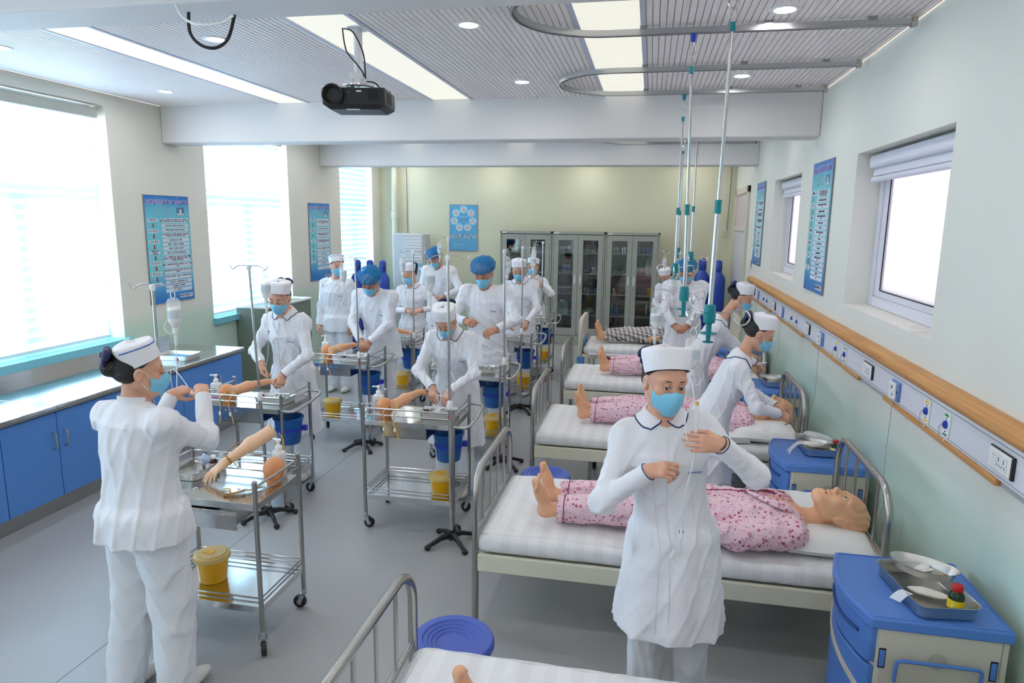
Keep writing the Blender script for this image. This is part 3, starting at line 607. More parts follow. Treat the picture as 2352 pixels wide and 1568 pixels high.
for a, b in ((C0-.02, 4.069), (4.071, C1+.02)):
    MB().bx(XL+.03, xf+.02, a, b, .79, .82).obj('steel_sheet', TRAYM, wt, bev=.006)
    MB().bx(XL+.005, XL+.035, a, b, .79, .90).obj('upstand', TRAYM, wt, bev=.003)
MB().bx(xf-.005, xf+.021, C0-.02, C1+.02, .777, .80).obj('front_edge', STEELD, wt, bev=.002)
def tray(loc, rz, label, w=.30, d=.22, h=.05, cat='tray', name='instrument_tray'):
    t = thing(name, label, cat, loc, rz); rings = []
    for s_, z in ((.90, 0), (.93, .003), (.96, h-.004), (.985, h), (1.0, h), (1.0, h-.003), (.985, h-.002)): 
        rings.append([Vector((x, y, z)) for x, y in rrect(w*s_, d*s_, .035*s_, 4)])
    inn = []
    for s_, z in ((.985, h+.0005), (.955, h-.004), (.925, .006), (.89, .004)): inn.append([Vector((x, y, z)) for x, y in rrect(w*s_, d*s_, .035*s_, 4)])
    MB().loft(rings, False).add([Vector((x, y, 0)) for x, y in rrect(w*.9, d*.9, .0315, 4)], [tuple(range(20))[::-1]]).loft(inn, False).add([Vector((x, y, .004)) for x, y in rrect(w*.89, d*.89, .031, 4)], [tuple(range(20))]).obj('dish', TRAYS, t, sharp=50)
    return t
t = tray((-4.47, 5.76, .82), .1, 'steel tray with bright blue cloth at the middle of the steel worktop', .34, .26)
MB().bx(-.14, .14, -.09, .09, .008, .013).obj('blue_cloth', mat('blue_cloth', rgb(60, 170, 220), .8), t, bev=.002)
# low grey green cabinet on its side behind the masked nurse
t = thing('storage_box', 'tall grey green metal box with white rim against the window wall, behind a nurse', 'storage box', (XL+.01, 7.75, 0))
MB().bx(0, .43, 0, 1.15, .0, 1.05).obj('shell', mat('grey_green_metal', rgb(120, 132, 118), .5, bump=.05, bscale=400), t, bev=.01)
for q in ((0, .44, -.01, .015), (.42, .445, -.01, 1.16), (0, .44, 1.13, 1.16)): MB().bx(*q, 1.045, 1.075).obj('rim', WHITEP, t, bev=.004)
# ---- glass fronted steel cabinets along the back wall
GC = mat('cabinet_grey', rgb(160, 162, 152), .4)
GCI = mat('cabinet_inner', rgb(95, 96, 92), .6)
glC = mat('cabinet_glass', (.8, .85, .85), .05); glassy(glC, (.78, .80, .80), .10)
cabs = []
def medcab(x0, label):
    t = thing('medicine_cabinet', label, 'cabinet', (x0, 12.0, 0)); W, D, H = .925, .42, 2.0
    b = MB(); b.bx(0, .025, 0, D, 0, H).bx(W-.025, W, 0, D, 0, H).bx(0, W, 0, D, H-.045, H).bx(0, W, 0, D, 0, .16).bx(0, W, D-.02, D, 0, H)
    b.obj('body', GC, t, bev=.003)
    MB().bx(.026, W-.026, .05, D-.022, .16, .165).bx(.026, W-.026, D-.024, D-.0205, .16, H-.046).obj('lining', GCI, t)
    for z in SHELF: MB().bx(.026, W-.026, .05, D-.025, z, z+.015).obj('shelf', mat('shelf_grey', rgb(190, 192, 184), .5), t)
    for s in (0, 1):
        a, c = (.03, W/2-.002) if s == 0 else (W/2+.002, W-.03); f = MB(); gx0, gx1 = a+.085, c-.085
        f.bx(a, gx0, 0, .022, .17, H-.055).bx(gx1, c, 0, .022, .17, H-.055).bx(gx0, gx1, 0, .022, .17, .30).bx(gx0, gx1, 0, .022, H-.145, H-.055)
        d = f.obj('door', GC, t, bev=.002)
        MB().bx(gx0, gx1, .008, .012, .30, H-.145).obj('glass_pane', glC, d)
        hx = c-.045 if s == 0 else a+.045
        MB().bx(hx-.018, hx+.018, -.006, 0, 1.08, 1.26).obj('handle', ZINC, d, bev=.003); MB().bx(hx-.009, hx+.009, -.007, -.005, 1.11, 1.23).obj('handle_recess', WHITEG, d)
        if s: MB().cyl((hx, -.005, 1.02), (hx, 0, 1.02), .009, n=10).obj('lock', BLACKP, d)
    MB().bx(.03, .12, -.002, 0, H-.035, H-.015).obj('name_label', PAPERM, t)
    return t
SHELF = [.52, .90, 1.26, 1.62]
for x, l in ((-2.63, 'grey steel cabinet with glass doors beside the hand washing poster, partly behind nurses'), (-1.695, 'grey steel cabinet with glass doors, the middle one of the row'), (-.762, 'grey steel cabinet with glass doors nearest the blue cylinders at right')): medcab(x, l)
def lat(name, cat, label, loc, prof, m, n=14, extra=None, group=None):
    t = thing(name, label, cat, loc, 0, group); MB().lathe(prof, n, cap=True).obj('body', m, t)
    if extra: extra(t)
    return t
def cap_(z, r, h, m, nm='cap'): return lambda t: MB().cyl((0, 0, z), (0, 0, z+h), r, n=12).obj(nm, m, t)
bot = [(0, 0), (.035, 0), (.037, .01), (.037, .12), (.028, .145), (.012, .155), (.012, .17)]
CY = 12.18
SZ = [z+.0155 for z in SHELF]
ORD = {}
def shelf_item(cx, sh, kind, label, group=None):
    if group:
        ORD[label] = ORD.get(label, 0)+1; label = label+', '+('first', 'second', 'third', 'fourth')[ORD[label]-1]+' from its left end'
    z = SZ[sh] if sh >= 0 else .166; loc = (cx, CY, z)
    if kind == 'drum': 
        t = lat('steel_canister', 'canister', label, loc, [(0, 0), (.032, 0), (.032, .085), (.034, .086), (.034, .11), (.02, .115), (0, .115)], CHROME, 16, group=group); MB().lathe([(.0325, .04), (.034, .041), (.034, .046), (.0325, .047)], 16).obj('band', BLACKP, t); return t
    if kind == 'small': return lat('steel_pot', 'pot', label, loc, [(0, 0), (.05, 0), (.055, .05), (.058, .052), (.05, .06), (.048, .075), (.04, .11), (0, .112)], CHROME, 16, group=group)
    if kind == 'blue': return lat('blue_topped_tin', 'tin', label, loc, [(0, 0), (.046, 0), (.046, .12), (0, .12)], mat('tin_blue', rgb(60, 90, 140), .3, .5), 16, cap_(.12, .047, .02, BLACKP, 'lid'), group)
    if kind == 'bottle': return lat('clear_bottle', 'bottle', label, loc, bot, mat('bottle_pale', rgb(185, 200, 205), .2), 14, lambda t: (MB().cyl((0, 0, .17), (0, 0, .19), .014, n=10).obj('cap', WHITEP, t), MB().lathe([(.0378, .04), (.0378, .10)], 14).obj('label_band', mat('band_blue', rgb(90, 140, 190), .5), t)), group)
    if kind == 'green': return lat('green_bottle', 'bottle', label, loc, [(0, 0), (.045, 0), (.046, .15), (.03, .18), (.016, .19), (.016, .20)], mat('bottle_green', rgb(30, 110, 85), .3), 14, lambda t: (MB().cyl((0, 0, .20), (0, 0, .22), .018, n=10).obj('cap', REDM, t), MB().lathe([(.0468, .04), (.0468, .12)], 14).obj('label_band', mat('band_cyan', rgb(70, 140, 180), .5), t)), group)
    if kind == 'spray': return lat('white_nozzle_bottle', 'bottle', label, loc, [(0, 0), (.04, 0), (.042, .01), (.042, .15), (.022, .17), (.008, .25), (0, .25)], WHITEP, 14, lambda t: MB().lathe([(.0428, .03), (.0428, .12)], 14).obj('label_band', mat('band_cyan', (1, 1, 1)), t), group)
    if kind == 'bluebottle': return lat('blue_bottle', 'bottle', label, loc, [(0, 0), (.034, 0), (.035, .01), (.035, .13), (.022, .15), (.010, .155), (.010, .18)], mat('bottle_blue', rgb(50, 140, 200), .3), 14, cap_(.18, .013, .03, WHITEP), group)
x1, x2, x3 = -2.63, -1.695, -.762
for dx in (.13, .175, .235, .29): shelf_item(x2+dx, 3, 'drum', 'small steel canister, top shelf, middle cabinet', 'steel canisters in the middle cabinet')
shelf_item(x2+.335, 3, 'spray', 'white jar among steel canisters in the middle cabinet')
for dx in (.19, .24, .30): shelf_item(x2+dx, 2, 'bottle', 'pale bottle, second shelf, middle cabinet', 'pale bottles in the middle cabinet')
for dx in (.62, .66): shelf_item(x2+dx+.09, 2, 'drum', 'tiny steel pot, right door, middle cabinet', 'tiny steel pots in the middle cabinet')
shelf_item(x2+.58, 1, 'small', 'lidded steel pot behind the right door of the middle cabinet')
for dx in (.14, .20, .30, .345): shelf_item(x3+dx, 3, 'drum', 'steel canister, top shelf, right cabinet', 'steel canisters in the right cabinet')
for dx in (.58, .655, .73, .795): shelf_item(x3+dx, 3, 'blue', 'dark topped tin, top shelf, right cabinet', 'dark topped tins in the right cabinet')
for dx in (.57, .65): shelf_item(x3+dx, 2, 'green', 'green bottle with red cap in the right cabinet', 'green bottles in the right cabinet')
for dx in (.73, .81): shelf_item(x3+dx, 2, 'spray', 'white nozzle bottle beside the green bottles in the right cabinet', 'white nozzle bottles in the right cabinet')
for dx in (.14, .23): shelf_item(x3+dx, 0, 'bluebottle', 'blue bottle with white cap in the right cabinet', 'blue bottles in the right cabinet')
shelf_item(x1+.62, 3, 'bottle', 'pale bottle on the top shelf of the left cabinet')
def boxthing(name, label, loc, size, m, cat='box', extra=None, rz=0, bev=.002):
    t = thing(name, label, cat, loc, rz); MB().bx(-size[0]/2, size[0]/2, -size[1]/2, size[1]/2, 0, size[2]).obj('body', m, t, bev=bev)
    if extra: extra(t, size)
    return t
lidst = lambda m: (lambda t, s: MB().bx(-s[0]/2-.001, s[0]/2+.001, -s[1]/2-.001, s[1]/2+.001, s[2]*.6, s[2]*.75).obj('stripe', m, t))
boxthing('carton', 'white carton on the top shelf of the left cabinet', (x1+.25, CY, SZ[3]), (.11, .15, .09), PAPERM, extra=lambda t, s: MB().bx(-.03, .03, -.05, .05, .09, .125).obj('upper_box', PAPERM, t, bev=.002))
boxthing('carton', 'green and yellow carton on the top shelf of the middle cabinet', (x2+.62, CY, SZ[3]), (.10, .12, .07), mat('carton_green', rgb(70, 150, 130), .6), extra=lidst(LABELY))
boxthing('carton', 'lime green carton beside another carton in the middle cabinet', (x2+.715, CY, SZ[3]), (.08, .12, .055), mat('carton_lime', rgb(120, 180, 60), .6), extra=lidst(WHITEP))
boxthing('carton', 'big green carton over white on a low shelf of the middle cabinet', (x2+.20, CY, SZ[0]+.11), (.19, .16, .10), mat('carton_teal', rgb(20, 125, 110), .6), extra=lambda t, s: MB().bx(-.06, .03, -.02, .02, .10, .14).obj('tissue', PAPERM, t))
boxthing('carton', 'white printed carton under the big green carton', (x2+.20, CY, SZ[0]), (.20, .16, .108), mat('carton_white', rgb(200, 215, 205), .6), extra=lambda t, s: MB().ell((-.05, -.081, .06), (.03, .002, .02), 10, 6).obj('lemon_print', LABELY, t))
boxthing('glove_pack', 'small blue glove pack beside the green carton', (x2+.345, CY, SZ[0]), (.06, .12, .09), mat('pack_blue', rgb(60, 130, 190), .5), 'pack', lidst(WHITEP))
for i in range(3): boxthing('folder_bundle', 'grey blue packet bundle on the third shelf of the middle cabinet, %s' % ('leftmost', 'between two others', 'nearest the door edge')[i], (x2+.145+.075*i, CY, SZ[1]), (.068, .14, .15), mat('packet_grey', rgb(110, 118, 145), .6), 'packet', lidst(PAPERM))['group'] = 'packet bundles in the middle cabinet'
def soft(name, label, loc, r, m, cat, seed=0):
    t = thing(name, label, cat, loc); b = MB(); b.ell((0, 0, r[2]), r, 18, 12); rnd = random.Random(seed)
    b.v = [(x*(1+.12*math.sin(31*z+seed)+.08*math.sin(40*y)), y, max(0, z*(1+.15*math.sin(25*x+seed)))) for x, y, z in b.v]; b.obj('body', m, t, sharp=80); return t
soft('plastic_bag', 'crumpled clear bag of masks low in the middle cabinet', (x2+.66, CY, SZ[0]), (.12, .1, .055), mat('bag_pale', rgb(165, 185, 180), .35), 'bag', 1)
soft('plastic_bag', 'crumpled grey bag on the third shelf of the middle cabinet', (x2+.69, CY, SZ[1]), (.10, .09, .05), mat('bag_grey', rgb(120, 120, 125), .4), 'bag', 2)
soft('blue_pack', 'soft blue pack on the third shelf of the middle cabinet', (x2+.80, CY-.03, SZ[1]), (.055, .06, .05), mat('pack_blue', (1, 1, 1)), 'pack', 3)
soft('blue_cloth', 'dark blue cloth heap on the second shelf of the middle cabinet', (x2+.60, CY, SZ[2]), (.09, .08, .05), mat('cloth_blue', rgb(40, 70, 120), .7), 'cloth', 4)
soft('paper_pack', 'pile of white and blue packs on the second shelf of the right cabinet', (x3+.24, CY, SZ[2]), (.11, .09, .028), mat('bag_pale', (1, 1, 1)), 'pack', 5)
soft('brown_pack', 'brown wrapped pack low in the right cabinet', (x3+.61, CY, SZ[0]+.04), (.09, .09, .05), mat('brown_wrap', rgb(120, 62, 30), .5), 'pack', 6)
soft('foil_pack', 'crumpled silver foil pack low in the right cabinet', (x3+.75, CY-.02, SZ[0]+.03), (.05, .06, .10), CHROME, 'pack', 7)
boxthing('plastic_tub', 'yellow tub on the third shelf of the right cabinet', (x3+.79, CY, SZ[1]), (.09, .09, .13), YELLOW, 'tub', lidst(YELLOW))
shelf_item(x3+.155, 1, 'small', 'cream pot with lid on the third shelf of the right cabinet')
for px, dw in ((x2+.17, 'left'), (x2+.66, 'right')): soft('practice_limb', 'skin coloured practice limb behind the '+dw+' door of the middle cabinet', (px, CY, .166), (.13, .09, .055), mat('limb_skin', rgb(165, 110, 85), .5), 'practice limb', 8)['group'] = 'practice limbs in the middle cabinet'
for px, dw in ((x3+.30, 'first'), (x3+.58, 'second'), (x3+.76, 'third')): lat('round_dish', 'dish', 'pale round dish low in the right cabinet, '+dw+' from the left', (px, CY, .166), [(0, 0), (.05, 0), (.055, .02), (.05, .06), (.0, .065)], mat('dish_pale', rgb(150, 150, 130), .4), 16, cap_(.065, .02, .01, WHITEP, 'knob'), 'round dishes in the right cabinet')

# ---- air conditioner
t = thing('air_conditioner', 'tall grey white floor standing air conditioner in the back left corner', 'air conditioner', (-4.36, 12.2, 0))
acm = mat('ac_grey', rgb(196, 198, 200), .4)
MB().bx(-.31, .30, -.17, .17, 0, 1.92).obj('housing', acm, t, bev=.015); MB().bx(-.11, .27, -.195, -.16, .05, 1.91).obj('front_panel', mat('ac_front', rgb(205, 205, 202), .4), t, bev=.008)
MB().bx(-.09, .25, -.185, -.165, 1.42, 1.86).obj('grille_void', DARK, t)
for k in range(8): MB().box((.08, -.19, 1.45+.055*k), (.34, .03, .018), Matrix.Rotation(R(25), 3, 'X')).obj('louvre', WHITEP, t)
MB().bx(.19, .25, -.197, -.195, 1.2, 1.38).obj('energy_label', mat('label_cyan', rgb(110, 190, 225), .5), t); MB().bx(.195, .245, -.198, -.197, 1.26, 1.31).obj('label_text', PAPERM, t)
MB().bx(.02, .22, -.198, -.195, .78, .86).obj('display', BLACKP, t)
# ---- oxygen cylinders
def cylinder(x, y, label, h=1.45, r=.115):
    t = thing('gas_cylinder', label, 'gas cylinder', (x, y, 0)); m = mat('cylinder_blue', rgb(38, 72, 172), .3, coat=.3)
    MB().lathe([(0, .0), (r*.9, 0), (r, .02), (r, h-.36), (r*.97, h-.31), (r*.80, h-.26), (r*.55, h-.225), (r*.45, h-.20)], 28, cap=True).obj('body', m, t, sharp=60)
    MB().lathe([(r*.42, h-.21), (r*.5, h-.19), (r*.5, h-.05), (r*.40, h-.015), (0, h)], 24).obj('valve_cap', m, t, sharp=60)
    MB().ell((r*.35, -r*.36, h-.13), (.012, .012, .022), 10, 6).obj('cap_hole', DARK, t); return t
for x, l in ((-4.72, 'blue gas cylinder by the far left window, nearest the wall'), (-4.50, 'blue gas cylinder by the far left window, middle of three'), (-4.28, 'blue gas cylinder by the far left window, nearest the air conditioner')): cylinder(x, 10.55, l, 1.52)
cylinder(.88, 11.9, 'blue gas cylinder in the back right corner, nearer the cabinets', 1.60, .125); cylinder(1.13, 11.85, 'blue gas cylinder in the back right corner, nearer the door', 1.58, .13)

# ---- projector
P0 = Vector((-1.80, 4.12, 2.83))
t = thing('projector', 'black ceiling projector with big lens', 'projector', P0, R(9))
b = MB(); hw, hd = .19, .15
sec = lambda z, kx, ky: [Vector((x*kx, y*ky, z)) for x, y in rrect(2*hw, 2*hd, .015, 3)]
b.loft([sec(.01, .80, .78), sec(.035, .99, .99), sec(.045, 1, 1), sec(.125, 1, 1), sec(.13, .985, .98)], True).obj('case', BLACKP, t, sharp=30)
lz = .085; Rx = Matrix.Rotation(R(90), 3, 'X')
MB().lathe([(.062, 0), (.064, .025), (.058, .03), (.05, .022), (.04, .0), (.026, -.012), (.024, -.008)], 28, (-.12, -hd, lz), Rx).obj('lens_ring', BLACKP, t, sharp=40)
MB().lathe([(0, -.006), (.012, -.007), (.024, -.012)], 20, (-.12, -hd, lz), Rx).obj('lens_glass', mat('lens_dark', (.01, .012, .02), .03, coat=1.), t)
def vents(x0, x1, y, z0, z1, n, par):
    v = MB()
    for i in range(n): v.bx(x0+(x1-x0)*i/n, x0+(x1-x0)*(i+.55)/n, y-.001, y, z0, z1)
    v.obj('vent', mat('vent_black', (.004, .004, .004), .6), par)
vents(.09, .155, -hd-.0005, .055, .115, 9, t)
v = MB()
for i in range(9): v.bx(hw, hw+.001, -.10+.016*i, -.092+.016*i, .05, .115)
v.obj('vent', mat('vent_black', (1, 1, 1)), t)
MB().bx(.02, .05, -hd-.001, -hd, .105, .113).obj('badge', WHITEP, t); MB().bx(-.03, -.026, -hd-.001, -hd, .10, .104).obj('indicator', WHITEP, t)
MB().bx(-.05, .03, -.12, -.10, .008, .012).obj('underside_label', WHITEG, t)
for x, y in ((-.14, -.1), (-.01, -.12), (.16, .1)): MB().cyl((x, y, .125), (x, y, .15), .012, n=12).obj('mount_foot', BLACKP, t)
t = thing('projector_mount', 'white pole bracket holding the projector under the light strip', 'ceiling mount', (P0.x, P0.y, 0), R(9))
MB().cyl((0, 0, 3.05), (0, 0, CZ+.01), .026, n=20).obj('pole', WHITEG, t); MB().cyl((0, 0, CZ-.008), (0, 0, CZ), .07, n=20).obj('ceiling_plate', WHITEG, t)
MB().bx(-.05, .05, -.03, -.025, 3.0, 3.07).bx(-.05, .05, .025, .03, 3.0, 3.07).bx(-.05, .05, -.03, .03, 2.998, 3.003).obj('clevis', WHITEG, t, bev=.002)
MB().cyl((0, 0, 2.986), (0, 0, 2.996), .10, n=28).box((-.07, -.03, 2.98), (.16, .03, .006), Matrix.Rotation(.4, 3, 'Z')).box((.07, .03, 2.98), (.18, .03, .006), Matrix.Rotation(.5, 3, 'Z')).obj('swivel_plate', CHROME, t)
for x in (-.028, .028): MB().cyl((x, -.036, 3.022), (x, -.03, 3.022), .008, n=10).obj('bolt', CHROME, t)
t = thing('projector_cable', 'black looping cables beside the projector pole', 'cable', (P0.x, P0.y, 0))
for off, p in ((0, [(-.10, 0, CZ), (-.07, -.02, 3.2), (0, -.04, 3.12), (.04, -.04, 3.07), (.05, -.035, 3.04)]), (1, [(-.10, 0, CZ), (-.02, -.03, 3.30), (.05, -.05, 3.18), (.06, -.045, 3.08), (.055, -.03, 3.03)]), (2, [(.05, 0, 3.02), (.10, .02, 3.01), (.14, .05, 2.96), (.17, .09, 2.95)])): MB().tube(spline(p, 8), .0045, 6).obj('cable', BLACKR, t)
t = thing('hanging_cable', 'thick black cable loop hanging from the nearest beam', 'cable', (0, 0, 0))
MB().tube(spline([(-2.30, 3.22, 3.19), (-2.285, 3.2, 3.09), (-2.23, 3.2, 3.03), (-2.16, 3.22, 3.02), (-2.11, 3.25, 3.07), (-2.10, 3.3, 3.19)], 8), .008, 8).obj('loop', BLACKR, t)
tag(MB().tube(spline([(-2.28, 3.1, 3.19), (-2.24, 3.09, 3.13), (-2.15, 3.07, 3.09), (-2.03, 3.07, 3.09), (-1.96, 3.07, 3.12)], 8), .006, 8).obj('cable', WHITEP), 'white cable curling over the corner of the nearest beam', 'cable')
tag(MB().tube(spline([(1.405, 3.02, 3.08), (1.40, 2.98, 2.98), (1.41, 2.93, 2.90), (1.40, 2.86, 2.87), (1.41, 2.6, 2.9)], 8), .004, 6).obj('cable', mat('cord_grey', (1, 1, 1))), 'thin pale cable looped on the right wall near the corner of the picture', 'cable')

# ---- hanging IV poles from the tracks
def hanging(x, y, label, hz=1.80, rot=0., topx=None, runner=TEAL, zt=3.27):
    t = thing('ceiling_drip_pole', label, 'drip pole', (x, y, 0), rot)
    tx = 0 if topx is None else topx
    MB().lathe([(.010, zt-.045), (.013, zt-.04), (.020, zt), (0, zt)], 14, (tx, 0, 0), cap=True).obj('track_runner', runner, t)
    MB().tube(spline([(tx, 0, zt-.04), (tx-.022, 0, zt-.075), (tx-.024, 0, zt-.10), (tx, 0, zt-.125), (tx+.022, 0, zt-.10), (tx+.018, 0, zt-.07), (tx, 0, zt-.045)], 5), .0028, 6).obj('ring', CHROME, t)
    MB().tube(spline([(tx+.018, 0, zt-.155), (tx+.014, 0, zt-.125), (tx, 0, zt-.115), (tx-.012, 0, zt-.13), (tx-.01, 0, zt-.16), (tx+.001, 0, zt-.185)], 5), .003, 6).obj('hook', CHROME, t)
    a = Vector((tx, 0, zt-.18)); c = Vector((0, 0, hz)); P = lambda k: a.lerp(c, k)
    MB().tube([P(0), P(.03)], .014, 14).obj('upper_collar', runner if runner is TEAL else TEAL, t)
    MB().tube([P(.03), P(.62)], .0088, 14).obj('outer_tube', STEEL, t)
    MB().tube([P(.61), P(.66)], .016, 14).obj('collar', TEAL, t)
    MB().tube([P(.62), P(1)], .0122, 14).obj('inner_tube', STEEL, t)
    MB().lathe([(.018, .005), (.026, 0), (.030, -.05), (.028, -.085), (.014, -.09), (.013, -.13), (.042, -.135), (.042, -.140), (.012, -.143), (.010, -.175), (.026, -.178), (.026, -.183), (0, -.184)], 20, c, cap=True).obj('hub', TEAL, t, sharp=30)
    for k in range(3):
        an = R(10+k*120); u = Vector((math.cos(an), math.sin(an), 0)); z = Vector((0, 0, 1)); p = c+Vector((0, 0, -.035))
        MB().tube(spline([p+u*.026, p+u*.08+z*.002, p+u*.14+z*.014, p+u*.175+z*.008, p+u*.19-z*.02, p+u*.175-z*.05, p+u*.15-z*.058, p+u*.125-z*.045, p+u*.11-z*.02], 6), .0042, 8).obj('hook_arm', CHROME, t)
    return t
def bag(loc, label, rot=0., h=.14, r=.033, lvl=.6, ring=True, group=None):
    # upside down infusion bottle; loc is the hook point it hangs from
    t = thing('infusion_bottle', label, 'infusion bottle', loc, rot); z = -.045
    MB().tube(spline([(0, 0, .0), (.014, 0, -.02), (.010, 0, -.042), (-.010, 0, -.042), (-.014, 0, -.02), (0, 0, 0)], 4), .0022, 6).obj('hanger', WHITEP, t)
    MB().lathe([(0, z), (r*.75, z-.002), (r, z-.016), (r, z-h+.02), (r*.9, z-h+.006), (r*.42, z-h-.018), (r*.40, z-h-.032)], 20, cap=True).obj('bottle', mat('bottle_clear_plastic', (.93, .95, .96), .05, alpha=.30, coat=.5), t, sharp=60)
    MB().lathe([(0, z-h*.38), (r*.93, z-h*.38), (r*.93, z-h+.02), (r*.4, z-h-.015), (0, z-h-.02)], 18, cap=True).obj('liquid', mat('liquid_clear', (.90, .93, .96), .05, alpha=.22), t, sharp=60)
    MB().lathe([(r*1.01, z-h*.45), (r*1.01, z-h*.78)], 20).obj('label', mat('bottle_label', rgb(215, 226, 236), .5, alpha=.6), t)
    MB().cyl((0, 0, z-h-.02), (0, 0, z-h-.05), r*.46, n=14).obj('stopper', WHITEP, t)
    MB().lathe([(.003, z-h-.05), (.010, z-h-.06), (.010, z-h-.11), (.003, z-h-.12)], 12, cap=True).obj('drip_chamber', CLEARP, t)
    return t, Vector(loc)+Vector((0, 0, z-h-.12))
def drip_line(pts, label, clamp=None, group=None, r=.0021, parent_tag=True):
    t = thing('drip_line', label, 'drip line', pts[0], 0, group); o = Vector(pts[0]); q = [Vector(p)-o for p in pts]
    MB().tube(spline(q, 8), r, 6).obj('tube', mat('tube_milky', (.82, .84, .86), .25), t)
    if clamp is not None:
        i = clamp; MB().box(q[i], (.012, .016, .04)).obj('roller_clamp', WHITEP, t, bev=.003); MB().cyl(q[i]+Vector((-.008, 0, .004)), q[i]+Vector((.008, 0, .004)), .006, n=10).obj('clamp_wheel', BLUED, t)
    return t
hanging(.30, 3.42, 'chrome hanging drip pole with teal hub, the nearest and tallest', 1.80, R(-8), topx=.02)
hanging(.222, 4.34, 'chrome hanging drip pole with blue runner, second from the front', 1.80, R(35), runner=BLUED, topx=-.04)
hanging(.228, 6.30, 'hanging drip pole on the far arm of the second track loop', 1.83, R(15))
hanging(.42, 7.38, 'hanging drip pole right of the others, above the man in blue cap', 1.89, R(10))
hanging(.36, 9.28, 'thin hanging drip pole farthest away', 1.86, R(30))

# ---- beds
def footframe(par, y0, y1, x, H, name, nb=4):
    # arched tube frame in the plane x = const
    r = .16; pts = [(x, y0, 0), (x, y0, H-r)]+[(x, y0+r-r*math.cos(a), H-r+r*math.sin(a)) for a in [PI/2*i/8 for i in range(1, 9)]]+[(x, y1-r+r*math.sin(a), H-r+r*math.cos(a)) for a in [PI/2*i/8 for i in range(0, 9)]]+[(x, y1, 0)]
    MB().tube(pts, .019, 14).obj(name, STEELD, par, sharp=60)
    zl = H-.34
    MB().cyl((x, y0, zl), (x, y1, zl), .0125, n=12).obj('lower_rail', STEELD, par)
    for k in range(nb):
        y = y0+(y1-y0)*(k+1)/(nb+1); MB().cyl((x, y, zl), (x, y, H-.005), .0085, n=10).obj('spindle', STEELD, par)
    for y in (y0, y1): MB().cyl((x, y, 0), (x, y, .02), .023, n=12).obj('foot_cap', BLACKR, par)
def bed(y0, y1, label, x0=-.85, x1=1.17, hh=.96):
    t = thing('hospital_bed', label, 'bed', (x0, y0, 0)); L_ = x1-x0; W = y1-y0
    footframe(t, .02, W-.02, 0, .88, 'foot_frame'); footframe(t, .02, W-.02, L_, hh, 'head_frame')
    for y in (.0, W): MB().bx(.02, L_-.02, y-.012, y+.012, .335, .43).obj('side_rail', CREAMS, t, bev=.004)
    MB().bx(.03, L_-.03, .012, W-.012, .38, .42).obj('base_panel', CREAMS, t)
    if y0 < 4: return t
    for x in (.45, 1.2): MB().cyl((x, .2, .05), (x, .2, .38), .014, n=10).cyl((x, W-.2, .05), (x, W-.2, .38), .014, n=10).cyl((x, .2, .2), (x, W-.2, .2), .010, n=8).obj('support_frame', STEELD, t)
    for x in (.45, 1.2):
        for y in (.2, W-.2): MB().cyl((x-.016, y, .04), (x+.016, y, .04), .04, n=16).obj('castor', BLACKR, t)
    return t
MATTH = .10
def mattress(y0, y1, label, x0=-.83, x1=1.14, z=.432, seed=0):
    rnd = random.Random(seed); W = y1-y0; L_ = x1-x0; nx, ny = 90, 40; h = MATTH
    t = thing('mattress', label, 'mattress', ((x0+x1)/2, (y0+y1)/2, z)); rows = []
    ph = [rnd.uniform(0, 6) for _ in range(8)]
    def top(x, y): 
        wv = .0035*math.sin(x*9+ph[0]+2*math.sin(y*4+ph[1]))+.003*math.sin(y*17+ph[2]+3*math.sin(x*3+ph[3]))+.0022*math.sin(x*31+y*12+ph[4])
        return h+wv
    prof = [(-.05, -.0), (-.02, -.0), (0, .012), (.006, .03), (.006, h-.035), (-.004, h-.012), (-.03, h+.0)]
    n = 0; rings = []
    def ring(off, zz, top_=False):
        out = []
        base = rrect(L_+2*off, W+2*off, .04, 4)
        # resample densely
        pts = []
        for i in range(len(base)):
            a, b = Vector(base[i]), Vector(base[(i+1) % len(base)]); d = (b-a).length; m = max(1, int(d/.04))
            for k in range(m): pts.append(a.lerp(b, k/m))
        return pts
    P = ring(0, 0)
    for off, zz in prof:
        rr = []
        for i, p in enumerate(P):
            d = p.normalized(); q = p+Vector((math.copysign(1, p.x) if abs(p.x) > L_/2-.03 else 0, math.copysign(1, p.y) if abs(p.y) > W/2-.03 else 0))*off
            wob = .006*math.sin(i*.9+ph[5]+2.2*math.sin(i*.23))*(1 if 0 < zz < h else .3)
            q = q+(Vector((math.copysign(wob, p.x), 0)) if abs(p.x) > L_/2-.03 else Vector((0, math.copysign(wob, p.y))))
            rr.append(Vector((q.x, q.y, zz if zz < h else top(q.x, q.y))))
        rings.append(rr)
    mb = MB().loft(rings, False)
    ux, uy = L_/2-.03, W/2-.03
    mb.grid([[Vector((-ux+2*ux*i/nx, -uy+2*uy*j/ny, top(-ux+2*ux*i/nx, -uy+2*uy*j/ny)+.0005)) for i in range(nx+1)] for j in range(ny+1)])
    mb.obj('sheet', SHEETM, t, sharp=75)
    MB().bx(-L_/2+.02, L_/2-.02, -W/2+.02, W/2-.02, 0, .012).obj('pad', SHEETM, t)
    return t
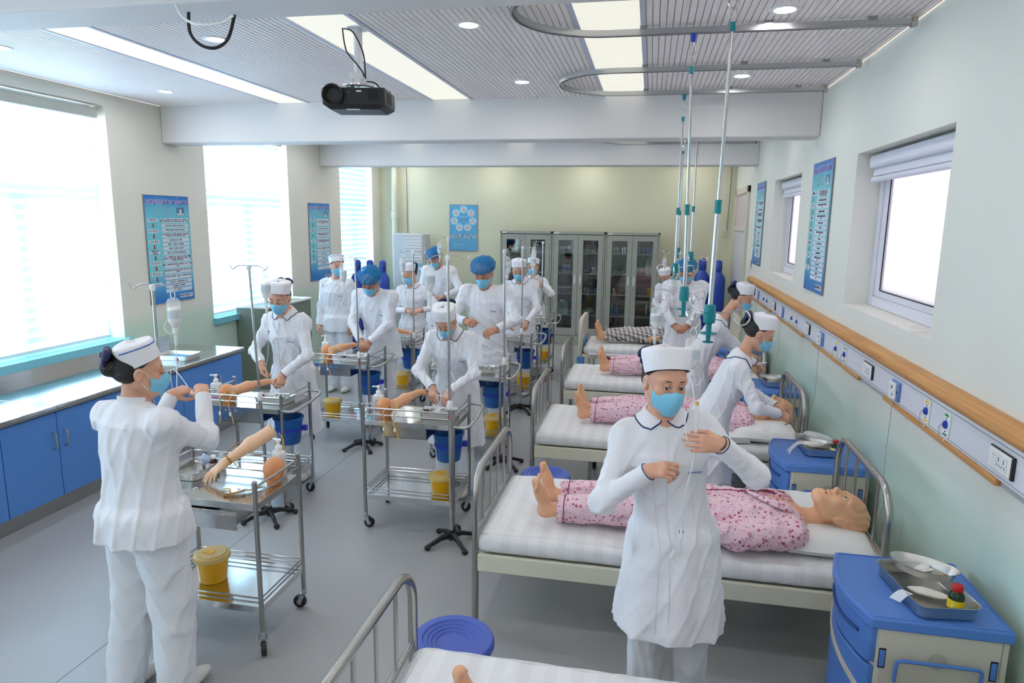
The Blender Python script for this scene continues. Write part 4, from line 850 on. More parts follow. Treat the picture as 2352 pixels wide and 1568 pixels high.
def pillow(cx, cy, label, z, w=.50, d=.74, h=.19, rz=0.):
    t = thing('pillow', label, 'pillow', (cx, cy, z), rz); n = 26; top, bot = [], []
    for j in range(n+1):
        a, b = [], []
        for i in range(n+1):
            u, v = -1+2*i/n, -1+2*j/n; k = max(0, (1-abs(u)**2.6)*(1-abs(v)**3.2)); ed = k**.42
            x = u*w/2*(1-.03*abs(v)**3); y = v*d/2*(1-.03*abs(u)**3); rr_ = math.hypot(u, v); an_ = math.atan2(v, u)
            hh = (h*.55-.030*math.exp(-(u*u/.2+v*v/.25)))*ed+.006*math.sin(an_*13+2*math.sin(rr_*6))*max(0, rr_-.35)*ed+.002*math.sin(14*v-4*u)
            a.append(Vector((x, y, .048+hh*.75))); b.append(Vector((x, y, max(0, .048-.06*ed))))
        top.append(a); bot.append(b[::-1])
    MB().grid(top).grid(bot).obj('case', PILM, t, sharp=180); return t
BY = [1.40, 3.30, 5.13, 6.98]
bl = ['steel framed bed at the bottom edge with only its foot end in view', 'steel framed bed with cream side rail behind the foreground nurse', 'steel framed bed second from the front, a nurse leaning over its head', 'steel framed bed third from the front, just before the bed with end boards']
ml = ['white sheeted mattress on the bed at the bottom edge', 'white sheeted mattress under the nearest dressed mannequin', 'white sheeted mattress on the second bed', 'white sheeted mattress on the third bed']
pl = [None, 'white pillow under the bald mannequin head nearest the viewer', 'white pillow under the mannequin head on the second bed', 'white pillow behind the leaning nurses on the third bed']
for i, y in enumerate(BY):
    bed(y, y+.95, bl[i], hh=.96 if i else .66); mattress(y+.01, y+.94, ml[i], seed=i)
    if i: pillow(.94, y+.47, pl[i], .432+MATTH+.002)
# far bed with moulded end boards
t = thing('hospital_bed', 'hospital bed with cream plastic end board and blue bumpers, farthest back', 'bed', (-.85, 8.87, 0)); W = .95
def endboard(x, H):
    pts = [(0, .30), (.0, H-.20), (.05, H-.06), (.15, H-.01), (W/2, H), (W-.15, H-.01), (W-.05, H-.06), (W, H-.20), (W, .30)]
    sp_ = [Vector((0, p[0], p[1])) for p in pts]; pts = spline(sp_, 4)
    o = MB().loft([[Vector((x-.025, p.y, p.z)) for p in pts], [Vector((x+.025, p.y, p.z)) for p in pts]], True).obj('end_board', CREAMP, t, bev=.012, seg=3); return o
endboard(0, .92); endboard(2.02, 1.0)
for x in (0, 2.02):
    for ya_, yb_ in ((-.03, .06), (W-.06, W+.03)): MB().bx(x-.035, x+.06, ya_, yb_, .30, .42).obj('bumper', mat('bumper_blue', rgb(80, 140, 200), .4), t, bev=.01)
    MB().bx(x-.02 if x > 1 else x+.026, x-.026 if x > 1 else x+.032, .15, W-.15, .36, .62).obj('board_inlay', mat('bumper_blue', (1, 1, 1)), t)
MB().bx(.03, 1.99, .0, W, .40, .45).obj('frame', CREAMS, t, bev=.006)
for a, c in ((.26, .32), (.85, .90)): MB().bx(a, c+.05, -.02, 0, .40, .44).obj('side_latch', mat('call_blue', (1, 1, 1)), t, bev=.004)
MB().bx(.32, .46, -.012, 0, .40, .425).obj('side_label', REDM, t); MB().cyl((.12, -.02, .46), (1.9, -.02, .46), .018, n=12).obj('side_guard', WHITEG, t)
for x in (.12, 1.9):
    for y in (.08, W-.08): MB().cyl((x, y, .1), (x, y, .40), .02, n=12).obj('leg', CREAMS, t); MB().cyl((x-.02, y, .05), (x+.02, y, .05), .05, n=16).obj('castor', BLACKR, t)
mattress(8.89, 9.80, 'white sheeted mattress on the farthest bed with end boards', -.80, 1.12, .452, 9)
pillow(.92, 9.34, 'white pillow on the farthest bed', .454+MATTH)

# ---- stools
def stool(x, y, label):
    t = thing('round_stool', label, 'stool', (x, y, 0)); r = .175
    prof = [(0, .434), (.070, .434), (.074, .440), (.088, .440), (.092, .446), (.106, .446), (.110, .452), (.126, .452), (.131, .459), (.150, .460), (.168, .456), (r, .445), (r+.002, .425), (r-.008, .412), (.05, .41), (0, .41)]
    MB().lathe(prof, 40).obj('seat', mat('stool_blue', rgb(72, 96, 182), .42), t, sharp=35)
    for k in range(4):
        a = R(45+90*k); MB().tube([(.09*math.cos(a), .09*math.sin(a), .41), (.12*math.cos(a), .12*math.sin(a), .38), (.17*math.cos(a), .17*math.sin(a), .0)], .011, 10).obj('leg', STEELD, t)
    MB().tube(arc((0, 0, .16), .145, 0, 2*PI, 24, (1, 0, 0), (0, 1, 0))[:-1], .006, 6, closed=True).obj('foot_ring', STEELD, t)
stool(-.74, 2.515, 'round blue plastic stool by the bottom bed'); stool(-.64, 4.47, 'round blue plastic stool between the front two beds')
stool(.02, 6.5, 'round stool mostly hidden between the second and third beds')

# ---- bedside cabinets
def nightstand(y0, label, D=.53, x1=1.37, W=.49):
    t = thing('bedside_cabinet', label, 'bedside cabinet', (x1-W, y0, 0))
    # plan: front is the -X side, bowed; side facing the camera is y = 0
    bow = lambda k, off=0.: [(-.055*math.sin(PI*i/12)*k-off, D*i/12) for i in range(13)]
    top = bow(1.0, .0); poly = [(W, 0), (W, D)]+[p for p in top[::-1]]
    def ins(p, e): return [(min(max(x, -1), W-e) if x > .2 else x+e, min(max(y, e), D-e)) for x, y in p]
    MB().prism([(x, y) for x, y in poly][::-1], .70, .745).obj('top', BLUEP, t, bev=.008, seg=3, sharp=50)
    rim = MB().tube([Vector((x, y, .746)) for x, y in ins(poly, .014)], .004, 6, closed=True); rim.obj('top_rim', BLUEP, t)
    body = [(W-.012, .012), (W-.012, D-.012)]+[(x+.045, min(max(y, .012), D-.012)) for x, y in top[::-1]]
    MB().prism(body[::-1], .02, .70).obj('body', CREAMP, t, bev=.003, sharp=50)
    def front(z0, z1, name, m, off):
        pts = [(x+off, min(max(y, .03), D-.03)) for x, y in top]
        o = MB().prism([(p[0]+.03, p[1]) for p in pts][::1]+[(p[0], p[1]) for p in pts][::-1], z0, z1).obj(name, m, t, bev=.004, sharp=50); return o
    dr_ = front(.545, .685, 'drawer', BLUEP, .018)
    MB().tube(spline([Vector((x+.016, y, .655-.03*math.sin(PI*i/12))) for i, (x, y) in enumerate(top) if 1 < i < 11], 2), .008, 6).obj('pull_groove', mat('shadow_blue', rgb(35, 70, 140), .5), dr_)
    d2 = front(.22, .53, 'door', BLUEP, .018); d3 = front(.04, .21, 'lower_drawer', BLUEP, .018)
    band = [Vector((x+.017, y, .395+.13*(i/12)**.9)) for i, (x, y) in enumerate(top) if 0 < i < 12]
    MB().loft([[p+Vector((0, 0, .012)), p+Vector((-.006, 0, .012)), p+Vector((-.006, 0, -.012)), p+Vector((0, 0, -.012))] for p in band], True).obj('door_grip', CREAMP, t)
    # towel rail side facing the viewer
    s = -0.001
    MB().tube([(.10, -.004, .50), (.10, -.010, .575), (.105, -.012, .588), (.12, -.012, .592), (W-.12, -.012, .592), (W-.105, -.012, .588), (W-.10, -.010, .575), (W-.10, -.004, .50)], .007, 8).obj('towel_rail', BLUEP, t)
    for x in (.055, W-.055): MB().bx(x-.010, x+.010, .006, .0135, .545, .615).obj('slot', BLUEP, t, bev=.003); 
    for x in (.055, W-.055): MB().bx(x-.012, x+.012, .0085, .0115, .54, .62).obj('slot_edge', DARK, t)
    MB().cyl((W/2, .0115, .592), (W/2, .008, .592), .032, n=24).obj('finger_recess', mat('recess_grey', rgb(180, 176, 165), .5), t)
    for x in (.03, W-.035): MB().bx(x-.0006, x+.0006, .0105, .0118, .02, .70).obj('panel_joint', mat('joint_grey', rgb(120, 116, 105), .6), t)
    for x in (.06, W-.06):
        for y in (.06, D-.06): MB().cyl((x, y, 0), (x, y, .03), .02, n=10).obj('castor', BLACKR, t)
    return t
NSY = [2.555, 4.22, 6.09]
for y, l in zip(NSY, ('blue topped cream bedside cabinet nearest the viewer', 'blue topped cream bedside cabinet between the front two occupied beds', 'blue topped cream bedside cabinet holding a tray, third from the front')): nightstand(y, l)
nightstand(8.05, 'blue topped cream bedside cabinet farthest back, behind the leaning nurses', D=.53)
ZN = .7505
def kidney(par_loc, rz, label, s=1.):
    t = thing('kidney_dish', label, 'kidney dish', par_loc, rz)
    def out(k, z):
        pts = []
        for i in range(36):
            a = 2*PI*i/36; x, y = .105*math.cos(a)*k*s, .060*math.sin(a)*k*s; y -= .035*s*(x/(.1*s))**2*.3; pts.append(Vector((x, y, z)))
        return pts
    MB().loft([out(.82, 0), out(.96, .035), out(1.0, .037), out(1.0, .034), out(.97, .036), out(.93, .033), out(.81, .003)], False).add(out(.82, 0), [tuple(range(36))[::-1]]).add(out(.81, .003), [tuple(range(36))]).obj('dish', TRAYS, t, sharp=40); return t
def medbottle(loc, label, liquid=GREENG, cap=REDM, lab=LABELY, s=1.):
    t = thing('medicine_bottle', label, 'bottle', loc, R(-20))
    MB().lathe([(0, 0), (.024*s, 0), (.0255*s, .003), (.0255*s, .05*s), (.022*s, .06*s), (.015*s, .068*s), (.014*s, .075*s)], 22, cap=True).obj('glass', liquid, t, sharp=60)
    MB().lathe([(.0165*s, .070*s), (.0175*s, .071*s), (.0175*s, .088*s), (.015*s, .091*s), (0, .091*s)], 20).obj('cap', cap, t, sharp=50)
    MB().lathe([(.0259*s, .010*s), (.0259*s, .042*s)], 22).obj('label', lab, t)
    if s >= 1: MB().bx(-.014, .006, -.0268, -.0255, .014, .038).obj('label_print', PAPERM, t); 
    return t
ntl = ['on the nearest bedside cabinet', 'on the second bedside cabinet', 'on the third bedside cabinet']
t = tray((1.135, 2.765, ZN), R(98), 'deep steel instrument tray on the nearest bedside cabinet', .37, .235, .055)
kidney((1.155, 2.855, ZN+.052), R(150), 'steel kidney dish resting across the tray on the nearest bedside cabinet', 1.2)
tag(MB(Matrix.Translation((1.16, 2.865, ZN+.060)) @ Matrix.Rotation(.5, 4, 'Z')).box((0, 0, 0), (.07, .035, .004)).box((.01, .012, .004), (.06, .03, .004), Matrix.Rotation(.3, 3, 'Z')).obj('gauze', PAPERM), 'white gauze strips inside the nearest kidney dish', 'gauze')
t = thing('cotton_swab', 'brown tipped cotton swabs in the nearest kidney dish', 'swab', (1.18, 2.82, ZN+.060), R(-10))
for k in (-.004, .005): MB().cyl((-.05, k, 0), (.04, k*2, .004), .0015, n=6).obj('stick', mat('swab_wood', rgb(215, 180, 120), .6), t); MB().ell((.045, k*2.2, .004), (.010, .0035, .0035), 8, 6).obj('tip', mat('iodine_brown', rgb(150, 90, 20), .6), t)
b = MB(Matrix.Translation((1.135, 2.735, ZN+.028)) @ Matrix.Rotation(R(-25), 4, 'Z')).ell((0, 0, 0), (.075, .026, .013), 18, 10); b.v = [(x+.003*math.sin(60*y), y+.004*math.sin(50*x), z+.002*math.sin(80*x)) for x, y, z in b.v]
tag(b.obj('swab_packet', mat('packet_white', (.8, .76, .72), .5), sharp=70), 'crumpled packet of cotton swabs in the nearest tray', 'packet')
tag(MB().grid([[Vector((.985+.035*i/4+.03*j/6, 2.70-.005*i-.03*j/6, ZN+.058-.05*(1-i/4)**1.6+.0)) for j in range(7)] for i in range(5)]).obj('paper_slip', PAPERM, sharp=180), 'white paper slip hanging over the rim of the nearest tray', 'paper')
medbottle((1.205, 2.665, ZN+.006), 'dark green bottle with red cap in the nearest tray', s=1.12)
t = tray((1.125, 4.56, ZN), R(92), 'steel instrument tray with white packets on the second bedside cabinet', .34, .22, .05)
kidney((1.14, 4.60, ZN+.010), R(150), 'steel kidney dish inside the second tray', .85)
b = MB(Matrix.Translation((1.09, 4.50, ZN+.050)) @ Matrix.Rotation(.2, 4, 'Z')).ell((0, 0, 0), (.075, .03, .018), 18, 10); b.v = [(x, y+.004*math.sin(50*x), z+.002*math.sin(80*x)) for x, y, z in b.v]; tag(b.obj('swab_packet', mat('packet_white', (1, 1, 1)), sharp=70), 'soft white swab packet in the second tray', 'packet')
b = MB(Matrix.Translation((1.15, 4.66, ZN+.060)) @ Matrix.Rotation(-.5, 4, 'Z')).ell((0, 0, 0), (.09, .035, .02), 18, 10); b.v = [(x, y+.008*math.sin(60*x), z+.006*math.sin(50*x+30*y)) for x, y, z in b.v]; tag(b.obj('plastic_wrapper', PLASF, sharp=50), 'crinkled clear wrapper at the back of the second tray', 'wrapper')
t = thing('cotton_tape', 'white tapes trailing over the edge of the second tray', 'tape', (1.0, 4.46, ZN)); 
for k in range(3): MB().tube(spline([(.06, .03*k, .055), (.0, .02*k, .06), (-.05, .02*k-.03, .03), (-.07, .03*k-.05, .004)], 5), .003, 6).obj('strand', PAPERM, t)
medbottle((1.215, 4.47, ZN+.006), 'dark green bottle with red cap in the second tray')
t = tray((1.17, 6.42, ZN), R(92), 'steel instrument tray on the third bedside cabinet', .33, .21, .05)
kidney((1.15, 6.46, ZN+.010), R(160), 'steel kidney dish inside the third tray', .85)
b = MB(Matrix.Translation((1.20, 6.44, ZN+.055)) @ Matrix.Rotation(.9, 4, 'Z')).ell((0, 0, 0), (.05, .025, .018), 14, 8); b.v = [(x, y+.005*math.sin(60*x), z+.004*math.sin(50*x+30*y)) for x, y, z in b.v]; tag(b.obj('plastic_wrapper', PLASF, sharp=50), 'small clear wrapper in the third tray', 'wrapper')
medbottle((1.25, 6.37, ZN+.006), 'dark green bottle with red cap in the third tray')
tag(MB().bx(.98, 1.03, 6.16, 6.168, ZN, ZN+.002).obj('paper_slip', PAPERM), 'tiny white strip on the third bedside cabinet', 'paper')
# folded towel by the second mannequin
t = thing('folded_towel', 'folded white towel beside the mannequin on the second bed', 'towel', (.68, 5.28, .545), R(8))
for k in range(3): MB().bx(-.13+.004*k, .13-.003*k, -.08, .08-.004*k, .016*k, .016*k+.015).obj('fold', PILM, t, bev=.007, seg=3)
# ================================================================ IMPLICIT SURFACES: one continuous skin per body or garment
def V3(p): return np.array([p[0], p[1], p[2]], dtype=np.float64)
class P:   # one primitive: distance function, bounding sphere, op ('u' union, 's' subtract, 'i' intersect), blend radius
    __slots__ = ('f', 'c', 'r', 'op', 'k')
    def __init__(s, f, c, r, op='u', k=.012): s.f = f; s.c = V3(c); s.r = r; s.op = op; s.k = k
def cone(a, b, ra, rb, op='u', k=.012, fn=None):
    a, b = V3(a), V3(b); ab = b-a; L2 = max(1e-12, ab @ ab)
    def f(p):
        q = p-a; t = np.clip(q @ ab/L2, 0, 1); d = np.linalg.norm(q-t[:, None]*ab, axis=1)-(ra+(rb-ra)*t)
        if fn is not None: d = d+fn(p, t)
        return d
    return P(f, (a+b)/2, math.sqrt(L2)/2+max(ra, rb), op, k)
def ell(c, r, M=None, op='u', k=.012):
    c, r = V3(c), V3(r); A = None if M is None else np.array(M)
    def f(p):
        q = p-c
        if A is not None: q = q @ A
        k0 = np.linalg.norm(q/r, axis=1); k1 = np.linalg.norm(q/(r*r), axis=1)+1e-9; return k0*(k0-1)/k1
    return P(f, c, float(max(r)), op, k)
def tubeprof(a, b, side, rows, op='u', k=.03, fn=None, rnd=.02):
    # elliptical column from a to b; rows: (t, half width, half depth, centre shift along front)
    a, b, side = V3(a), V3(b), V3(side); ab = b-a; L = np.linalg.norm(ab); w_ = ab/L; side = side-(side @ w_)*w_; side /= np.linalg.norm(side); fr = np.cross(w_, side)
    T = np.array([x[0] for x in rows]); RX = np.array([x[1] for x in rows]); RY = np.array([x[2] for x in rows]); SH = np.array([x[3] if len(x) > 3 else 0. for x in rows])
    def f(p):
        q = p-a; t = q @ w_/L; tc = np.clip(t, 0, 1); rx = np.interp(tc, T, RX); ry = np.interp(tc, T, RY); sh = np.interp(tc, T, SH)
        x = (q @ side)/rx; y = (q @ fr-sh)/ry; k0 = np.sqrt(x*x+y*y)+1e-9; k1 = np.sqrt((x/rx)**2+(y/ry)**2)+1e-9; d = k0*(k0-1)/k1
        if fn is not None: d = d+fn(p, t)
        e = np.abs(t-.5)*L-.5*L+rnd; d = d+rnd
        return np.minimum(np.maximum(d, e), 0)+np.sqrt(np.maximum(d, 0)**2+np.maximum(e, 0)**2)-rnd
    return P(f, (a+b)/2, L/2+max(RX.max(), RY.max())+.02, op, k)
def plane(pt, n, k=.002, c=None, r=9.):
    pt, n = V3(pt), V3(n); n = n/np.linalg.norm(n); return P(lambda p: (p-pt) @ n, pt if c is None else c, r, 'i', k)
def smin(a, b, k): 
    h = np.maximum(k-np.abs(a-b), 0)/k; return np.minimum(a, b)-h*h*k*.25
def smax(a, b, k): return -smin(-a, -b, k)
def sdf(prims, pts, disp=None):
    d = np.full(len(pts), 1.0)
    for q in prims:
        m = np.einsum('ij,ij->i', pts-q.c, pts-q.c) < (q.r+.09)**2 if q.r < 5 else slice(None)
        v = q.f(pts[m])
        if q.op == 'u': d[m] = smin(d[m], v, q.k)
        elif q.op == 's': d[m] = smax(d[m], -v, q.k)
        else: d[m] = smax(d[m], v, q.k)
    if disp is not None: d = d+disp(pts)
    return d
def iso(prims, h, disp=None, lo=None, hi=None):
    us = [q for q in prims if q.op == 'u']
    lo = np.min([q.c-q.r for q in us], axis=0)-.03; hi = np.max([q.c+q.r for q in us], axis=0)+.03
    B = 8; nb = np.ceil((hi-lo)/(B*h)).astype(int)+1; bs = B*h
    gi = np.stack(np.meshgrid(*[np.arange(n) for n in nb], indexing='ij'), -1).reshape(-1, 3)
    cen = lo+(gi+.5)*bs; dc = sdf(prims, cen, disp); act = np.abs(dc) < bs*.90+.016
    N = nb*B; D = np.repeat(np.repeat(np.repeat(np.where(dc < 0, -1., 1.).reshape(nb), B, 0), B, 1), B, 2).astype(np.float32)
    g = np.arange(B); off = np.stack(np.meshgrid(g, g, g, indexing='ij'), -1).reshape(-1, 3)
    ga = gi[act]; base = ga*B
    idx = (base[:, None, :]+off[None]).reshape(-1, 3); d = np.full(len(idx), 1.); ncell = B**3
    cenA = lo+(ga+.5)*bs; rad = bs*.87
    pts = lo+idx*h
    P3 = pts.reshape(-1, ncell, 3); d2 = d.reshape(-1, ncell)
    for q in prims:
        if q.r < 5: m = np.linalg.norm(cenA-q.c, axis=1) < q.r+rad+.05
        else: m = np.ones(len(cenA), bool)
        if not m.any(): continue
        v = q.f(P3[m].reshape(-1, 3)).reshape(-1, ncell)
        if q.op == 'u': d2[m] = smin(d2[m], v, q.k)
        elif q.op == 's': d2[m] = smax(d2[m], -v, q.k)
        else: d2[m] = smax(d2[m], v, q.k)
    d = d2.reshape(-1)
    if disp is not None: d = d+disp(pts)
    D[idx[:, 0], idx[:, 1], idx[:, 2]] = d
    S = D < 0; n0, n1, n2 = [int(x) for x in N]; strides = (n1*n2, n2, 1)
    cells, poss, quads = [], [], []
    for ax in range(3):
        sl0 = [slice(None)]*3; sl1 = [slice(None)]*3; sl0[ax] = slice(0, -1); sl1[ax] = slice(1, None)
        A, Bq = S[tuple(sl0)], S[tuple(sl1)]; e = np.argwhere(A != Bq)
        b_, c_ = (ax+1) % 3, (ax+2) % 3
        e = e[(e[:, b_] > 0) & (e[:, c_] > 0)]
        i1 = e.copy(); i1[:, ax] += 1
        d0 = D[e[:, 0], e[:, 1], e[:, 2]].astype(float); d1 = D[i1[:, 0], i1[:, 1], i1[:, 2]].astype(float)
        t = d0/(d0-d1); pos = e.astype(float); pos[:, ax] += t
        lin = e @ np.array(strides); sb, sc_ = strides[b_], strides[c_]
        q = np.stack([lin-sb-sc_, lin-sc_, lin, lin-sb], 1); fl = d0 > 0; q[fl] = q[fl][:, ::-1]
        quads.append(q); cells.append(q.reshape(-1)); poss.append(np.repeat(pos, 4, axis=0) if False else np.stack([pos]*4, 1).reshape(-1, 3))
    cells = np.concatenate(cells); poss = np.concatenate(poss); quads = np.concatenate(quads)
    u, inv = np.unique(cells, return_inverse=True); cnt = np.bincount(inv)
    vv = np.stack([np.bincount(inv, poss[:, k])/cnt for k in range(3)], 1)*h+lo
    F = np.searchsorted(u, quads)
    # project once towards the true surface for crisp, smooth shading
    for _ in range(1):
        e_ = h*.5; dv = sdf(prims, vv, disp); gx = np.stack([sdf(prims, vv+np.eye(3)[k]*e_, disp)-dv for k in range(3)], 1)/e_
        gn = np.einsum('ij,ij->i', gx, gx)+1e-6; step = np.clip(dv/gn, -h, h); vv = vv-gx*step[:, None]*.8
    return vv, F
def iso_obj(name, prims, h, m, parent, disp=None, sharp=180):
    v, F = iso(prims, h, disp); me = bpy.data.meshes.new(name)
    me.vertices.add(len(v)); me.vertices.foreach_set('co', v.reshape(-1)); me.loops.add(len(F)*4); me.loops.foreach_set('vertex_index', F.reshape(-1).astype(np.int32))
    me.polygons.add(len(F)); me.polygons.foreach_set('loop_start', np.arange(0, len(F)*4, 4, dtype=np.int32)); me.polygons.foreach_set('loop_total', np.full(len(F), 4, dtype=np.int32))
    me.polygons.foreach_set('use_smooth', np.ones(len(F), bool)); me.update(calc_edges=True); me.validate()
    if sharp < 180: me.set_sharp_from_angle(angle=R(sharp))
    me.materials.append(m); return mkobj(name, me, parent)
def folds(seed, amp=.004, fz=9., box=None):
    r = np.random.RandomState(seed); W = r.uniform(-1, 1, (4, 3)); W[:, 2] *= .55; W /= np.linalg.norm(W, axis=1)[:, None]; ph = r.uniform(0, 6.3, 8); fr = fz*r.uniform(1.2, 3.2, 4)
    def f(p):
        a = p @ W.T; w1 = np.sin(a[:, 0]*9+ph[4])*.5+np.sin(a[:, 1]*7+ph[5])*.5; o = 0
        for i in range(4): 
            s = np.sin(a[:, i]*fr[i]+ph[i]+1.8*w1); o = o+np.exp(-(s/.42)**2)*(.65+.35*np.sin(a[:, (i+1) % 4]*6+ph[6]))
        return -(o-.9)*amp
    return f
def hand_prims(wrist, fdir, pnorm, side, curl=.5, s=1., spread=.12, thumb=.6, pinch=False, k=.006, fcurl=None):
    # wrist position, direction of the fingers, palm normal (towards the palm side), side=+1 right hand / -1 left hand
    w_ = V3(wrist); f = V3(fdir); f /= np.linalg.norm(f); n = V3(pnorm); n = n-(n @ f)*f; n /= np.linalg.norm(n); t = np.cross(f, n)*side   # t: towards the thumb
    pr = []; at = lambda a, b, c: w_+s*(f*a+t*b+n*c)
    pr.append(cone(at(-.02, 0, 0), at(.02, 0, 0), .024*s, .026*s, k=.02))
    for b, r0, r1 in ((.024, .015, .0135), (.008, .0155, .014), (-.009, .0155, .0135), (-.025, .014, .012)): pr.append(cone(at(.012, b*.7, .0), at(.078-.006*abs(b-.008)/.01*.5, b*1.05, .0), r0*s, r1*s, k=.012))
    lens = [(.040, .024, .020), (.044, .028, .021), (.041, .026, .020), (.032, .020, .018)]
    for i, b in enumerate((.026, .009, -.010, -.027)):
        c = (fcurl[i] if fcurl else curl)+.05*i; base = at(.080-.004*abs(i-1), b*1.08, .0); a = 0.; sp = (1.5-i)*spread*.35; p = base
        for j, L in enumerate(lens[i]):
            a += c*(1.05 if j == 0 else 1.15 if j == 1 else .7); d = (f*math.cos(a)+n*math.sin(a))+t*sp*(1 if j == 0 else .3); d /= np.linalg.norm(d); q = p+d*L*s
            r0 = (.0094, .0082, .0074)[j]*(.9 if i == 3 else 1)*s; r1 = (.0082, .0074, .0060)[j]*(.9 if i == 3 else 1)*s
            pr.append(cone(p, q, r0, r1, k=.003)); p = q
    # thumb
    p0 = at(.018, .022, .006); d1 = f*.60+t*(.75-.35*thumb)+n*(.10+.55*thumb); d1 /= np.linalg.norm(d1); p1 = p0+d1*.044*s
    d2 = f*.85+t*(.30-.35*thumb)+n*(.12+.40*thumb); d2 /= np.linalg.norm(d2); p2 = p1+d2*.034*s; d3 = f*.9+t*(.1-.30*thumb)+n*(.1+.25*thumb); d3 /= np.linalg.norm(d3); p3 = p2+d3*.026*s
    pr += [cone(p0, p1, .0155*s, .0115*s, k=.010), cone(p1, p2, .0108*s, .0092*s, k=.004), cone(p2, p3, .0092*s, .0072*s, k=.004)]
    return pr
def frame_from(up, fwd):
    u = V3(up); u /= np.linalg.norm(u); f = V3(fwd); f = f-(f @ u)*u; f /= np.linalg.norm(f); r = np.cross(f, u); return np.stack([r, f, u], 1)   # columns: right, front, up
def head_prims(H, c, s=1., open_mouth=False, male=False, baby=False):
    # H columns right/front/up, c head centre at eye level
    c = V3(c); w_ = lambda x, y, z: c+s*(H @ np.array([x, y, z])); E = lambda p, r, op='u', k=.012: ell(w_(*p), [q*s for q in r], H, op, k*s)
    C = lambda a, b, r0, r1, op='u', k=.008: cone(w_(*a), w_(*b), r0*s, r1*s, op, k*s)
    j = 1.04 if male else 1.
    pr = [E((0, -.018, .040), (.076, .094, .082)), E((0, .022, .010), (.069, .066, .085), k=.03), E((0, .030, -.050), (.057*j, .055, .055*j), k=.035), C((-.022*j, .058, -.095*j), (.022*j, .058, -.095*j), .020, .020, k=.035),
          C((-.050*j, .0, -.055), (-.024, .052, -.092), .022, .018, k=.03), C((.050*j, .0, -.055), (.024, .052, -.092), .022, .018, k=.03),
          E((-.037, .062, -.022), (.022, .020, .022), k=.02), E((.037, .062, -.022), (.022, .020, .022), k=.02),
          C((-.045, .070, .026), (.045, .070, .026), .012, .012, k=.02)]
    for sx in (-1, 1): pr += [E((sx*.032, .094, .002), (.019, .015, .013), 's', .012), E((sx*.032, .077, .001), (.0135, .0125, .0125), 'u', .004)]
    pr += [C((0, .086, .012), (0, .103, -.028), .008, .0105, k=.012), E((0, .106, -.030), (.011, .010, .0095), k=.006), E((-.012, .096, -.034), (.008, .009, .007), k=.006), E((.012, .096, -.034), (.008, .009, .007), k=.006)]
    if open_mouth: pr += [E((0, .096, -.067), (.020, .020, .010), 's', .003), C((-.018, .087, -.058), (.018, .087, -.058), .005, .005, k=.004), C((-.015, .086, -.080), (.015, .086, -.080), .0055, .0055, k=.005)]
    else: pr += [C((-.018, .086, -.062), (.018, .086, -.062), .0055, .0055, k=.006), C((-.015, .085, -.073), (.015, .085, -.073), .0065, .0065, k=.006), C((-.022, .096, -.0675), (.022, .096, -.0675), .0018, .0018, 's', .003)]
    for sx in (-1, 1):
        pr += [E((sx*.077, -.006, -.006), (.010, .019, .032), k=.006), E((sx*.087, -.001, -.002), (.006, .011, .020), 's', .006), E((sx*.078, -.002, -.030), (.007, .009, .010), k=.006)]
    return pr, w_
def IK(sh, wr, la, lb, hint):
    sh, wr, hint = V3(sh), V3(wr), V3(hint); d = wr-sh; L = np.linalg.norm(d); m = (la+lb)*.995
    if L > m: wr = sh+d/L*m; d = wr-sh; L = m
    x = (la*la-lb*lb+L*L)/(2*L); h_ = math.sqrt(max(0, la*la-x*x)); u = d/L; n = hint-(hint @ u)*u; n /= np.linalg.norm(n); return sh+u*x+n*h_, wr
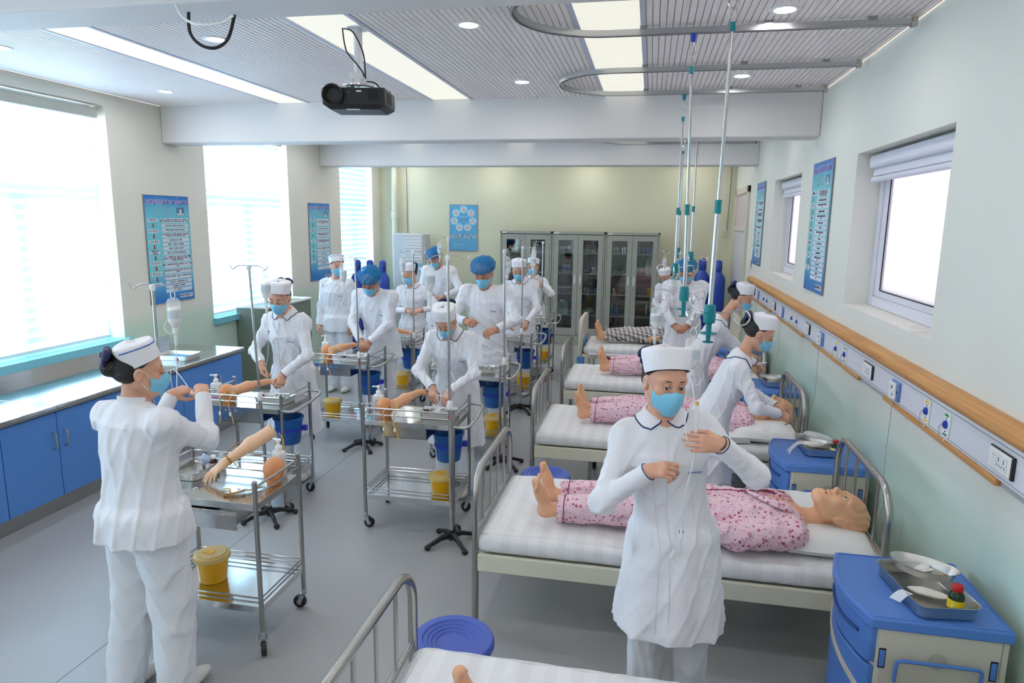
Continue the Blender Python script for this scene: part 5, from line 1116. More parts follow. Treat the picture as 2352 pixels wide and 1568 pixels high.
# ================================================================ PEOPLE
def ring_pts(c, M, rx, ry, n=32, a0=0, a1=2*PI, zf=None):
    out = []
    for i in range(n):
        a = a0+(a1-a0)*i/(n if a1-a0 > 6.28 else n-1); z = zf(a) if zf else 0; out.append(V3(c)+M @ np.array([rx*math.cos(a), ry*math.sin(a), z]))
    return out
def person(label, base, face, S=1.62, male=False, lean=0., side=0., twist=0., head=(0., 0., 0.), hands=None, elbow=None, hcurl=(.55, .55), cap='nurse', coat='long', h=.008, skin=None,
           hdir=(None, None), hpalm=(None, None), mask=True, eyes='down', seed=1, bow=True, hair=True, headpos=None, stripe=False, feet=None, skirt=0., build=1., collar=None, watch=None, hair_low=False, tag_side=-1, thumb=.7, bag_hand=None, stand=None, hemz=None, shape='f'):
    """base: floor point; face: yaw of facing, degrees from +Y towards -X; lean: forward bend in degrees; hands: world wrist targets (right, left)"""
    rz = R(face); root = thing('person', label, 'person', (base[0], base[1], 0), rz); s = S/1.70; b = V3((base[0], base[1], 0)); cz, sz = math.cos(-rz), math.sin(-rz)
    def L(p): q = V3(p)-b; return np.array([cz*q[0]-sz*q[1], sz*q[0]+cz*q[1], q[2]])
    def LD(p): q = V3(p); return np.array([cz*q[0]-sz*q[1], sz*q[0]+cz*q[1], q[2]])
    skin = skin or SKINA; le = R(lean); ra = R(side)
    hip = np.array([0, -.04*math.sin(le)*2-.10*math.sin(le), .93*s])
    up = np.array([math.sin(ra), math.sin(le)*math.cos(ra), math.cos(le)*math.cos(ra)]); tw = R(twist)
    T = frame_from(up, (-math.sin(tw), math.cos(tw), 0)); pos = lambda x, y, z: hip+T @ np.array([x*s, y*s, z*s])
    wS = (.178 if male else .150)*build; zS = .456 if male else .438; shR, shL = pos(wS, 0, zS), pos(-wS, 0, zS)   # person's right is +X when facing +Y
    neckb = pos(0, -.005, .515)
    hy, hp, hr = [R(a) for a in head]
    # head orientation: yaw, pitch (down positive), roll in world-up frame
    f0 = np.array([-math.sin(hy+tw)*math.cos(hp), math.cos(hy+tw)*math.cos(hp), -math.sin(hp)]); rt = np.array([math.cos(hy+tw), math.sin(hy+tw), 0]); u0 = np.cross(rt, f0); u1 = u0*math.cos(hr)+rt*math.sin(hr)
    H = frame_from(u1, f0); hs = (1.0 if male else .955)*s*1.03
    nk = pos(0, .012, .60)+ (T @ np.array([0, .03*math.sin(hp), 0])); hc = nk+H @ np.array([0, .022, .062])*hs
    if headpos is not None: hc = L(headpos)
    la, lb = .285*s, .245*s; hands = hands or [None, None]; el = []; wr = []; arms = []
    for i, (sh, sg) in enumerate(((shR, 1), (shL, -1))):
        tgt = L(hands[i]) if hands[i] is not None else sh+np.array([sg*.07, .03, -.50*s])
        hint = LD(elbow[i]) if elbow and elbow[i] is not None else np.array([sg*.55, -.6, -.5])
        e, w_ = IK(sh, tgt, la, lb, hint); el.append(e); wr.append(w_)
    hp_, w3 = head_prims(H, hc, hs, male=male)
    body = list(hp_); nb = H @ np.array([0, -.03, -.07])*hs+hc
    body += [cone(nb, neckb+T @ np.array([0, .004, .0]), (.052 if male else .043)*s, (.052 if male else .044)*s, k=.02), cone(pos(-.09, .01, .43), pos(.09, .01, .43), .042*s, .042*s, k=.04), cone(pos(0, 0, .45), pos(0, 0, .1), .09*s, .09*s, k=.05), cone(pos(0, 0, .1), hip, .09*s, .10*s, k=.05)]
    for i, (sh, sg) in enumerate(((shR, 1), (shL, -1))):
        body += [cone(pos(0, 0, .45), sh, .045*s, .036*s, k=.02), cone(sh, el[i], .036*s, .031*s, k=.02), cone(el[i], wr[i], .032*s, .024*s, k=.02)]
        fd = LD(hdir[i]) if hdir[i] is not None else (wr[i]-el[i])/np.linalg.norm(wr[i]-el[i])*.7+np.array([0, .3, -.5]) if hands[i] is not None else (wr[i]-el[i])
        pn = LD(hpalm[i]) if hpalm[i] is not None else (np.array([-sg*.6, -.2, -.7]) if hands[i] is not None else np.array([-sg*1., .1, 0]))
        body += hand_prims(wr[i], fd, pn, sg, hcurl[i], s*(.98 if male else .89), thumb=thumb)
    # legs
    fx = feet or ((.095, 0.), (-.095, .0)); ank = []
    for (x, y), sg in zip(fx, (1, -1)):
        hj = hip+np.array([sg*.085*s, 0, -.04]); an = np.array([x*s, y*s, .085]); kn = (hj+an)/2+np.array([0, .025, .01]); ank.append((hj, kn, an))
        body += [cone(hj, kn, .062*s, .045*s, k=.03), cone(kn, an, .042*s, .030*s, k=.02), cone(an, an+np.array([0, .07, -.045]), .030*s, .026*s, k=.02)]
    iso_obj('body', body, h*.72 if h < .007 else h*.8, skin, root)
    # trousers
    tro = []
    for hj, kn, an in ank:
        tro += [cone(hj, kn, .098*s*build, .078*s*build, k=.03), cone(kn, an+np.array([0, -.01, -.03]), .078*s*build, .070*s*build, k=.03)]
    tro += [cone(hip+np.array([-.05, 0, .0]), hip+np.array([.05, 0, 0]), .125*s*build, .125*s*build, k=.05)]
    tro.append(plane((0, 0, .035), (0, 0, -1)))
    iso_obj('trousers', tro, h*1.5, WFAB2, root, folds(seed+50, .006, 17))
    for (hj, kn, an), sg in zip(ank, (1, -1)):
        sh_ = [ell(an+np.array([0, .055, -.048]), (.044*s, .125*s, .036)), ell(an+np.array([0, -.02, -.035]), (.036*s, .05*s, .045), k=.02), ell(an+np.array([0, .03, .03]), (.026, .05, .045), None, 's', .01), plane((0, 0, .004), (0, 0, -1))]
        o = iso_obj('shoe', sh_, max(h*.9, .006), mat('white_shoe', (.72, .71, .68), .45), root)
    # coat
    long_ = coat in ('long', 'doctor'); hem = (hemz if hemz is not None else (.42*s if coat == 'long' else .46*s if coat == 'doctor' else .70*s)); bw = build
    hz = hip[2]; c_ = []
    fl_ = .030*s
    rows_s = [(0, .245*s*bw, .200*s*bw), (.45, .215*s*bw, .170*s*bw), (.8, .195*s*bw, .148*s*bw), (1, .178*s*bw, .135*s*bw)] if long_ else [(0, .205*s*bw, .160*s*bw), (.6, .200*s*bw, .152*s*bw), (1, .185*s*bw, .138*s*bw)]
    foldf = lambda p, t: -.010*s*np.clip(1-t, 0, 1)*(np.sin(np.arctan2(p[:, 1]-hip[1], p[:, 0])*7+seed+1.2*np.sin(p[:, 2]*5)))
    c_.append(tubeprof((hip[0], hip[1], hem-.07), (hip[0], hip[1], hz+.04), (1, 0, 0), rows_s, k=.06, fn=foldf))
    sx_ = T[:, 0]
    if male: rows_t = [(0, .178*s*bw, .132*s*bw), (.35, .172*s*bw, .122*s*bw), (.75, .185*s*bw, .122*s*bw), (.93, .160*s*bw, .095*s*bw), (1, .10*s, .075*s)]
    else: rows_t = [(0, .172*s*bw, .130*s*bw), (.35, .148*s*bw, .115*s*bw, .005), (.68, .162*s*bw, .125*s*bw, .018), (.86, .150*s*bw, .104*s*bw, .003), (1, .078*s, .072*s)]
    c_.append(tubeprof(pos(0, 0, -.02), pos(0, 0, .51), sx_, rows_t, k=.05))
    ps = (.058 if male else .050)*s
    for i, (sh, sg) in enumerate(((shR, 1), (shL, -1))):
        e, w_ = el[i], wr[i]; r0, r1, r2 = (.062, .050, .040) if male else (.053, .044, .036)
        ps = r0*s*(1+(bw-1)*.45); c_.append(cone(pos(sg*.035, -.010, .466), sh, ps*.96, ps*.99, k=.035))
        ud = (w_-e)/np.linalg.norm(w_-e)
        def sf(p, t, e=e, s0=seed+i): 
            dd = np.linalg.norm(p-e, axis=1); m = np.exp(-(dd/.10)**2); a = np.einsum('ij,j->i', p-e, (shR-el[0] if e is el[0] else shL-el[1])); return -.0036*m*np.sin(dd*150+a*40+s0+3*np.sin(p[:, 0]*40+p[:, 2]*30))
        b4 = 1+(bw-1)*.45; c_.append(cone(sh, e, r0*s*b4, r1*s*b4, k=.065, fn=sf))
        wc = w_-ud*.005; c_.append(cone(e, wc, r1*s*b4*.98, r2*s, k=.03, fn=sf))
    c_.append(ell(pos(0, -.012, .500), (.078*s, .070*s, .034*s), T, k=.03))
    # open the cuffs and neck
    for i in range(2):
        ud = (wr[i]-el[i])/np.linalg.norm(wr[i]-el[i]); c0 = wr[i]-ud*.002
        c_.append(P((lambda c0, ud: (lambda p: np.maximum(-((p-c0) @ ud), np.linalg.norm(p-c0, axis=1)-.07)))(c0, ud), c0, .08, 's', .003))
        c_.append(cone(wr[i]-ud*.010, wr[i]+ud*.03, .027*s, .027*s, 's', .002))
    c_.append(plane((0, 0, hem+.004), (0, 0, -1)))
    c_.append(cone(neckb+T @ np.array([0, .010, .014]), nb, .030*s, .060*s, 's', .005))
    if coat != 'long' or not male: pass
    ff0 = folds(seed, .0055, 21)
    def ff(p):
        m = np.ones(len(p))
        for q_ in (wr[0], wr[1]): m = np.minimum(m, np.clip((np.linalg.norm(p-q_, axis=1)-.03)/.08, 0, 1))
        m = np.minimum(m, np.clip((np.linalg.norm(p-neckb, axis=1)-.05)/.08, .15, 1)); return ff0(p)*m
    ct = iso_obj('tunic' if coat in ('tunic', 'stand') else 'coat', c_, h, WFAB, root, ff)
    surf = [q for q in c_ if q.op == 'u']
    def front(x, z, off=.0025, direction=1):
        # point on the coat front (or back) in torso coordinates, found by marching
        yy = np.linspace(.34, -.05, 60)*direction
        pts = np.array([hip+T @ np.array([x*s, y, z*s]) for y in yy]) if z >= -.02 else np.array([[x*s+hip[0], hip[1]+y, hip[2]+z*s] for y in yy])
        d = sdf(surf, pts)+ff(pts); k = np.argmax(d < 0)
        if k == 0: return pts[20]
        a = d[k-1]/(d[k-1]-d[k]); n_ = T[:, 1]*direction if z >= -.02 else np.array([0, direction, 0]); return pts[k-1]*(1-a)+pts[k]*a+n_*off
    # collar
    ncol = T @ np.array([0, 0, 1.]); NC = neckb+T @ np.array([0, .004, .006]); mx = (collar or ('peter' if not male and coat == 'long' else 'band'))
    def drape(q, lo_=.004):
        # let a collar point fall onto the shoulders
        q = V3(q); ts = np.linspace(.07, -.06, 53); w0 = q-NC; w0 = w0-(w0 @ T[:, 2])*T[:, 2]
        for fct in (0, .1, .2, .3, .4):
            pts = (q-w0*fct)[None]+ts[:, None]*T[:, 2][None]; d = sdf(surf, pts)+ff(pts)-lo_; k = np.argmax(d < 0)
            if d[k] < 0: return Vector(pts[k])
        return Vector(q)
    if mx == 'peter':
        rows = []; n = 44; a0, a1 = PI/2+R(9), PI/2+2*PI-R(9); prof = [(.053, .018), (.056, .034), (.062, .037), (.080, .018), (.098, -.006), (.102, -.010), (.100, -.013), (.078, .008), (.058, .026), (.053, .018)]
        rings = []; edge = []
        for i in range(n+1):
            a = a0+(a1-a0)*i/n; tip = min(1, min(i, n-i)/3); fr_ = .5+.5*math.sin(a); ring = []
            for (rr, zz) in prof:
                r2 = .053+(rr-.053)*(.55+.45*tip); zz2 = zz-(.030*fr_)*(1 if rr > .06 else .75)-(.012*(rr-.05)/.05*(1 if fr_ > .5 else .4))
                ring.append(NC+T @ (np.array([r2*math.cos(a)*1.02, r2*math.sin(a)*.98, zz2])*s))
            dr = [drape(ring[j], lo_) for j, lo_ in ((3, .010), (4, .007), (5, .005), (6, .001), (7, .001))]
            ring = [Vector(q) for q in ring]; ring[3] = dr[0].lerp(ring[3], .35); ring[4], ring[5], ring[6], ring[7] = dr[1], dr[2], dr[3], dr[4]
            rings.append(ring); edge.append(Vector(ring[5]))
        MB().loft(rings, True).obj('collar', WFAB, root, sharp=60)
        MB().tube([Vector(rings[0][2])]+edge+[Vector(rings[-1][2])], .0030*s, 6).obj('collar_piping', NAVY, root)
    else:
        rings = []
        for i in range(41):
            a = PI/2+R(3)+(2*PI-R(6))*i/40; fr_ = .5+.5*math.sin(a)
            rings.append([Vector(NC+T @ (np.array([r_*math.cos(a), r_*math.sin(a)*.98, z_-.022*fr_])*s)) for r_, z_ in ((.078, -.022), (.064, .004), (.060, .038), (.057, .038), (.058, -.01))])
        MB().loft(rings, True).obj('collar', WFAB, root, sharp=60)
    # placket, buttons, pockets, tag
    if h < .012:
        bxp = -.0 if mx == 'peter' else -.07
        pl_ = [front(bxp+(.035 if mx == 'peter' else 0)*min(1, (.46-z)*3), z, .0024) for z in np.linspace(.46, -.30 if long_ else -.18, 26)]
        MB().tube([Vector(q) for q in pl_], .0016, 5).obj('placket_seam', WFAB2, root)
        zs = (.44,) if mx == 'peter' else (.44, .30, .16, .02)
        for z in zs:
            q = front(bxp*.6 if mx != 'peter' else .0, z, .001); M3 = Matrix([list(r_) for r_ in T]); 
            MB().cyl(Vector(q), Vector(q+T[:, 1]*.004), .0095*s, n=14).obj('button', WHITEP, root)
        for sg in (1, -1):
            a_ = [front(sg*.155, -.12, .0015), front(sg*.155, -.13, .0015)]
            z0 = -.10; pk = [front(sg*.06, z0, .0012), front(sg*.09, z0-.0, .0012), front(sg*.12, z0+.0, .0012), front(sg*.15, z0+.0, .0012)]
            if h < .0095:
                for dz in ((0, -.012, -.024) if long_ and h < .006 else (0, -.012)): MB().tube([Vector(front(sg*x, z0+dz, .0026)) for x in np.linspace(.05, .165, 8)], .0013, 5).obj('pocket_seam', WFAB2, root)
        if h < .0058:
            for sg in (1, -1): MB().tube([Vector(front(sg*(.075+.03*max(0, -z)), z, .0022)) for z in np.linspace(.30, -.36, 24)], .0011, 5).obj('princess_seam', WFAB2, root)
        q = front(-.09, .30, .003); q2 = front(-.125, .30, .003); q3 = front(-.055, .31, .003)
        d1 = V3(q2)-V3(q3); d1 /= np.linalg.norm(d1)
        tg = thing_child('name_tag', root)
        Mt = Matrix.Translation(Vector(q)) @ rotm((Vector(-d1), Vector(T[:, 1]), Vector(np.cross(-d1, T[:, 1])))).to_4x4()
        tg.matrix_local = Mt; MB().box((0, 0, 0), (.062, .004, .018)).obj('plate', mat('tag_grey', rgb(205, 208, 222), .4), tg, bev=.001); MB().box((.004, .0022, .001), (.045, .001, .004)).box((-.024, .0022, 0), (.007, .001, .008)).obj('print', mat('tag_print', rgb(90, 110, 170), .5), tg)
    # cuffs
    for i in range(2):
        ud = (wr[i]-el[i])/np.linalg.norm(wr[i]-el[i]); side_ = np.cross(ud, [0, 0, 1.]); side_ /= np.linalg.norm(side_)+1e-9; v_ = np.cross(ud, side_)
        c0 = wr[i]-ud*.004; 
        if coat == 'long' and not male or male: MB().tube([Vector(c0+(side_*math.cos(a)+v_*math.sin(a))*.0355*s*(1.06 if male else .98)) for a in [2*PI*k/18 for k in range(18)]], .0022, 6, closed=True).obj('cuff_piping', NAVY if not male else mat('cuff_dark', (.05, .05, .06), .7), root)
    if watch is not None:
        i = watch; ud = (wr[i]-el[i])/np.linalg.norm(wr[i]-el[i]); side_ = np.cross(ud, [0, 0, 1.]); side_ /= np.linalg.norm(side_); v_ = np.cross(ud, side_); c0 = wr[i]+ud*.006
        MB().tube([Vector(c0+(side_*math.cos(a)+v_*math.sin(a))*.026*s) for a in [2*PI*k/18 for k in range(18)]], .004, 6, closed=True).obj('wristwatch', mat('watch_dark', (.05, .04, .03), .3), root)
    hd = lambda x, y, z: hc+hs*(H @ np.array([x, y, z])); HV = lambda x, y, z: Vector(hd(x, y, z))
    # hair
    if cap == 'bouffant':
        hr_ = [ell(hd(0, -.026, .044), [.082*hs, .094*hs, .084*hs], H), ell(hd(0, .085, -.03), [.085*hs, .062*hs, .085*hs], H, 's', .01), ell(hd(0, -.01, -.10), [.1*hs, .12*hs, .072*hs], H, 's', .01)]
        iso_obj('hair', hr_, h*1.1, HAIRM, root)
        cc = hd(0, -.022, .062)
        Hinv = H.T
        def bd(p):
            q = (p-cc) @ H; a = np.arctan2(q[:, 1], q[:, 0]); r_ = np.sqrt(q[:, 0]**2+q[:, 1]**2); return -.0035*np.sin(a*17+3*np.sin(r_*60+seed))*np.clip(r_/.06, 0, 1)-.003*np.sin(q @ np.array([70, 40, 55.])+2*np.sin(q @ np.array([30, -60, 20.])))
        bf = [ell(cc, [.112*hs, .122*hs, .070*hs], H, k=.02), ell(hd(0, -.02, .035), [.097*hs, .112*hs, .045*hs], H, k=.03), plane(hd(0, 0, .012), H @ np.array([0, .25, -1.]), k=.012)]
        iso_obj('bouffant_cap', bf, h, CURTM, root, bd)
        MB().tube([HV(.089*math.cos(a), -.015+.103*math.sin(a), .017+.026*math.sin(a)) for a in [2*PI*k/40 for k in range(40)]], .0042*hs, 6, closed=True).obj('elastic_band', CURTM, root)
    else:
        hr_ = [ell(hd(0, -.019, .044), [.0825*hs, .101*hs, .089*hs], H), ell(hd(0, -.045, -.012), [.070*hs, .062*hs, .045*hs], H, k=.03), ell(hd(0, .100, -.036), [.067*hs, .073*hs, .088*hs], H, 's', .010), ell(hd(0, .02, -.105), [.1*hs, .10*hs, .062*hs], H, 's', .012)]
        for sx in (-1, 1): hr_.append(ell(hd(sx*.083, .004, -.012), [.018*hs, .020*hs, .034*hs], H, 's', .008))
        if male: pass
        else: hr_.append(ell(hd(0, -.118, .020), [.046*hs, .040*hs, .046*hs], H, k=.012))
        iso_obj('hair', hr_, h*.9, HAIRM, root)
        # nurse cap: stiff folded band, low at the nape, high over the forehead
        rings = []; n = 48; ct_, st_ = math.cos(R(27)), math.sin(R(27)); cc0 = np.array([0, .012, .042])
        def capP(a, zz, rr=1., ex=2.4, fl=0.):
            sq = (abs(math.cos(a))**ex+abs(math.sin(a))**ex)**(-1/ex); x = .0875*rr*math.cos(a)*sq; q = .082*rr*math.sin(a)*sq; ht = .098-.012*math.sin(a)
            return HV(x, cc0[1]+q*ct_-st_*ht*zz, cc0[2]+q*st_+ct_*ht*zz)
        for zz, rr in ((.25, .965), (.0, .965), (0., 1.0), (.25, 1.015), (.5, 1.03), (.75, 1.04), (.90, 1.03), (.965, .99), (.99, .94), (1.03, .78), (1.08, .45), (1.10, .002)): rings.append([capP(2*PI*i/n, zz, rr, 2.3+1.1*zz) for i in range(n)])
        cp = MB().loft(rings, False).obj('nurse_cap', CAPM, root, sharp=40)
        for a0_, a1_ in ((R(205), R(262)), (R(278), R(335))): MB().tube([capP(a0_+(a1_-a0_)*k/12, .55+.4*math.sin(PI*k/12), 1.045, 3.) for k in range(13)], .0012, 5).obj('cap_fold', WFAB2, cp)
        if stripe: MB().tube([capP(R(-40)+R(260)*q/48, .78, 1.045, 3.1) for q in range(49)], .0026, 5).obj('blue_stripe', mat('stripe_blue', rgb(50, 90, 190), .6), cp)
        if bow:
            bb = MB(); 
            for sx in (-1, 1):
                M_ = Matrix([list(r_) for r_ in H])
                bb.ell(HV(sx*.036, -.130, .082), (.038*hs, .020*hs, .026*hs), 12, 8, M_ @ Matrix.Rotation(sx*.45, 3, 'Y')); bb.ell(HV(sx*.026, -.140, .052), (.026*hs, .012*hs, .030*hs), 12, 8, M_ @ Matrix.Rotation(-sx*.55, 3, 'Y'))
            bb.ell(HV(0, -.146, .074), (.013*hs, .013*hs, .016*hs), 10, 6); bb.obj('hair_bow', mat('navy_satin', rgb(22, 30, 80), .45), root, sharp=70)
    if mask:
        rows = []; nu, nv = 18, 16
        for j in range(nv+1):
            v = j/nv; row = []
            for i in range(nu+1):
                u = -1+2*i/nu; a = u*R(74); zt = -.017-.008*u*u+.010*math.exp(-(u/.2)**2); zb = -.118+.034*u*u; z = zt+(zb-zt)*v
                bul = math.sin(PI*min(1, v*1.02))**.7; nose = math.exp(-(u/.28)**2)*(.016+.010*math.sin(PI*min(1, v*1.3))*(v < .77)); yy = .020+(.073+.015*bul-.010*v*v)*math.cos(a)+nose*(1-.6*v)+.0022*((v*4) % 1)*(0 < v < 1)
                row.append(HV(.072*math.sin(a)*(1+.03*bul)*(1-.16*v*v), yy, z))
            rows.append(row)
        mo = MB().grid(rows[::-1]).obj('face_mask', MASKM, root, sharp=180); sd = mo.modifiers.new('thick', 'SOLIDIFY'); sd.thickness = .0016; sd.offset = 1
        for sx, cols in ((-1, 0), (1, nu)):
            tpt, bpt = rows[0][cols], rows[nv][cols]; MB().tube(spline([tpt, HV(sx*.078, .018, .006), HV(sx*.083, -.006, .016), HV(sx*.082, -.022, -.002), HV(sx*.077, -.008, -.032), HV(sx*.075, .015, -.055), bpt], 5), .0013*hs*1.1, 5).obj('ear_loop', PAPERM, mo)
    # eyes and brows
    dkm = mat('lash_dark', (.02, .014, .012), .6)
    for sx in (-1, 1):
        if eyes == 'open':
            MB().ell(HV(sx*.032, .0795, .002), (.0128*hs, .0120*hs, .0105*hs), 14, 10, Matrix([list(r_) for r_ in H])).obj('eyeball', mat('eye_white', (.62, .58, .56), .2), root)
            MB().ell(HV(sx*.032+.0022*(1 if eyes == 'open' else 0), .0893, .0005), (.0056*hs, .0028*hs, .0058*hs), 12, 8, Matrix([list(r_) for r_ in H])).obj('iris', mat('iris_dark', (.015, .009, .006), .1), root)
            MB().ell(HV(sx*.032, .0785, .0122), (.0145*hs, .0125*hs, .0066*hs), 12, 8, Matrix([list(r_) for r_ in H])).obj('upper_lid', skin, root); MB().ell(HV(sx*.032, .0780, -.0105), (.0140*hs, .0120*hs, .0055*hs), 12, 8, Matrix([list(r_) for r_ in H])).obj('lower_lid', skin, root)
            MB().tube(spline([HV(sx*.0175, .0865, .0010), HV(sx*.024, .0912, .0056), HV(sx*.032, .0925, .0070), HV(sx*.041, .0885, .0056), HV(sx*.0485, .0795, .0010)], 4), .0011*hs, 5).obj('eyelashes', dkm, root)
        else:
            MB().tube(spline([HV(sx*.019, .0865, -.002), HV(sx*.026, .0905, -.0058), HV(sx*.033, .0915, -.0068), HV(sx*.040, .088, -.0055), HV(sx*.047, .081, -.002)], 4), .0013*hs, 5).obj('eyelashes', dkm, root)
        MB().tube(spline([HV(sx*.014, .0890, .0262), HV(sx*.028, .0890, .0285), HV(sx*.042, .0825, .0278), HV(sx*.055, .0705, .0205)], 4), .002*hs, 6, rs=[.0011*hs+.0013*hs*math.sin(PI*min(1, k/12*.9+.1)) for k in range(13)]).obj('eyebrow', dkm, root)
    return dict(root=root, H=H, hc=hc, hs=hs, hd=hd, wr=wr, el=el, T=T, pos=pos, front=front, hip=hip, s=s)
def thing_child(name, parent):
    o = bpy.data.objects.new(name, None); COL.objects.link(o); o.parent = parent; return o
# ================================================================ TROLLEYS AND WHAT STANDS ON THEM
TZ = .80
def trolley(x0, y0, label, flip=False, W=.68, D=.45, bucket=True):
    t = thing('instrument_trolley', label, 'trolley', (x0+W/2, y0+D/2, 0), PI if flip else 0)
    hx, hy = W/2-.013, D/2-.013
    for sx in (-1, 1):
        for sy in (-1, 1):
            lg = MB().cyl((sx*hx, sy*hy, .115), (sx*hx, sy*hy, .915), .0125, n=14).ell((sx*hx, sy*hy, .915), (.014, .014, .013), 14, 8).obj('post', STEELD, t)
            c = MB().cyl((0, 0, .085), (0, 0, .118), .014, n=12).obj('castor', ZINC, t); c.location = (sx*hx, sy*hy, 0); c.rotation_euler = (0, 0, R(25*sx+60*sy))
            MB().loft([[Vector((-.020, y, z)) for y, z in ((-.012, .09), (.02, .09), (.034, .03), (.018, .022))], [Vector((-.017, y, z)) for y, z in ((-.012, .09), (.02, .09), (.034, .03), (.018, .022))]]).loft([[Vector((.017, y, z)) for y, z in ((-.012, .09), (.02, .09), (.034, .03), (.018, .022))], [Vector((.020, y, z)) for y, z in ((-.012, .09), (.02, .09), (.034, .03), (.018, .022))]]).bx(-.02, .02, -.012, .02, .082, .09).obj('fork', ZINC, c)
            Ry = Matrix.Rotation(PI/2, 3, 'Y'); MB().lathe([(0, -.011), (.030, -.013), (.037, -.009), (.038, 0), (.037, .009), (.030, .013), (0, .011)], 20, (0, .025, .038), Ry).obj('wheel', BLACKR, c)
            MB().cyl((-.015, .025, .038), (.015, .025, .038), .014, n=12).obj('hub', ZINC, c)
    for z, nm in ((TZ, 'top_tray'), (.25, 'lower_tray')):
        MB().bx(-hx, hx, -hy, hy, z-.004, z).bx(-hx, hx, -hy-.004, -hy, z-.032, z+.004).bx(-hx, hx, hy, hy+.004, z-.032, z+.004).bx(-hx-.004, -hx, -hy, hy, z-.032, z+.004).bx(hx, hx+.004, -hy, hy, z-.032, z+.004).obj(nm, TRAYM, t, bev=.001)
    for z0 in (.845, .89):
        for a, b in (((-hx, -hy), (hx, -hy)), ((-hx, -hy), (-hx, hy)), ((hx, -hy), (hx, hy))): MB().cyl((*a, z0), (*b, z0), .0065 if z0 > .87 else .0048, n=8).obj('guard_rail', STEEL, t)
    for z0 in (.275, .30):
        for a, b in (((-hx, -hy), (hx, -hy)), ((-hx, -hy), (-hx, hy)), ((hx, -hy), (hx, hy)), ((-hx, hy), (hx, hy))): MB().cyl((*a, z0), (*b, z0), .0045, n=8).obj('lower_guard_rail', STEEL, t)
    # push handle
    MB().tube(spline([(hx, -hy, .80), (hx+.06, -hy-.005, .795), (hx+.105, -hy+.03, .80), (hx+.12, 0, .82), (hx+.105, hy-.03, .84), (hx+.06, hy+.0, .85), (hx, hy, .85)], 6), .0105, 12).obj('push_handle', STEEL, t)
    # drawer under the tray
    d = MB().bx(-.20, .12, -hy+.05, hy, .672, .675).bx(-.20, .12, -hy+.05, -hy+.053, .672, .765).bx(-.20, -.197, -hy+.05, hy, .672, .765).bx(.117, .12, -hy+.05, hy, .672, .765).obj('drawer', TRAYM, t)
    MB().bx(-.22, .14, hy, hy+.004, .655, .755).bx(-.22, .14, hy+.004, hy+.02, .735, .742).obj('drawer_front', TRAYM, d, bev=.001)
    if bucket:
        cx, cy, z1 = .20, .10, .655
        b = thing_child('bucket', t); b.location = (cx, cy, 0)
        MB().lathe([(0, .445), (.082, .445), (.086, .45), (.108, .64), (.118, .645), (.120, .655), (.112, .66), (.104, .645), (.083, .455), (0, .452)], 28).obj('pail', BLUEB, b, sharp=50)
        MB().lathe([(.098, .555), (.105, .553), (.107, .572), (.100, .572)], 28).bx(.10, .135, .02, .05, .545, .585).obj('bracket', BLUEH, b)
    return t
tl = [('T1', -2.51, 2.83, True, 'stainless instrument trolley with open practice hand on it, nearest the viewer'), ('T2', -1.93, 4.30, False, 'stainless instrument trolley in the middle, with the bending nurse behind it'),
      ('T3', -3.26, 4.38, False, 'stainless instrument trolley by the end of the blue counter'), ('T4', -3.26, 5.97, False, 'stainless instrument trolley before the bending man in blue cap'),
      ('T5', -1.93, 5.80, False, 'stainless instrument trolley before the upright man in blue cap'), ('T6', -3.27, 7.22, False, 'stainless instrument trolley before the small nurse, behind the bending man'),
      ('T7', -1.95, 7.57, False, 'stainless instrument trolley before the nurse near the cabinets'), ('T8', -1.98, 9.22, False, 'stainless instrument trolley farthest back, by the glass cabinets')]
TR = {}
for n, x, y, fl_, lab in tl: TR[n] = (trolley(x, y, lab, fl_, bucket=not fl_), x, y)
# ---- sharps bins
def sharps(x, y, label, z=.2505, rz=0):
    t = thing('sharps_bin', label, 'sharps bin', (x, y, z), rz)
    MB().lathe([(0, 0), (.066, 0), (.070, .004), (.083, .125), (.085, .13)], 32, cap=True).obj('tub', YELLOW, t, sharp=50)
    MB().lathe([(.085, .125), (.094, .127), (.096, .142), (.092, .150), (.078, .152), (.074, .158), (.0, .160)], 32, cap=True).obj('lid', YLID, t, sharp=50)
    MB().prism([(-.045, -.02), (.015, -.03), (.02, .01), (-.02, .03)], .159, .1615).obj('opening', YELLOW, t)
    return t
bins = {'T1': (-2.25, 3.04), 'T2': (-1.385, 4.43), 'T3': (-3.10, 4.50), 'T4': (-3.05, 6.13), 'T5': (-1.35, 5.95), 'T6': (-2.80, 7.44), 'T7': (-1.40, 7.72), 'T8': (-1.40, 9.36)}
bw_ = {'T1': 'yellow sharps bin on the lower shelf of the nearest trolley', 'T2': 'yellow sharps bin on the middle trolley, partly behind its drip stand', 'T3': 'yellow sharps bin on the trolley by the counter end', 'T4': 'yellow sharps bin left of the bending man in blue cap', 'T5': 'yellow sharps bin in front of the upright man in blue cap', 'T6': 'yellow sharps bin below the small far nurse', 'T7': 'yellow sharps bin under a bucket on the second trolley from the back', 'T8': 'yellow sharps bin on the farthest trolley'}
for n, (x, y) in bins.items():
    if n != 'T3': sharps(x, y, bw_[n])
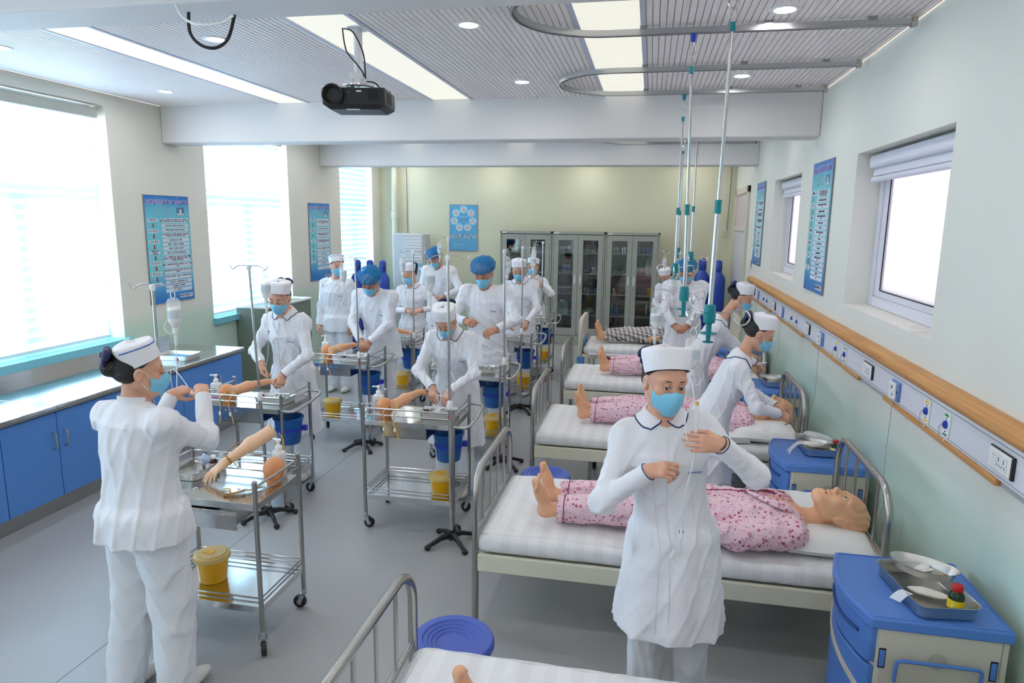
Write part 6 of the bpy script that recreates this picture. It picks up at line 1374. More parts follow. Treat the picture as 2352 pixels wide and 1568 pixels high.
# ---- hand gel pump bottles
def pump(x, y, label, rz=0., z=TZ+.0005, lab=True):
    t = thing('pump_bottle', label, 'pump bottle', (x, y, z), rz); secs = []
    for s_, zz in ((.92, 0), (1, .004), (1, .125), (.97, .137), (.80, .148), (.42, .153)): secs.append([Vector((a, b, zz)) for a, b in rrect(.078*s_, .052*s_, .014*s_, 4)])
    MB().loft(secs, True).obj('body', mat('bottle_white', (.82, .82, .80), .3, trans=.1), t, sharp=50)
    MB().lathe([(.018, .150), (.019, .152), (.019, .172), (.014, .178), (.007, .182), (.007, .198), (.014, .200), (.014, .212), (0, .213)], 18).box((-.022, 0, .207), (.045, .010, .008)).obj('pump_head', WHITEP, t, sharp=40)
    if lab:
        MB().bx(-.030, .030, -.0268, -.0262, .03, .115).obj('label', mat('label_white', (.80, .80, .84), .5), t)
        for k, (a, b, zz) in enumerate(((-.02, .012, .105), (-.02, .016, .09), (-.02, .006, .078), (-.02, .014, .066))): MB().bx(a, b, -.0272, -.0268, zz, zz+.005).obj('print', mat('print_grey', (.25, .25, .35), .6) if k != 1 else REDP, t)
        MB().bx(-.026, .026, -.0272, -.0268, .03, .05).obj('colour_band', mat('band_violet', rgb(200, 140, 200), .5), t)
    return t
pump(-1.925, 3.215, 'white pump bottle with red print at the corner of the nearest trolley', R(-25)); pump(-1.865, 4.47, 'white pump bottle with violet band at the left of the middle trolley', R(10))
pump(-3.19, 4.50, 'white pump bottle on the trolley by the counter end', R(10)); pump(-3.20, 6.33, 'white pump bottle on the trolley of the bending man', R(10))
# ---- practice arms
def arm_mesh():
    pr = [cone((0, 0, 0), (0, .16, .004), .047, .044, k=.02), cone((0, .16, .004), (0, .36, -.004), .043, .026, k=.03), plane((0, 0, 0), (0, -1, 0), .004)]
    pr += hand_prims((0, .37, -.006), (.02, 1, -.12), (0, -.12, -1), -1, .22, 1.0, thumb=.25, spread=.32)
    v, F = iso(pr[:2]+pr[3:]+[pr[2]], .0065); return v, F
_v, _F = arm_mesh()
def mesh_np(name, v, F, m):
    me = bpy.data.meshes.new(name); me.from_pydata(v.tolist(), [], F.tolist()); me.polygons.foreach_set('use_smooth', [True]*len(F)); me.materials.append(m); me.update(); return me
ARM = mesh_np('arm', _v, _F, mat('arm_vinyl', rgb(236, 196, 160), .4, sss=.08)); ARM2 = mesh_np('arm', _v, _F, mat('arm_vinyl_pink', rgb(230, 172, 132), .4, sss=.08))
def practice_arm(p0, p1, label, roll=0., m=ARM2, tubes=True, band=None):
    # p0 cut end, p1 towards the hand
    p0, p1 = Vector(p0), Vector(p1); d = (p1-p0).normalized(); zz = Vector((0, 0, 1)); x = d.cross(zz).normalized(); z = x.cross(d)
    t = bpy.data.objects.new('injection_trainer', None); COL.objects.link(t); t.matrix_world = Matrix.Translation(p0) @ rotm((x, d, z)).to_4x4() @ Matrix.Rotation(roll, 4, 'Y'); tag(t, label, 'practice arm')
    mkobj('arm', m, t); MB().lathe([(0, 0), (.040, 0), (.047, -.003)], 24, (0, .004, 0), Matrix.Rotation(R(90), 3, 'X')).obj('cut_face', mat('cut_pink', rgb(242, 196, 170), .5), t)
    MB().tube([(.0475*math.cos(a), .006, .0475*math.sin(a)) for a in [2*PI*k/28 for k in range(28)]], .0028, 6, closed=True).obj('rim', LATEX, t)
    if band:
        MB().tube([(.030*math.cos(a), .345+.004*math.sin(3*a), -.002+.028*math.sin(a)) for a in [2*PI*k/20 for k in range(20)]], .005, 8, closed=True).tube(spline([(.01, .345, .028), (.03, .30, .040), (.03, .25, .045), (.02, .20, .05)], 5), .0035, 6).tube(spline([(-.01, .345, .02), (-.05, .34, .015), (-.10, .35, -.01), (-.13, .36, -.015)], 5), .0035, 6).obj('tourniquet', mat('tourniquet_amber', rgb(170, 120, 40), .4), t)
    for ch_ in t.children: pass
    t.matrix_world = t.matrix_world @ Matrix.Diagonal((.85, .85, .85, 1))
    return t
def latex_tubes(cx, cy, cz, label, front_y, L=.20, dx=.05, seed=0):
    t = thing('latex_tubing', label, 'tube', (cx, cy, cz)); rnd = random.Random(seed)
    for k, s_ in enumerate((-1, 1)):
        x = s_*dx; q = [(x*.8, 0, 0), (x*.9, front_y*.5, -.010), (x*.9, front_y, -.03), (x*.75+.0, front_y-.004, -.09), (x*.8+.008*s_, front_y-.004, -.14), (x*.8+.02*(k), front_y-.006, -L), (x*.8+.045*k-.01, front_y-.008, -L-.055)]
        MB().tube(spline(q, 6), .0040, 8).obj('tube', LATEX, t)
        MB().box((x*.8+.006*s_, front_y-.004, -.145), (.014, .012, .026)).obj('clamp', WHITEP, t, bev=.002)
    return t
practice_arm((-2.055, 3.37, 1.0), (-2.20, 3.06, .885), 'open handed practice arm leaning across the nearest trolley', R(0), ARM, band=True)
t = thing('latex_tubing', 'two amber tubes hanging from the raised end of the nearest practice arm', 'tube', (-2.05, 3.40, .98))
for k in (-.02, .02): MB().tube(spline([(k, 0, 0), (k*1.2, .03, -.04), (k*1.3, .035, -.10), (k*1.8, .03, -.17)], 6), .0035, 8).obj('tube', LATEX, t)
def infant_mesh():
    H0 = np.eye(3); hp2, w4 = head_prims(H0, (0, 0, .062), .56); pr = list(hp2)+[ell((0, -.012, .085), (.052, .062, .052), k=.03), cone((0, -.01, .03), (0, -.01, -.002), .030, .034, k=.02), ell((-.022, .030, .045), (.018, .016, .018), k=.015), ell((.022, .030, .045), (.018, .016, .018), k=.015), ell((0, .060, .050), (.0085, .010, .0075), k=.005), ell((-.018, .045, .060), (.011, .010, .008), k=.003), ell((.018, .045, .060), (.011, .010, .008), k=.003), cone((-.026, .050, .0575), (-.010, .056, .0575), .0016, .0016, 's', .002), cone((.026, .050, .0575), (.010, .056, .0575), .0016, .0016, 's', .002), cone((-.010, .050, .029), (.010, .050, .029), .006, .006, k=.004), cone((-.010, .050, .020), (.010, .050, .020), .006, .006, k=.004), cone((-.012, .057, .0245), (.012, .057, .0245), .0016, .0016, 's', .002), ell((0, .038, .008), (.012, .012, .010), k=.01), plane((0, 0, .0), (0, 0, -1))]
    return iso(pr, .0030)
_v, _F = infant_mesh(); BABY = mesh_np('head', _v, _F, BABYM)
def infant(x, y, label, rz, s_=.98):
    t = thing('infant_head_model', label, 'infant head model', (x, y, TZ+.001), rz); o = mkobj('head', BABY, t); o.scale = (s_, s_, s_); return t
t = infant(-1.905, 3.12, 'brown infant head model with sleeping face on the nearest trolley', R(192))
infant(-1.80, 4.43, 'infant head model seen from behind on the middle trolley', R(-10), .98); infant(-3.105, 4.52, 'infant head model seen from behind on the trolley by the counter end', R(-10), .98); infant(-3.13, 6.22, 'infant head model seen from behind on the trolley of the bending man', R(-10), .98)
practice_arm((-1.715, 4.385, .900), (-1.635, 4.70, .93), 'practice arm with amber band under the bending nurse hands', 0, ARM2)
latex_tubes(-1.715, 4.375, .90, 'two amber tubes with clamps hanging off the middle trolley', -.09, .16, .045, 1)
practice_arm((-3.03, 4.45, .90), (-2.92, 4.72, .92), 'practice arm under the standing masked nurse hands', 0, ARM2); latex_tubes(-3.03, 4.44, .90, 'two amber tubes with clamps hanging off the trolley by the counter end', -.08, .16, .045, 2)
practice_arm((-3.04, 6.10, .90), (-2.93, 6.38, .92), 'practice arm under the bending man hands', 0, ARM2); latex_tubes(-3.04, 6.09, .90, 'two amber tubes with clamps hanging off the trolley of the bending man', -.14, .15, .045, 3)
practice_arm((-3.06, 7.50, .90), (-2.90, 7.60, .87), 'practice arm partly hidden on the trolley of the small far nurse', 0, ARM2)
tag(MB().tube(spline([(-2.98, 7.28, .88), (-2.975, 7.20, .86), (-2.975, 7.195, .78), (-2.98, 7.19, .68)], 5), .004, 6).obj('latex_tube', LATEX), 'single amber tube with clamp hanging off the far left trolley', 'tube')
# ---- trays, vials, cups, packets
def vial(x, y, z, label, s=.8, m=AMBER, cp=WHITEP): return medbottle((x, y, z), label, m, cp, mat('label_pale', (.6, .45, .45), .5), s)
def cup(x, y, z, label, r=.03, h=.06):
    t = thing('steel_jar', label, 'jar', (x, y, z)); MB().lathe([(0, 0), (r, 0), (r, h*.75), (r*1.06, h*.77), (r*1.06, h*.92), (r*.9, h), (0, h)], 20).obj('jar', CHROME, t, sharp=40); MB().cyl((0, 0, h), (0, 0, h+.006), r*.7, n=14).obj('lid', STEEL, t); return t
def packet(x, y, z, label, sx=.06, sy=.03, sz=.02, rz=0., m=None):
    b = MB(Matrix.Translation((x, y, z+sz)) @ Matrix.Rotation(rz, 4, 'Z')).ell((0, 0, 0), (sx, sy, sz), 16, 8); b.v = [(a+.006*math.sin(90*c+b_*60), b_+.006*math.sin(70*a), c+.006*math.sin(80*a+60*b_)) for a, b_, c in b.v]
    return tag(b.obj('plastic_packet', m or PLASF, sharp=40), label, 'packet')
tray((-2.40, 3.16, TZ+.001), R(88), 'steel instrument tray with bottles on the nearest trolley, beside the nurse', .26, .19, .045)
vial(-2.335, 3.225, TZ+.007, 'brown medicine bottle with white cap in the tray of the nearest trolley', .85); cup(-2.40, 3.20, TZ+.007, 'steel cotton jar in the tray of the nearest trolley', .026, .055)
packet(-2.37, 3.205, TZ+.040, 'crumpled clear blue printed wrapper in the tray of the nearest trolley', .035, .02, .028, .3, mat('wrap_blue', rgb(190, 205, 235), .3, alpha=.7))
t = thing('clear_vial', 'clear ribbed saline bottle standing behind the nearest practice arm', 'bottle', (-2.29, 3.235, TZ+.001)); MB().lathe([(0, 0), (.020, 0), (.021, .01), (.021, .05), (.013, .062), (.011, .07), (.014, .072), (.014, .08), (.012, .083), (.013, .086), (.010, .094), (0, .096)], 18, cap=True).obj('bottle', mat('vial_pale', (.8, .85, .88), .1, alpha=.6), t, sharp=60); MB().lathe([(0, .002), (.018, .002), (.018, .04), (0, .04)], 14).obj('liquid', mat('liquid_clear', (1, 1, 1)), t)
t = thing('loose_tubing', 'tangle of amber tube ends with white clips on the nearest trolley', 'tube', (-1.995, 2.95, TZ+.002))
MB().tube(spline([(-.07, -.04, .004), (-.03, -.01, .006), (0, .01, .012), (.03, .03, .01), (.07, .09, .008)], 6), .0035, 6).tube(spline([(-.06, -.05, .004), (-.02, -.03, .01), (.02, .01, .014), (.0, .03, .01)], 6), .0035, 6).obj('tube', mat('tourniquet_amber', (1, 1, 1)), t)
for a, b in ((0, .0), (.02, .02), (-.015, .015)): MB().box((a, b, .016), (.018, .010, .012), Matrix.Rotation(a*30, 3, 'Z')).obj('clip', WHITEP, t, bev=.002)
MB().tube(arc((-.09, .015, .004), .022, 0, PI*1.1, 10, (1, 0, 0), (0, 1, 0)), .003, 6).obj('ring', LATEX, t)
tag(MB().tube(arc((-2.255, 2.955, TZ+.004), .012, 0, PI*1.7, 12, (1, 0, 0), (0, 1, 0)), .0022, 6).obj('white_ring', WHITEP), 'tiny white loop at the near edge of the nearest trolley', 'loop')
ttx = {'T2': (-1.42, 4.52, 'middle trolley'), 'T3': (-2.76, 4.60, 'trolley by the counter end'), 'T4': (-2.82, 6.18, 'trolley of the bending man'), 'T5': (-1.50, 6.02, 'trolley of the upright man'), 'T6': (-2.82, 7.42, 'trolley of the small far nurse'), 'T7': (-1.55, 7.76, 'second trolley from the back'), 'T8': (-1.55, 9.40, 'farthest trolley')}
for n, (x, y, w_) in ttx.items():
    tray((x, y, TZ+.001), R(3), 'steel instrument tray on the '+w_, .27, .19, .045)
    vial(x-.09, y-.04, TZ+.007, 'brown medicine bottle with white cap on the '+w_, .8); cup(x+.03, y-.03, TZ+.007, 'steel cotton jar on the '+w_, .024, .052); cup(x+.075, y+.01, TZ+.007, 'small steel jar on the '+w_, .020, .046)
    packet(x-.02, y+.0, TZ+.010, 'crumpled clear packet on the '+w_, .035, .03, .026, .5)
# ---- floor standing drip stands
def stand(x, y, label, H=1.9, rot=0., lean=(0, 0), base=True, arms=True, armrot=None):
    t = thing('drip_stand', label, 'drip stand', (x, y, 0), rot); tp = Vector((lean[0], lean[1], H)); P_ = lambda k: Vector((0, 0, .07)).lerp(tp, k)
    for k in range(4):
        a = R(45+90*k); u = Vector((math.cos(a), math.sin(a), 0))
        MB().loft([[p+Vector((-u.y, u.x, 0))*w_*s1+Vector((0, 0, z_)) for s1, z_ in ((-1, h0), (1, h0), (1, h1), (-1, h1))] for p, w_, h0, h1 in ((u*.015, .016, .045, .085), (u*.08, .013, .045, .075), (u*.16, .011, .018, .045), (u*.185, .012, .012, .036))], True).obj('foot', BLACKP, t, bev=.004)
        MB().ell(u*.185+Vector((0, 0, .018)), (.022, .022, .018), 14, 8).obj('foot_pad', BLACKR, t)
    MB().cyl((0, 0, .03), (0, 0, .10), .020, n=16).obj('base_socket', BLACKP, t)
    MB().cyl(P_(0), P_(.47), .0125, n=16).obj('lower_tube', STEEL, t); MB().cyl(P_(.47), P_(1), .0085, n=14).obj('upper_tube', STEEL, t)
    MB().lathe([(.013, 0), (.018, .004), (.020, .02), (.018, .05), (.011, .065)], 16, P_(.465), cap=True).obj('height_grip', WHITEP, t)
    MB().box(P_(.44)+Vector((0, -.0125, 0)), (.010, .002, .03)).obj('sticker', mat('sticker_red', rgb(190, 90, 80), .5), t)
    MB().lathe([(.012, -.03), (.016, -.02), (.017, .0), (.015, .004), (0, .005)], 14, tp, cap=True).obj('head', WHITEP, t)
    u = Vector((1, 0, 0)); z = Vector((0, 0, 1))
    for s_ in (-1, 1): MB().tube(spline([tp, tp+u*s_*.05+z*.004, tp+u*s_*.09-z*.004, tp+u*s_*.115-z*.022, tp+u*s_*.13-z*.022, tp+u*s_*.145+z*.005], 5), .0032, 8).obj('hook_arm', STEEL, t)
    return t, Vector((x, y, 0))
def onstand(x, y, H, s_, label, rot=0., lean=(0, 0), line=None, lab2=None):
    c = Vector((math.cos(rot), math.sin(rot), 0)); p = Vector((x, y, H-.022))+Matrix.Rotation(rot, 3, 'Z') @ Vector((lean[0], lean[1], 0))+c*s_*.12
    b, e = bag(p, label)
    if line: drip_line([tuple(e+Vector((0, 0, .01)))]+line, lab2, clamp=min(len(line)-1, 2))
SD = [('A', -2.655, 4.27, 1.86, 'drip stand in front of the trolley by the counter end', 0., (-.06, 0)), ('B', -1.243, 4.20, 1.965, 'drip stand crossing the bending nurse in the middle', 0., (-.02, 0)), ('C', -2.63, 5.89, 1.835, 'drip stand in front of the bending man in blue cap', 0., (-.03, 0)),
      ('D', -1.20, 5.74, 1.945, 'drip stand before the upright man in blue cap', R(90), (0, .02)), ('E', -1.39, 7.52, 1.90, 'drip stand before the nurse near the cabinets', 0., (0, 0)), ('F', -2.63, 3.22, 1.825, 'drip stand behind the nurse seen from the back', 0., (0, 0)),
      ('G', -2.50, 7.02, 1.85, 'drip stand before the small far nurse', 0., (0, 0)), ('H', -2.62, 8.75, 1.955, 'drip stand beside the farthest man in blue cap', 0., (0, 0)), ('I', -1.40, 9.05, 1.91, 'drip stand farthest back, before the glass cabinets', 0., (0, 0))]
for n, x, y, H_, lab, rt_, ln in SD: stand(x, y, lab, H_, rt_, ln)
onstand(-2.655, 4.27, 1.86, 1, 'upside down infusion bottle on the stand by the counter end', 0, (-.06, 0), [(-2.60, 4.28, 1.52), (-2.60, 4.28, 1.40), (-2.62, 4.30, 1.25), (-2.70, 4.4, 1.05), (-2.62, 4.5, .95), (-2.60, 4.55, 1.10), (-2.66, 4.6, 1.25), (-2.76, 4.62, 1.1), (-2.84, 4.68, .95)], 'drip line from the bottle by the counter end')
onstand(-1.243, 4.20, 1.965, -1, 'infusion bottle hanging before the cap of the bending nurse', 0, (-.02, 0), [(-1.38, 4.22, 1.62), (-1.39, 4.24, 1.50), (-1.44, 4.3, 1.30), (-1.47, 4.35, 1.10), (-1.42, 4.4, 1.0), (-1.34, 4.45, .98), (-1.30, 4.5, 1.05), (-1.36, 4.52, 1.15), (-1.42, 4.56, 1.0)], 'drip line falling before the bending nurse')
tag(MB().tube(spline([(-1.385, 4.23, 1.56), (-1.34, 4.25, 1.48), (-1.33, 4.25, 1.38), (-1.35, 4.27, 1.25)], 6), .002, 6).tube(spline([(-1.385, 4.23, 1.56), (-1.43, 4.25, 1.48), (-1.43, 4.25, 1.38), (-1.40, 4.27, 1.20)], 6), .002, 6).obj('drip_line', MATS['tube_milky']), 'side loops of tube beside the bending nurse cap', 'drip line')
onstand(-2.63, 5.89, 1.835, -1, 'upside down infusion bottle left of the bending man', 0, (-.03, 0), [(-2.78, 5.9, 1.5), (-2.80, 5.9, 1.4), (-2.92, 5.95, 1.2), (-2.96, 6.0, 1.0), (-2.85, 6.05, .92), (-2.74, 6.1, .95), (-2.78, 6.2, .98)], 'drip line looping left of the bending man')
onstand(-1.20, 5.74, 1.945, 1, 'infusion bottle hanging beside the upright man', R(90), (0, .02), [(-1.21, 5.86, 1.6), (-1.25, 5.88, 1.4), (-1.27, 5.9, 1.3), (-1.3, 5.95, 1.1), (-1.42, 5.98, .95), (-1.45, 6.0, .88)], 'drip line beside the upright man')
onstand(-1.39, 7.52, 1.90, 1, 'infusion bottle before the face of the nurse near the cabinets', 0, (0, 0), [(-1.27, 7.54, 1.56), (-1.27, 7.56, 1.45), (-1.30, 7.7, 1.25), (-1.2, 7.75, 1.1), (-1.3, 7.8, .95)], 'drip line before the nurse near the cabinets')
onstand(-2.63, 3.22, 1.825, 1, 'large infusion bottle by the poster, nearest the viewer', 0, (0, 0), [(-2.515, 3.22, 1.50), (-2.50, 3.2, 1.42), (-2.47, 3.15, 1.32), (-2.44, 3.1, 1.26), (-2.42, 3.05, 1.30), (-2.40, 3.02, 1.40), (-2.34, 2.98, 1.42), (-2.26, 2.95, 1.36), (-2.22, 2.9, 1.36)], 'drip line running down to the hands of the nurse seen from behind')
tag(MB().tube(spline([(-2.50, 3.22, 1.66), (-2.545, 3.21, 1.64), (-2.56, 3.2, 1.60), (-2.54, 3.2, 1.57), (-2.52, 3.22, 1.56)], 6), .0028, 6).obj('air_tube', MATS['tube_milky']), 'curled air tube beside the largest infusion bottle', 'tube')
onstand(-2.50, 7.02, 1.85, -1, 'infusion bottle before the cap of the small far nurse', 0, (0, 0), [(-2.61, 7.04, 1.52), (-2.6, 7.05, 1.4), (-2.6, 7.1, 1.2), (-2.66, 7.2, .95)], 'drip line before the small far nurse')
onstand(-2.62, 8.75, 1.955, -1, 'infusion bottle between the farthest blue cap and the hand washing poster', 0, (0, 0), [(-2.73, 8.77, 1.6), (-2.72, 8.78, 1.4), (-2.7, 8.8, 1.3), (-2.8, 9.0, 1.12), (-2.86, 9.15, 1.14)], 'drip line beside the farthest man')
onstand(-1.40, 9.05, 1.91, -1, 'infusion bottle hanging before the glass cabinets', 0, (0, 0), [(-1.51, 9.07, 1.56), (-1.5, 9.1, 1.42), (-1.46, 9.3, 1.1), (-1.5, 9.35, .9)], 'drip line before the glass cabinets')
# bottles on the ceiling poles
def hanghook(cx, cy, hz, rot, k): a = R(10+k*120)+rot; return Vector((cx+.172*math.cos(a), cy+.172*math.sin(a), hz-.090))
b, e = bag((.219, 3.268, 1.712), 'large clear infusion bottle under the nearest ceiling hub', 0, .135, .036)
drip_line([tuple(e), (.219, 3.24, 1.46), (.225, 3.15, 1.44), (.215, 2.8, 1.42), (.20, 2.56, 1.44), (.195, 2.50, 1.41)], 'drip line from the nearest hanging bottle to the foreground nurse hand', clamp=3)
tag(MB().tube(spline([(.222, 3.268, 1.53), (.262, 3.268, 1.515), (.277, 3.268, 1.475), (.255, 3.268, 1.435), (.225, 3.268, 1.44)], 6), .0022, 6).obj('air_tube', MATS['tube_milky']), 'curled air tube beside the bottle under the nearest hub', 'tube')
b, e = bag((.056, 4.385, 1.712), 'clear infusion bottle hanging over the man in white coat', 0, .125, .033)
drip_line([tuple(e), (.056, 4.40, 1.38), (.056, 4.5, 1.15), (.05, 4.8, .85), (.05, 5.2, .56)], 'drip line from the bottle of the second ceiling pole')
b, e = bag((.213, 6.129, 1.742), 'clear infusion bottle on the third ceiling pole', 0, .12, .032)
drip_line([tuple(e), (.28, 6.4, 1.42), (.33, 6.9, 1.2), (.36, 7.5, 1.05), (.40, 8.0, .99)], 'long drip line to the hands of the man in white coat')
b, e = bag((.288, 7.49, 1.802), 'clear infusion bottle before the blue cap under the ceiling poles', 0, .12, .032)
b, e = bag((.198, 9.339, 1.772), 'small infusion bottle on the farthest ceiling pole', 0, .11, .03)
# the drip set in the foreground nurse hands
drip_line([(.20, 2.46, 1.40), (.185, 2.45, 1.30), (.17, 2.46, 1.2), (.165, 2.47, 1.05), (.17, 2.5, .95)], 'thin drip tube hanging from the foreground nurse hand', clamp=3)
t = thing('drip_chamber', 'clear drip chamber held up by the foreground nurse', 'drip chamber', (.195, 2.475, 1.475)); MB().lathe([(.003, .07), (.007, .065), (.0065, .03), (.0065, -.03), (.004, -.045)], 14, cap=True).obj('chamber', CLEARP, t); MB().lathe([(.004, .085), (.006, .08), (.006, .07)], 10, cap=True).obj('tip', mat('tip_orange', rgb(220, 170, 80), .4), t)
tag(MB().tube(spline([(.19, 2.475, 1.56), (.165, 2.47, 1.53), (.155, 2.465, 1.48), (.165, 2.46, 1.42), (.19, 2.455, 1.40)], 6), .002, 6).obj('drip_line', MATS['tube_milky']), 'loop of clear tube above the foreground nurse hand', 'drip line')
t = thing('needle_wing', 'white needle holder dangling before the foreground coat', 'needle', (.14, 2.53, .93)); MB().box((0, 0, 0), (.012, .010, .035), Matrix.Rotation(.4, 3, 'Y')).obj('holder', WHITEP, t, bev=.002); MB().tube(spline([(0, 0, -.015), (.012, 0, -.04), (.012, 0, -.065), (.026, 0, -.08)], 5), .0015, 6).obj('tube', CLEARP, t)

# ================================================================ DRESSED MANNEQUINS ON THE BEDS
MFR = Matrix(((0, 0, 1, 0), (1, 0, 0, 0), (0, 1, 0, 0), (0, 0, 0, 1)))
MS = 1.20
def mann_meshes():
    H0 = frame_from((0, -.10, 1), (-.10, 1, .10)); hc = np.array([0, .060, 1.625]); hp3, w3 = head_prims(H0, hc, MS, open_mouth=True)
    pr = list(hp3)
    def hw(x, y, z): return hc+MS*(H0 @ np.array([x, y, z]))
    pr.insert(9, ell(hw(0, -.026, .046), [.080*MS, .093*MS, .086*MS], H0, k=.004))
    pr += [cone((0, .015, 1.52), (0, .0, 1.40), .052, .062, k=.03), tubeprof((0, 0, .86), (0, 0, 1.42), (1, 0, 0), [(0, .16, .10), (.4, .14, .095), (.8, .17, .10), (1, .12, .07)], k=.04)]
    for sg in (1, -1):
        sh, el_, wr_ = (sg*.19, -.01, 1.37), (sg*.245, -.02, 1.10), (sg*.25, .0, .87)
        pr += [cone((0, 0, 1.39), sh, .06, .055, k=.03), cone(sh, el_, .050, .040, k=.02), cone(el_, wr_, .040, .026, k=.02)]+hand_prims(wr_, (0, .05, -1), (-sg*.3, -1, 0), sg, .25, 1., thumb=.3)
        an = (sg*.105, -.035, .11); pr += [cone((sg*.09, -.01, .86), (sg*.10, -.0, .48), .085, .055, k=.03), cone((sg*.10, 0, .48), an, .052, .036, k=.03), ell((sg*.105, -.045, .075), (.034, .036, .040), k=.02)]
        tilt = .12 if sg < 0 else .06; top = np.array([sg*.105+sg*tilt*.25, .135, .030]); b0 = np.array([sg*.105, -.03, .085])
        pr += [cone(b0, b0*.35+top*.65, .034, .030, k=.03), cone((b0*.5+top*.5), top, .030, .024, k=.02)]
        for i in range(5):
            off = (i-1.9)*.0155*(-sg); L = (.045, .044, .040, .034, .026)[i]; r_ = (.0115, .0085, .0080, .0076, .0075)[i]
            a = top+np.array([off*-1*1.0, -.018-.006*i, .002]); pr.append(cone(a, a+np.array([off*-.1, L, .010]), r_*1.1, r_, k=.004))
    def disp(p):
        q = (p-hc) @ H0/MS; m = np.clip((.072-.9*np.maximum(q[:, 2], 0)*0-q[:, 1])/.02, 0, 1)*np.clip((q[:, 2]-.0+.5*np.maximum(0, -q[:, 1]))/.02, 0, 1)*(np.linalg.norm(q-np.array([0, 0, .03]), axis=1) < .13)*np.clip((np.abs(q[:, 0])+q[:, 2]-.06)/.02+1, 0, 1)
        m = m*np.clip((.06+.35*np.abs(q[:, 0])-q[:, 1])/.015, 0, 1)
        return -.0022*m*np.sin(q[:, 1]*210+q[:, 2]*120+3*np.sin(q[:, 2]*45))
    body = iso(pr, .0062, disp)
    sl = []
    for sg in (1, -1):
        sh, el_, wr_ = (sg*.185, -.01, 1.36), (sg*.25, -.02, 1.10), (sg*.255, .0, .90)
        sl += [cone((sg*.06, 0, 1.37), sh, .075, .07, k=.04), cone(sh, el_, .074, .062, k=.04), cone(el_, wr_, .062, .055, k=.03)]
    top = [tubeprof((0, 0, .80), (0, .0, 1.41), (1, 0, 0), [(0, .205, .115), (.3, .185, .115), (.75, .195, .125), (1, .13, .10)], k=.05)]+sl
    top += [cone((0, .13, 1.12), (0, .10, 1.46), .004, .085, 's', .01), cone((0, .05, 1.40), (0, .03, 1.56), .066, .075, 's', .006)]
    for sg in (1, -1): top.append(ell((sg*.256, .0, .885), (.045, .05, .03), None, 's', .004))
    topm = iso(top, .0085, folds(21, .006, 20))
    tr = []
    for sg in (1, -1): tr += [cone((sg*.09, -.0, .86), (sg*.105, .005, .46), .108, .082, k=.04), cone((sg*.105, .005, .46), (sg*.108, -.02, .155), .080, .072, k=.03)]
    tr += [cone((-.04, 0, .90), (.04, 0, .90), .12, .12, k=.05), plane((0, 0, .150), (0, 0, -1))]
    trm = iso(tr, .0095, folds(33, .006, 20))
    return body, topm, trm, H0, hc
_b, _t, _tr, MH, MHC = mann_meshes()
MANB, MANT, MANTR, MANPL = mesh_np('body', *_b, SKINM), mesh_np('pyjama_top', *_t, PAJ), mesh_np('pyjama_trousers', *_tr, PAJ), mesh_np('plaid_trousers', *_tr, PLAID)
MANPT = mesh_np('plaid_shirt', *_t, PLAID)
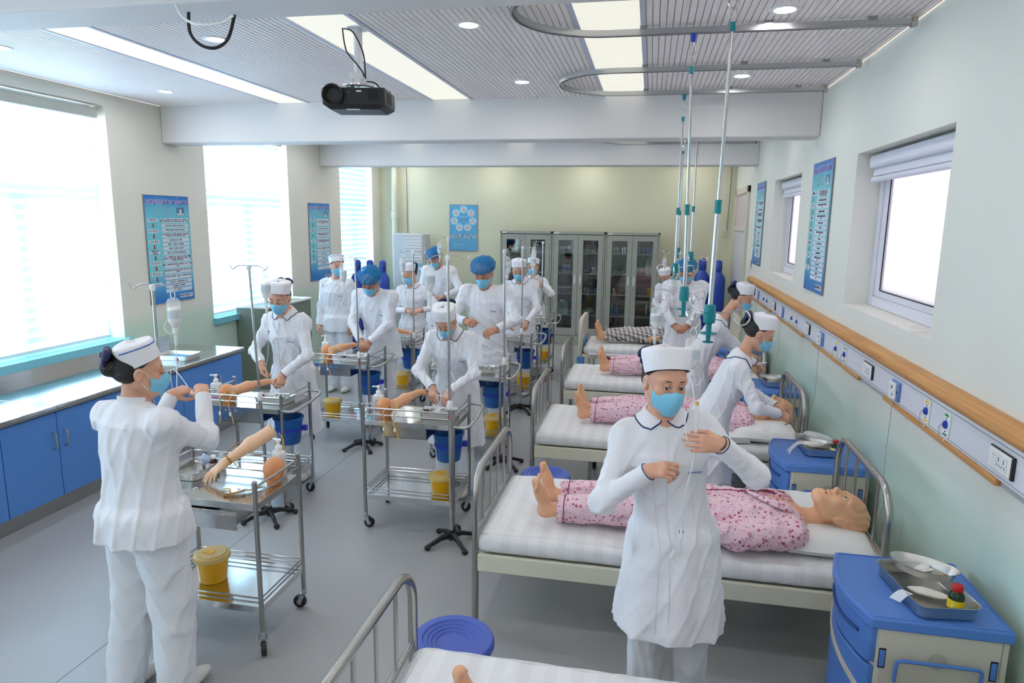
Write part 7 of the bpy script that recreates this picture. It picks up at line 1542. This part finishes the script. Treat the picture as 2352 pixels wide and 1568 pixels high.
def mannequin(x0, yc, z0, label, kind='pink', detail=False):
    t = bpy.data.objects.new('mannequin', None); COL.objects.link(t); t.matrix_world = Matrix.Translation((x0, yc, z0)) @ MFR; tag(t, label, 'mannequin')
    mkobj('body', MANB, t); mkobj('pyjama_top', MANT if kind == 'pink' else MANPT, t); mkobj('pyjama_trousers', MANTR if kind == 'pink' else MANPL, t)
    hw = lambda x, y, z: Vector(MHC+MS*(MH @ np.array([x, y, z]))); M3 = Matrix([list(r_) for r_ in MH])
    for sx in (-1, 1):
        MB().ell(hw(sx*.032, .0795, .002), (.0145, .0145, .0125), 14, 10, M3).obj('eyeball', mat('doll_eye_white', (.75, .72, .68), .15), t); MB().ell(hw(sx*.032, .0898, .002), (.0075, .0030, .0078), 14, 8, M3).obj('iris', mat('doll_iris', rgb(70, 62, 52), .15), t)
        MB().tube(spline([hw(sx*.017, .0855, .002), hw(sx*.026, .0910, .0100), hw(sx*.037, .0890, .0105), hw(sx*.048, .0775, .003)], 4), .0028, 6).obj('upper_lid', SKINM, t)
    th = MB().bx(-.013, .013, -.003, .003, -.004, .004).obj('teeth', mat('teeth_white', (.85, .84, .80), .3), t); th.matrix_local = Matrix.Translation(hw(0, .0835, -.0615)) @ M3.to_4x4()
    MB().ell(hw(0, .076, -.067), (.0215, .010, .0115), 14, 8, M3).obj('mouth', mat('mouth_red', rgb(120, 25, 20), .4), t)
    MB().ell(hw(0, .0865, -.0795), (.016, .006, .0048), 12, 6, M3).ell(hw(0, .0885, -.0575), (.016, .0055, .0040), 12, 6, M3).obj('lips', mat('lip_doll', rgb(205, 120, 100), .45), t)
    MB().cyl(hw(-.064, -.005, -.060), hw(-.068, -.004, -.062), .008, n=16).cyl(hw(-.066, -.0045, -.061), hw(-.0695, -.0035, -.0625), .004, n=6).obj('neck_bolt', ZINC, t)
    if detail:
        pip = mat('burgundy_piping', rgb(140, 40, 80), .7)
        MB().tube(spline([(-.012, .118, .86), (-.012, .130, 1.0), (-.010, .135, 1.10), (-.035, .128, 1.22), (-.075, .105, 1.34), (-.10, .06, 1.42)], 6), .003, 6).tube(spline([(.0, .134, 1.12), (.03, .128, 1.22), (.07, .105, 1.34), (.10, .06, 1.42)], 6), .003, 6).obj('piping', pip, t)
        for sg in (1, -1):
            rows = []
            for i in range(9):
                k = i/8; a = Vector((sg*(.020+.055*k), .140-.025*k, 1.16+.20*k)); b = Vector((sg*(.020+.105*k+.04*math.sin(PI*k)), .136-.055*k, 1.15+.23*k)); rows.append([a+Vector((0, .004, 0)), (a+b)/2+Vector((0, .010, 0)), b+Vector((0, .003, 0))])
            o = MB().grid(rows).obj('collar_flap', PAJ, t, sharp=180); sd = o.modifiers.new('thick', 'SOLIDIFY'); sd.thickness = .003
    pip = mat('burgundy_piping', rgb(140, 40, 80), .7)
    if kind == 'pink':
        for sg in (1, -1): MB().tube([(sg*.107+.0775*math.cos(a), -.017+.0775*math.sin(a), .19) for a in [2*PI*k/28 for k in range(28)]], .0028, 6, closed=True).obj('hem_piping', pip, t)
    return t
ZM = .432+MATTH+.112
mannequin(-.585, 3.65, ZM, 'mannequin in pink flowered pyjamas on the front bed, face and open mouth in view', detail=True)
mannequin(-.57, 5.62, ZM, 'mannequin in pink flowered pyjamas on the second bed, under a leaning nurse')
mannequin(-.52, 7.48, ZM, 'mannequin in pink flowered pyjamas on the third bed, only feet and legs clear')
mannequin(-.70, 9.38, ZM+.02, 'mannequin in black and white plaid pyjamas on the farthest bed', 'plaid')
mannequin(-.56, 1.755, ZM, 'mannequin whose toes just show at the bottom edge of the picture')
# ================================================================ THE PEOPLE IN THE ROOM
person('nurse in white coat in the foreground, both hands raised to a drip line', (.150, 2.72), 188, S=1.70, side=8.5, head=(17, 6, -4), hands=[(.035, 2.50, 1.27), (.285, 2.47, 1.405)], elbow=[(-.75, .1, -.8), (.75, .2, -.65)],
    hdir=((.75, -.35, .30), (-.9, -.25, .08)), hpalm=((.3, .5, -.6), (.1, .9, -.3)), hcurl=(.75, .42), eyes='open', h=.0046, seed=3, watch=1, hemz=.53)
person('nurse in white tunic and trousers seen from behind at the nearest trolley', (-2.165, 2.48), -12, S=1.64, side=-.5, head=(-38, 4, 0), hands=[(-2.06, 2.80, 1.36), (-2.26, 2.84, 1.335)], elbow=[(.55, -.5, -1.1), (-.22, -.25, -1.1)],
    hdir=((-.5, .6, .35), (.55, .6, .25)), hpalm=((-.3, .3, -.9), (-.3, .3, -.9)), hcurl=(.8, .7), coat='tunic', collar='band', stripe=True, h=.0058, seed=5, build=1.2, feet=((.12, .02), (-.13, -.06)), hemz=.79)
person('nurse in white coat bent over the practice arm by the counter end', (-2.88, 5.07), 176, S=1.70, lean=9, head=(8, 24, -4), hands=[(-2.985, 4.80, 1.04), (-2.80, 4.79, .965)], elbow=[(-.8, .3, -.5), (.9, .2, -.4)], hdir=((.1, -.2, -1), (.0, -.5, -.8)), hcurl=(.7, .6), h=.0075, seed=11)
person('nurse in white tunic with blue striped cap standing with arms down at the windows', (-3.83, 7.93), 182, S=1.71, head=(44, 4, 0), coat='tunic', collar='band', stripe=True, eyes='open', h=.0085, seed=12, build=1.06, hands=[(-4.04, 7.82, .86), (-3.60, 7.86, .86)], hemz=.78)
person('man in blue bouffant cap bending over the second left trolley', (-2.76, 6.68), 176, S=1.74, male=True, lean=17, side=0, head=(6, 38, -6), hands=[(-2.86, 6.42, .955), (-2.755, 6.40, .955)], elbow=[(-.9, .4, -.3), (.9, .4, -.3)], hdir=((.3, -.7, -.5), (-.2, -.7, -.6)), cap='bouffant', coat='doctor', h=.008, seed=13, skin=SKINB, hemz=.74)
person('small nurse in white coat holding a needle behind the far left trolley', (-2.85, 7.98), 178, S=1.64, head=(-18, 20, 6), hands=[(-2.84, 7.75, 1.10), (-2.66, 7.75, 1.11)], elbow=[(-.9, .2, -.5), (.9, .2, -.5)], hdir=((.8, -.5, -.1), (-.8, -.5, -.1)), hcurl=(.8, .8), h=.0095, seed=14)
person('man in blue bouffant cap farthest back, looking down by the air conditioner', (-2.96, 9.45), 178, S=1.79, male=True, lean=7, head=(-20, 34, 8), hands=[(-3.0, 9.2, 1.10), (-2.82, 9.2, 1.12)], elbow=[(-.9, .2, -.5), (.9, .2, -.5)], cap='bouffant', coat='doctor', h=.010, seed=15, skin=SKINB)
person('nurse in white coat leaning deep over the middle trolley, head bowed', (-1.47, 5.06), 180, S=1.64, lean=22, head=(0, 42, 0), hands=[(-1.54, 4.72, .955), (-1.40, 4.70, .945)], elbow=[(-1., .3, -.3), (1., .3, -.3)], hdir=((.15, -.65, -.7), (-.1, -.65, -.7)), hpalm=((.2, .5, -.8), (-.2, .5, -.8)), hcurl=(.5, .5), h=.0068, seed=16)
person('tall man in blue bouffant cap upright in the middle, hands before him', (-1.58, 6.58), 180, S=1.82, male=True, lean=3, head=(-2, 27, 3), hands=[(-1.70, 6.27, 1.225), (-1.40, 6.25, 1.165)], elbow=[(-.9, .2, -.6), (.9, .2, -.6)], hdir=((.5, -.6, .1), (-.75, -.5, -.25)), hcurl=(.95, .6), cap='bouffant', coat='doctor', h=.0075, seed=17, skin=SKINB, watch=1, hemz=.70)
person('nurse in white coat by the cabinets looking down at her trolley', (-1.56, 8.32), 176, S=1.72, lean=4, head=(6, 25, 0), hands=[(-1.64, 8.02, .98), (-1.42, 8.02, .98)], elbow=[(-.9, .2, -.5), (.9, .2, -.5)], hdir=((.1, -.5, -.8), (-.1, -.5, -.8)), h=.0095, seed=18)
person('nurse raising a syringe, half hidden behind another nurse by the cabinets', (-1.66, 9.92), 174, S=1.62, head=(0, 4, 0), hands=[(-1.52, 9.66, 1.005), (-1.50, 9.60, 1.27)], elbow=[(-.9, .2, -.5), (.8, .1, -.8)], hdir=((-.5, -.5, 0), (0, -.2, 1)), hpalm=((0, 1, 0), (-.5, .8, 0)), hcurl=(.6, .8), eyes='open', h=.0100, seed=19)
person('nurse almost hidden behind the man in white coat at the far bed', (.30, 10.22), 168, S=1.55, lean=10, head=(-30, 35, 0), hands=[(.25, 9.95, .93), (.42, 9.95, .93)], elbow=[(-.9, .2, -.5), (.9, .2, -.5)], h=.0105, seed=20)
person('man in white coat and blue cap under the ceiling drip poles, between beds', (.44, 8.40), 180, S=1.76, male=True, lean=6, head=(-8, 26, 0), hands=[(.32, 8.10, 1.0), (.47, 8.10, 1.0)], elbow=[(-1., .25, -.45), (1., .25, -.45)], hdir=((.6, -.6, -.4), (-.6, -.6, -.4)), hcurl=(.75, .75), cap='bouffant', coat='doctor', h=.009, seed=21, skin=SKINB, hemz=.55, build=1.06)
person('nurse with navy hair bow leaning over the third bed, far of the two at right', (.53, 6.46), 262, S=1.62, lean=28, head=(-6, 26, 0), hands=[(1.0, 6.60, .94), (1.0, 6.46, .92)], elbow=[(-.1, .9, -.6), (-.1, -.9, -.6)], hdir=((.8, 0, -.35), (.8, .2, -.35)), hcurl=(.7, .7), h=.0075, seed=22, headpos=(.84, 6.47, 1.53))
person('nurse with navy hair bow leaning over the second bed, near of the two at right', (.52, 4.70), 268, S=1.60, lean=24, head=(-4, 26, 0), hands=[(.885, 4.62, .955), (.90, 4.80, .955)], elbow=[(-.2, -.9, -.6), (-.2, .9, -.6)], hdir=((.85, .05, -.3), (.85, .1, -.3)), hcurl=(.55, .5), h=.0060, seed=23, headpos=(.745, 4.73, 1.475))
tag(MB().cyl((-1.49, 9.58, 1.30), (-1.485, 9.575, 1.46), .006, n=8).obj('syringe', CLEARP), 'clear syringe held upright by the nurse at the cabinets', 'syringe')
tag(MB().cyl((1.02, 6.42, .93), (1.08, 6.36, .955), .006, n=8).obj('syringe', WHITEP), 'white syringe in the hands of the nurse at the third bed', 'syringe')
# ================================================================ lettering curves become meshes
bpy.context.view_layer.update()
dg = bpy.context.evaluated_depsgraph_get()
_memo = {}
for o in [o for o in bpy.data.objects if o.type == 'FONT']:
    key = (o.data.body, round(o.data.size, 5), o.data.offset, o.data.materials[0].name)
    if key not in _memo:
        me = bpy.data.meshes.new_from_object(o.evaluated_get(dg)); me.name = o.name; _memo[key] = me
    n = bpy.data.objects.new('tmp', _memo[key]); COL.objects.link(n); n.parent = o.parent; n.matrix_local = o.matrix_local.copy()
    nm = o.name; bpy.data.objects.remove(o); n.name = nm
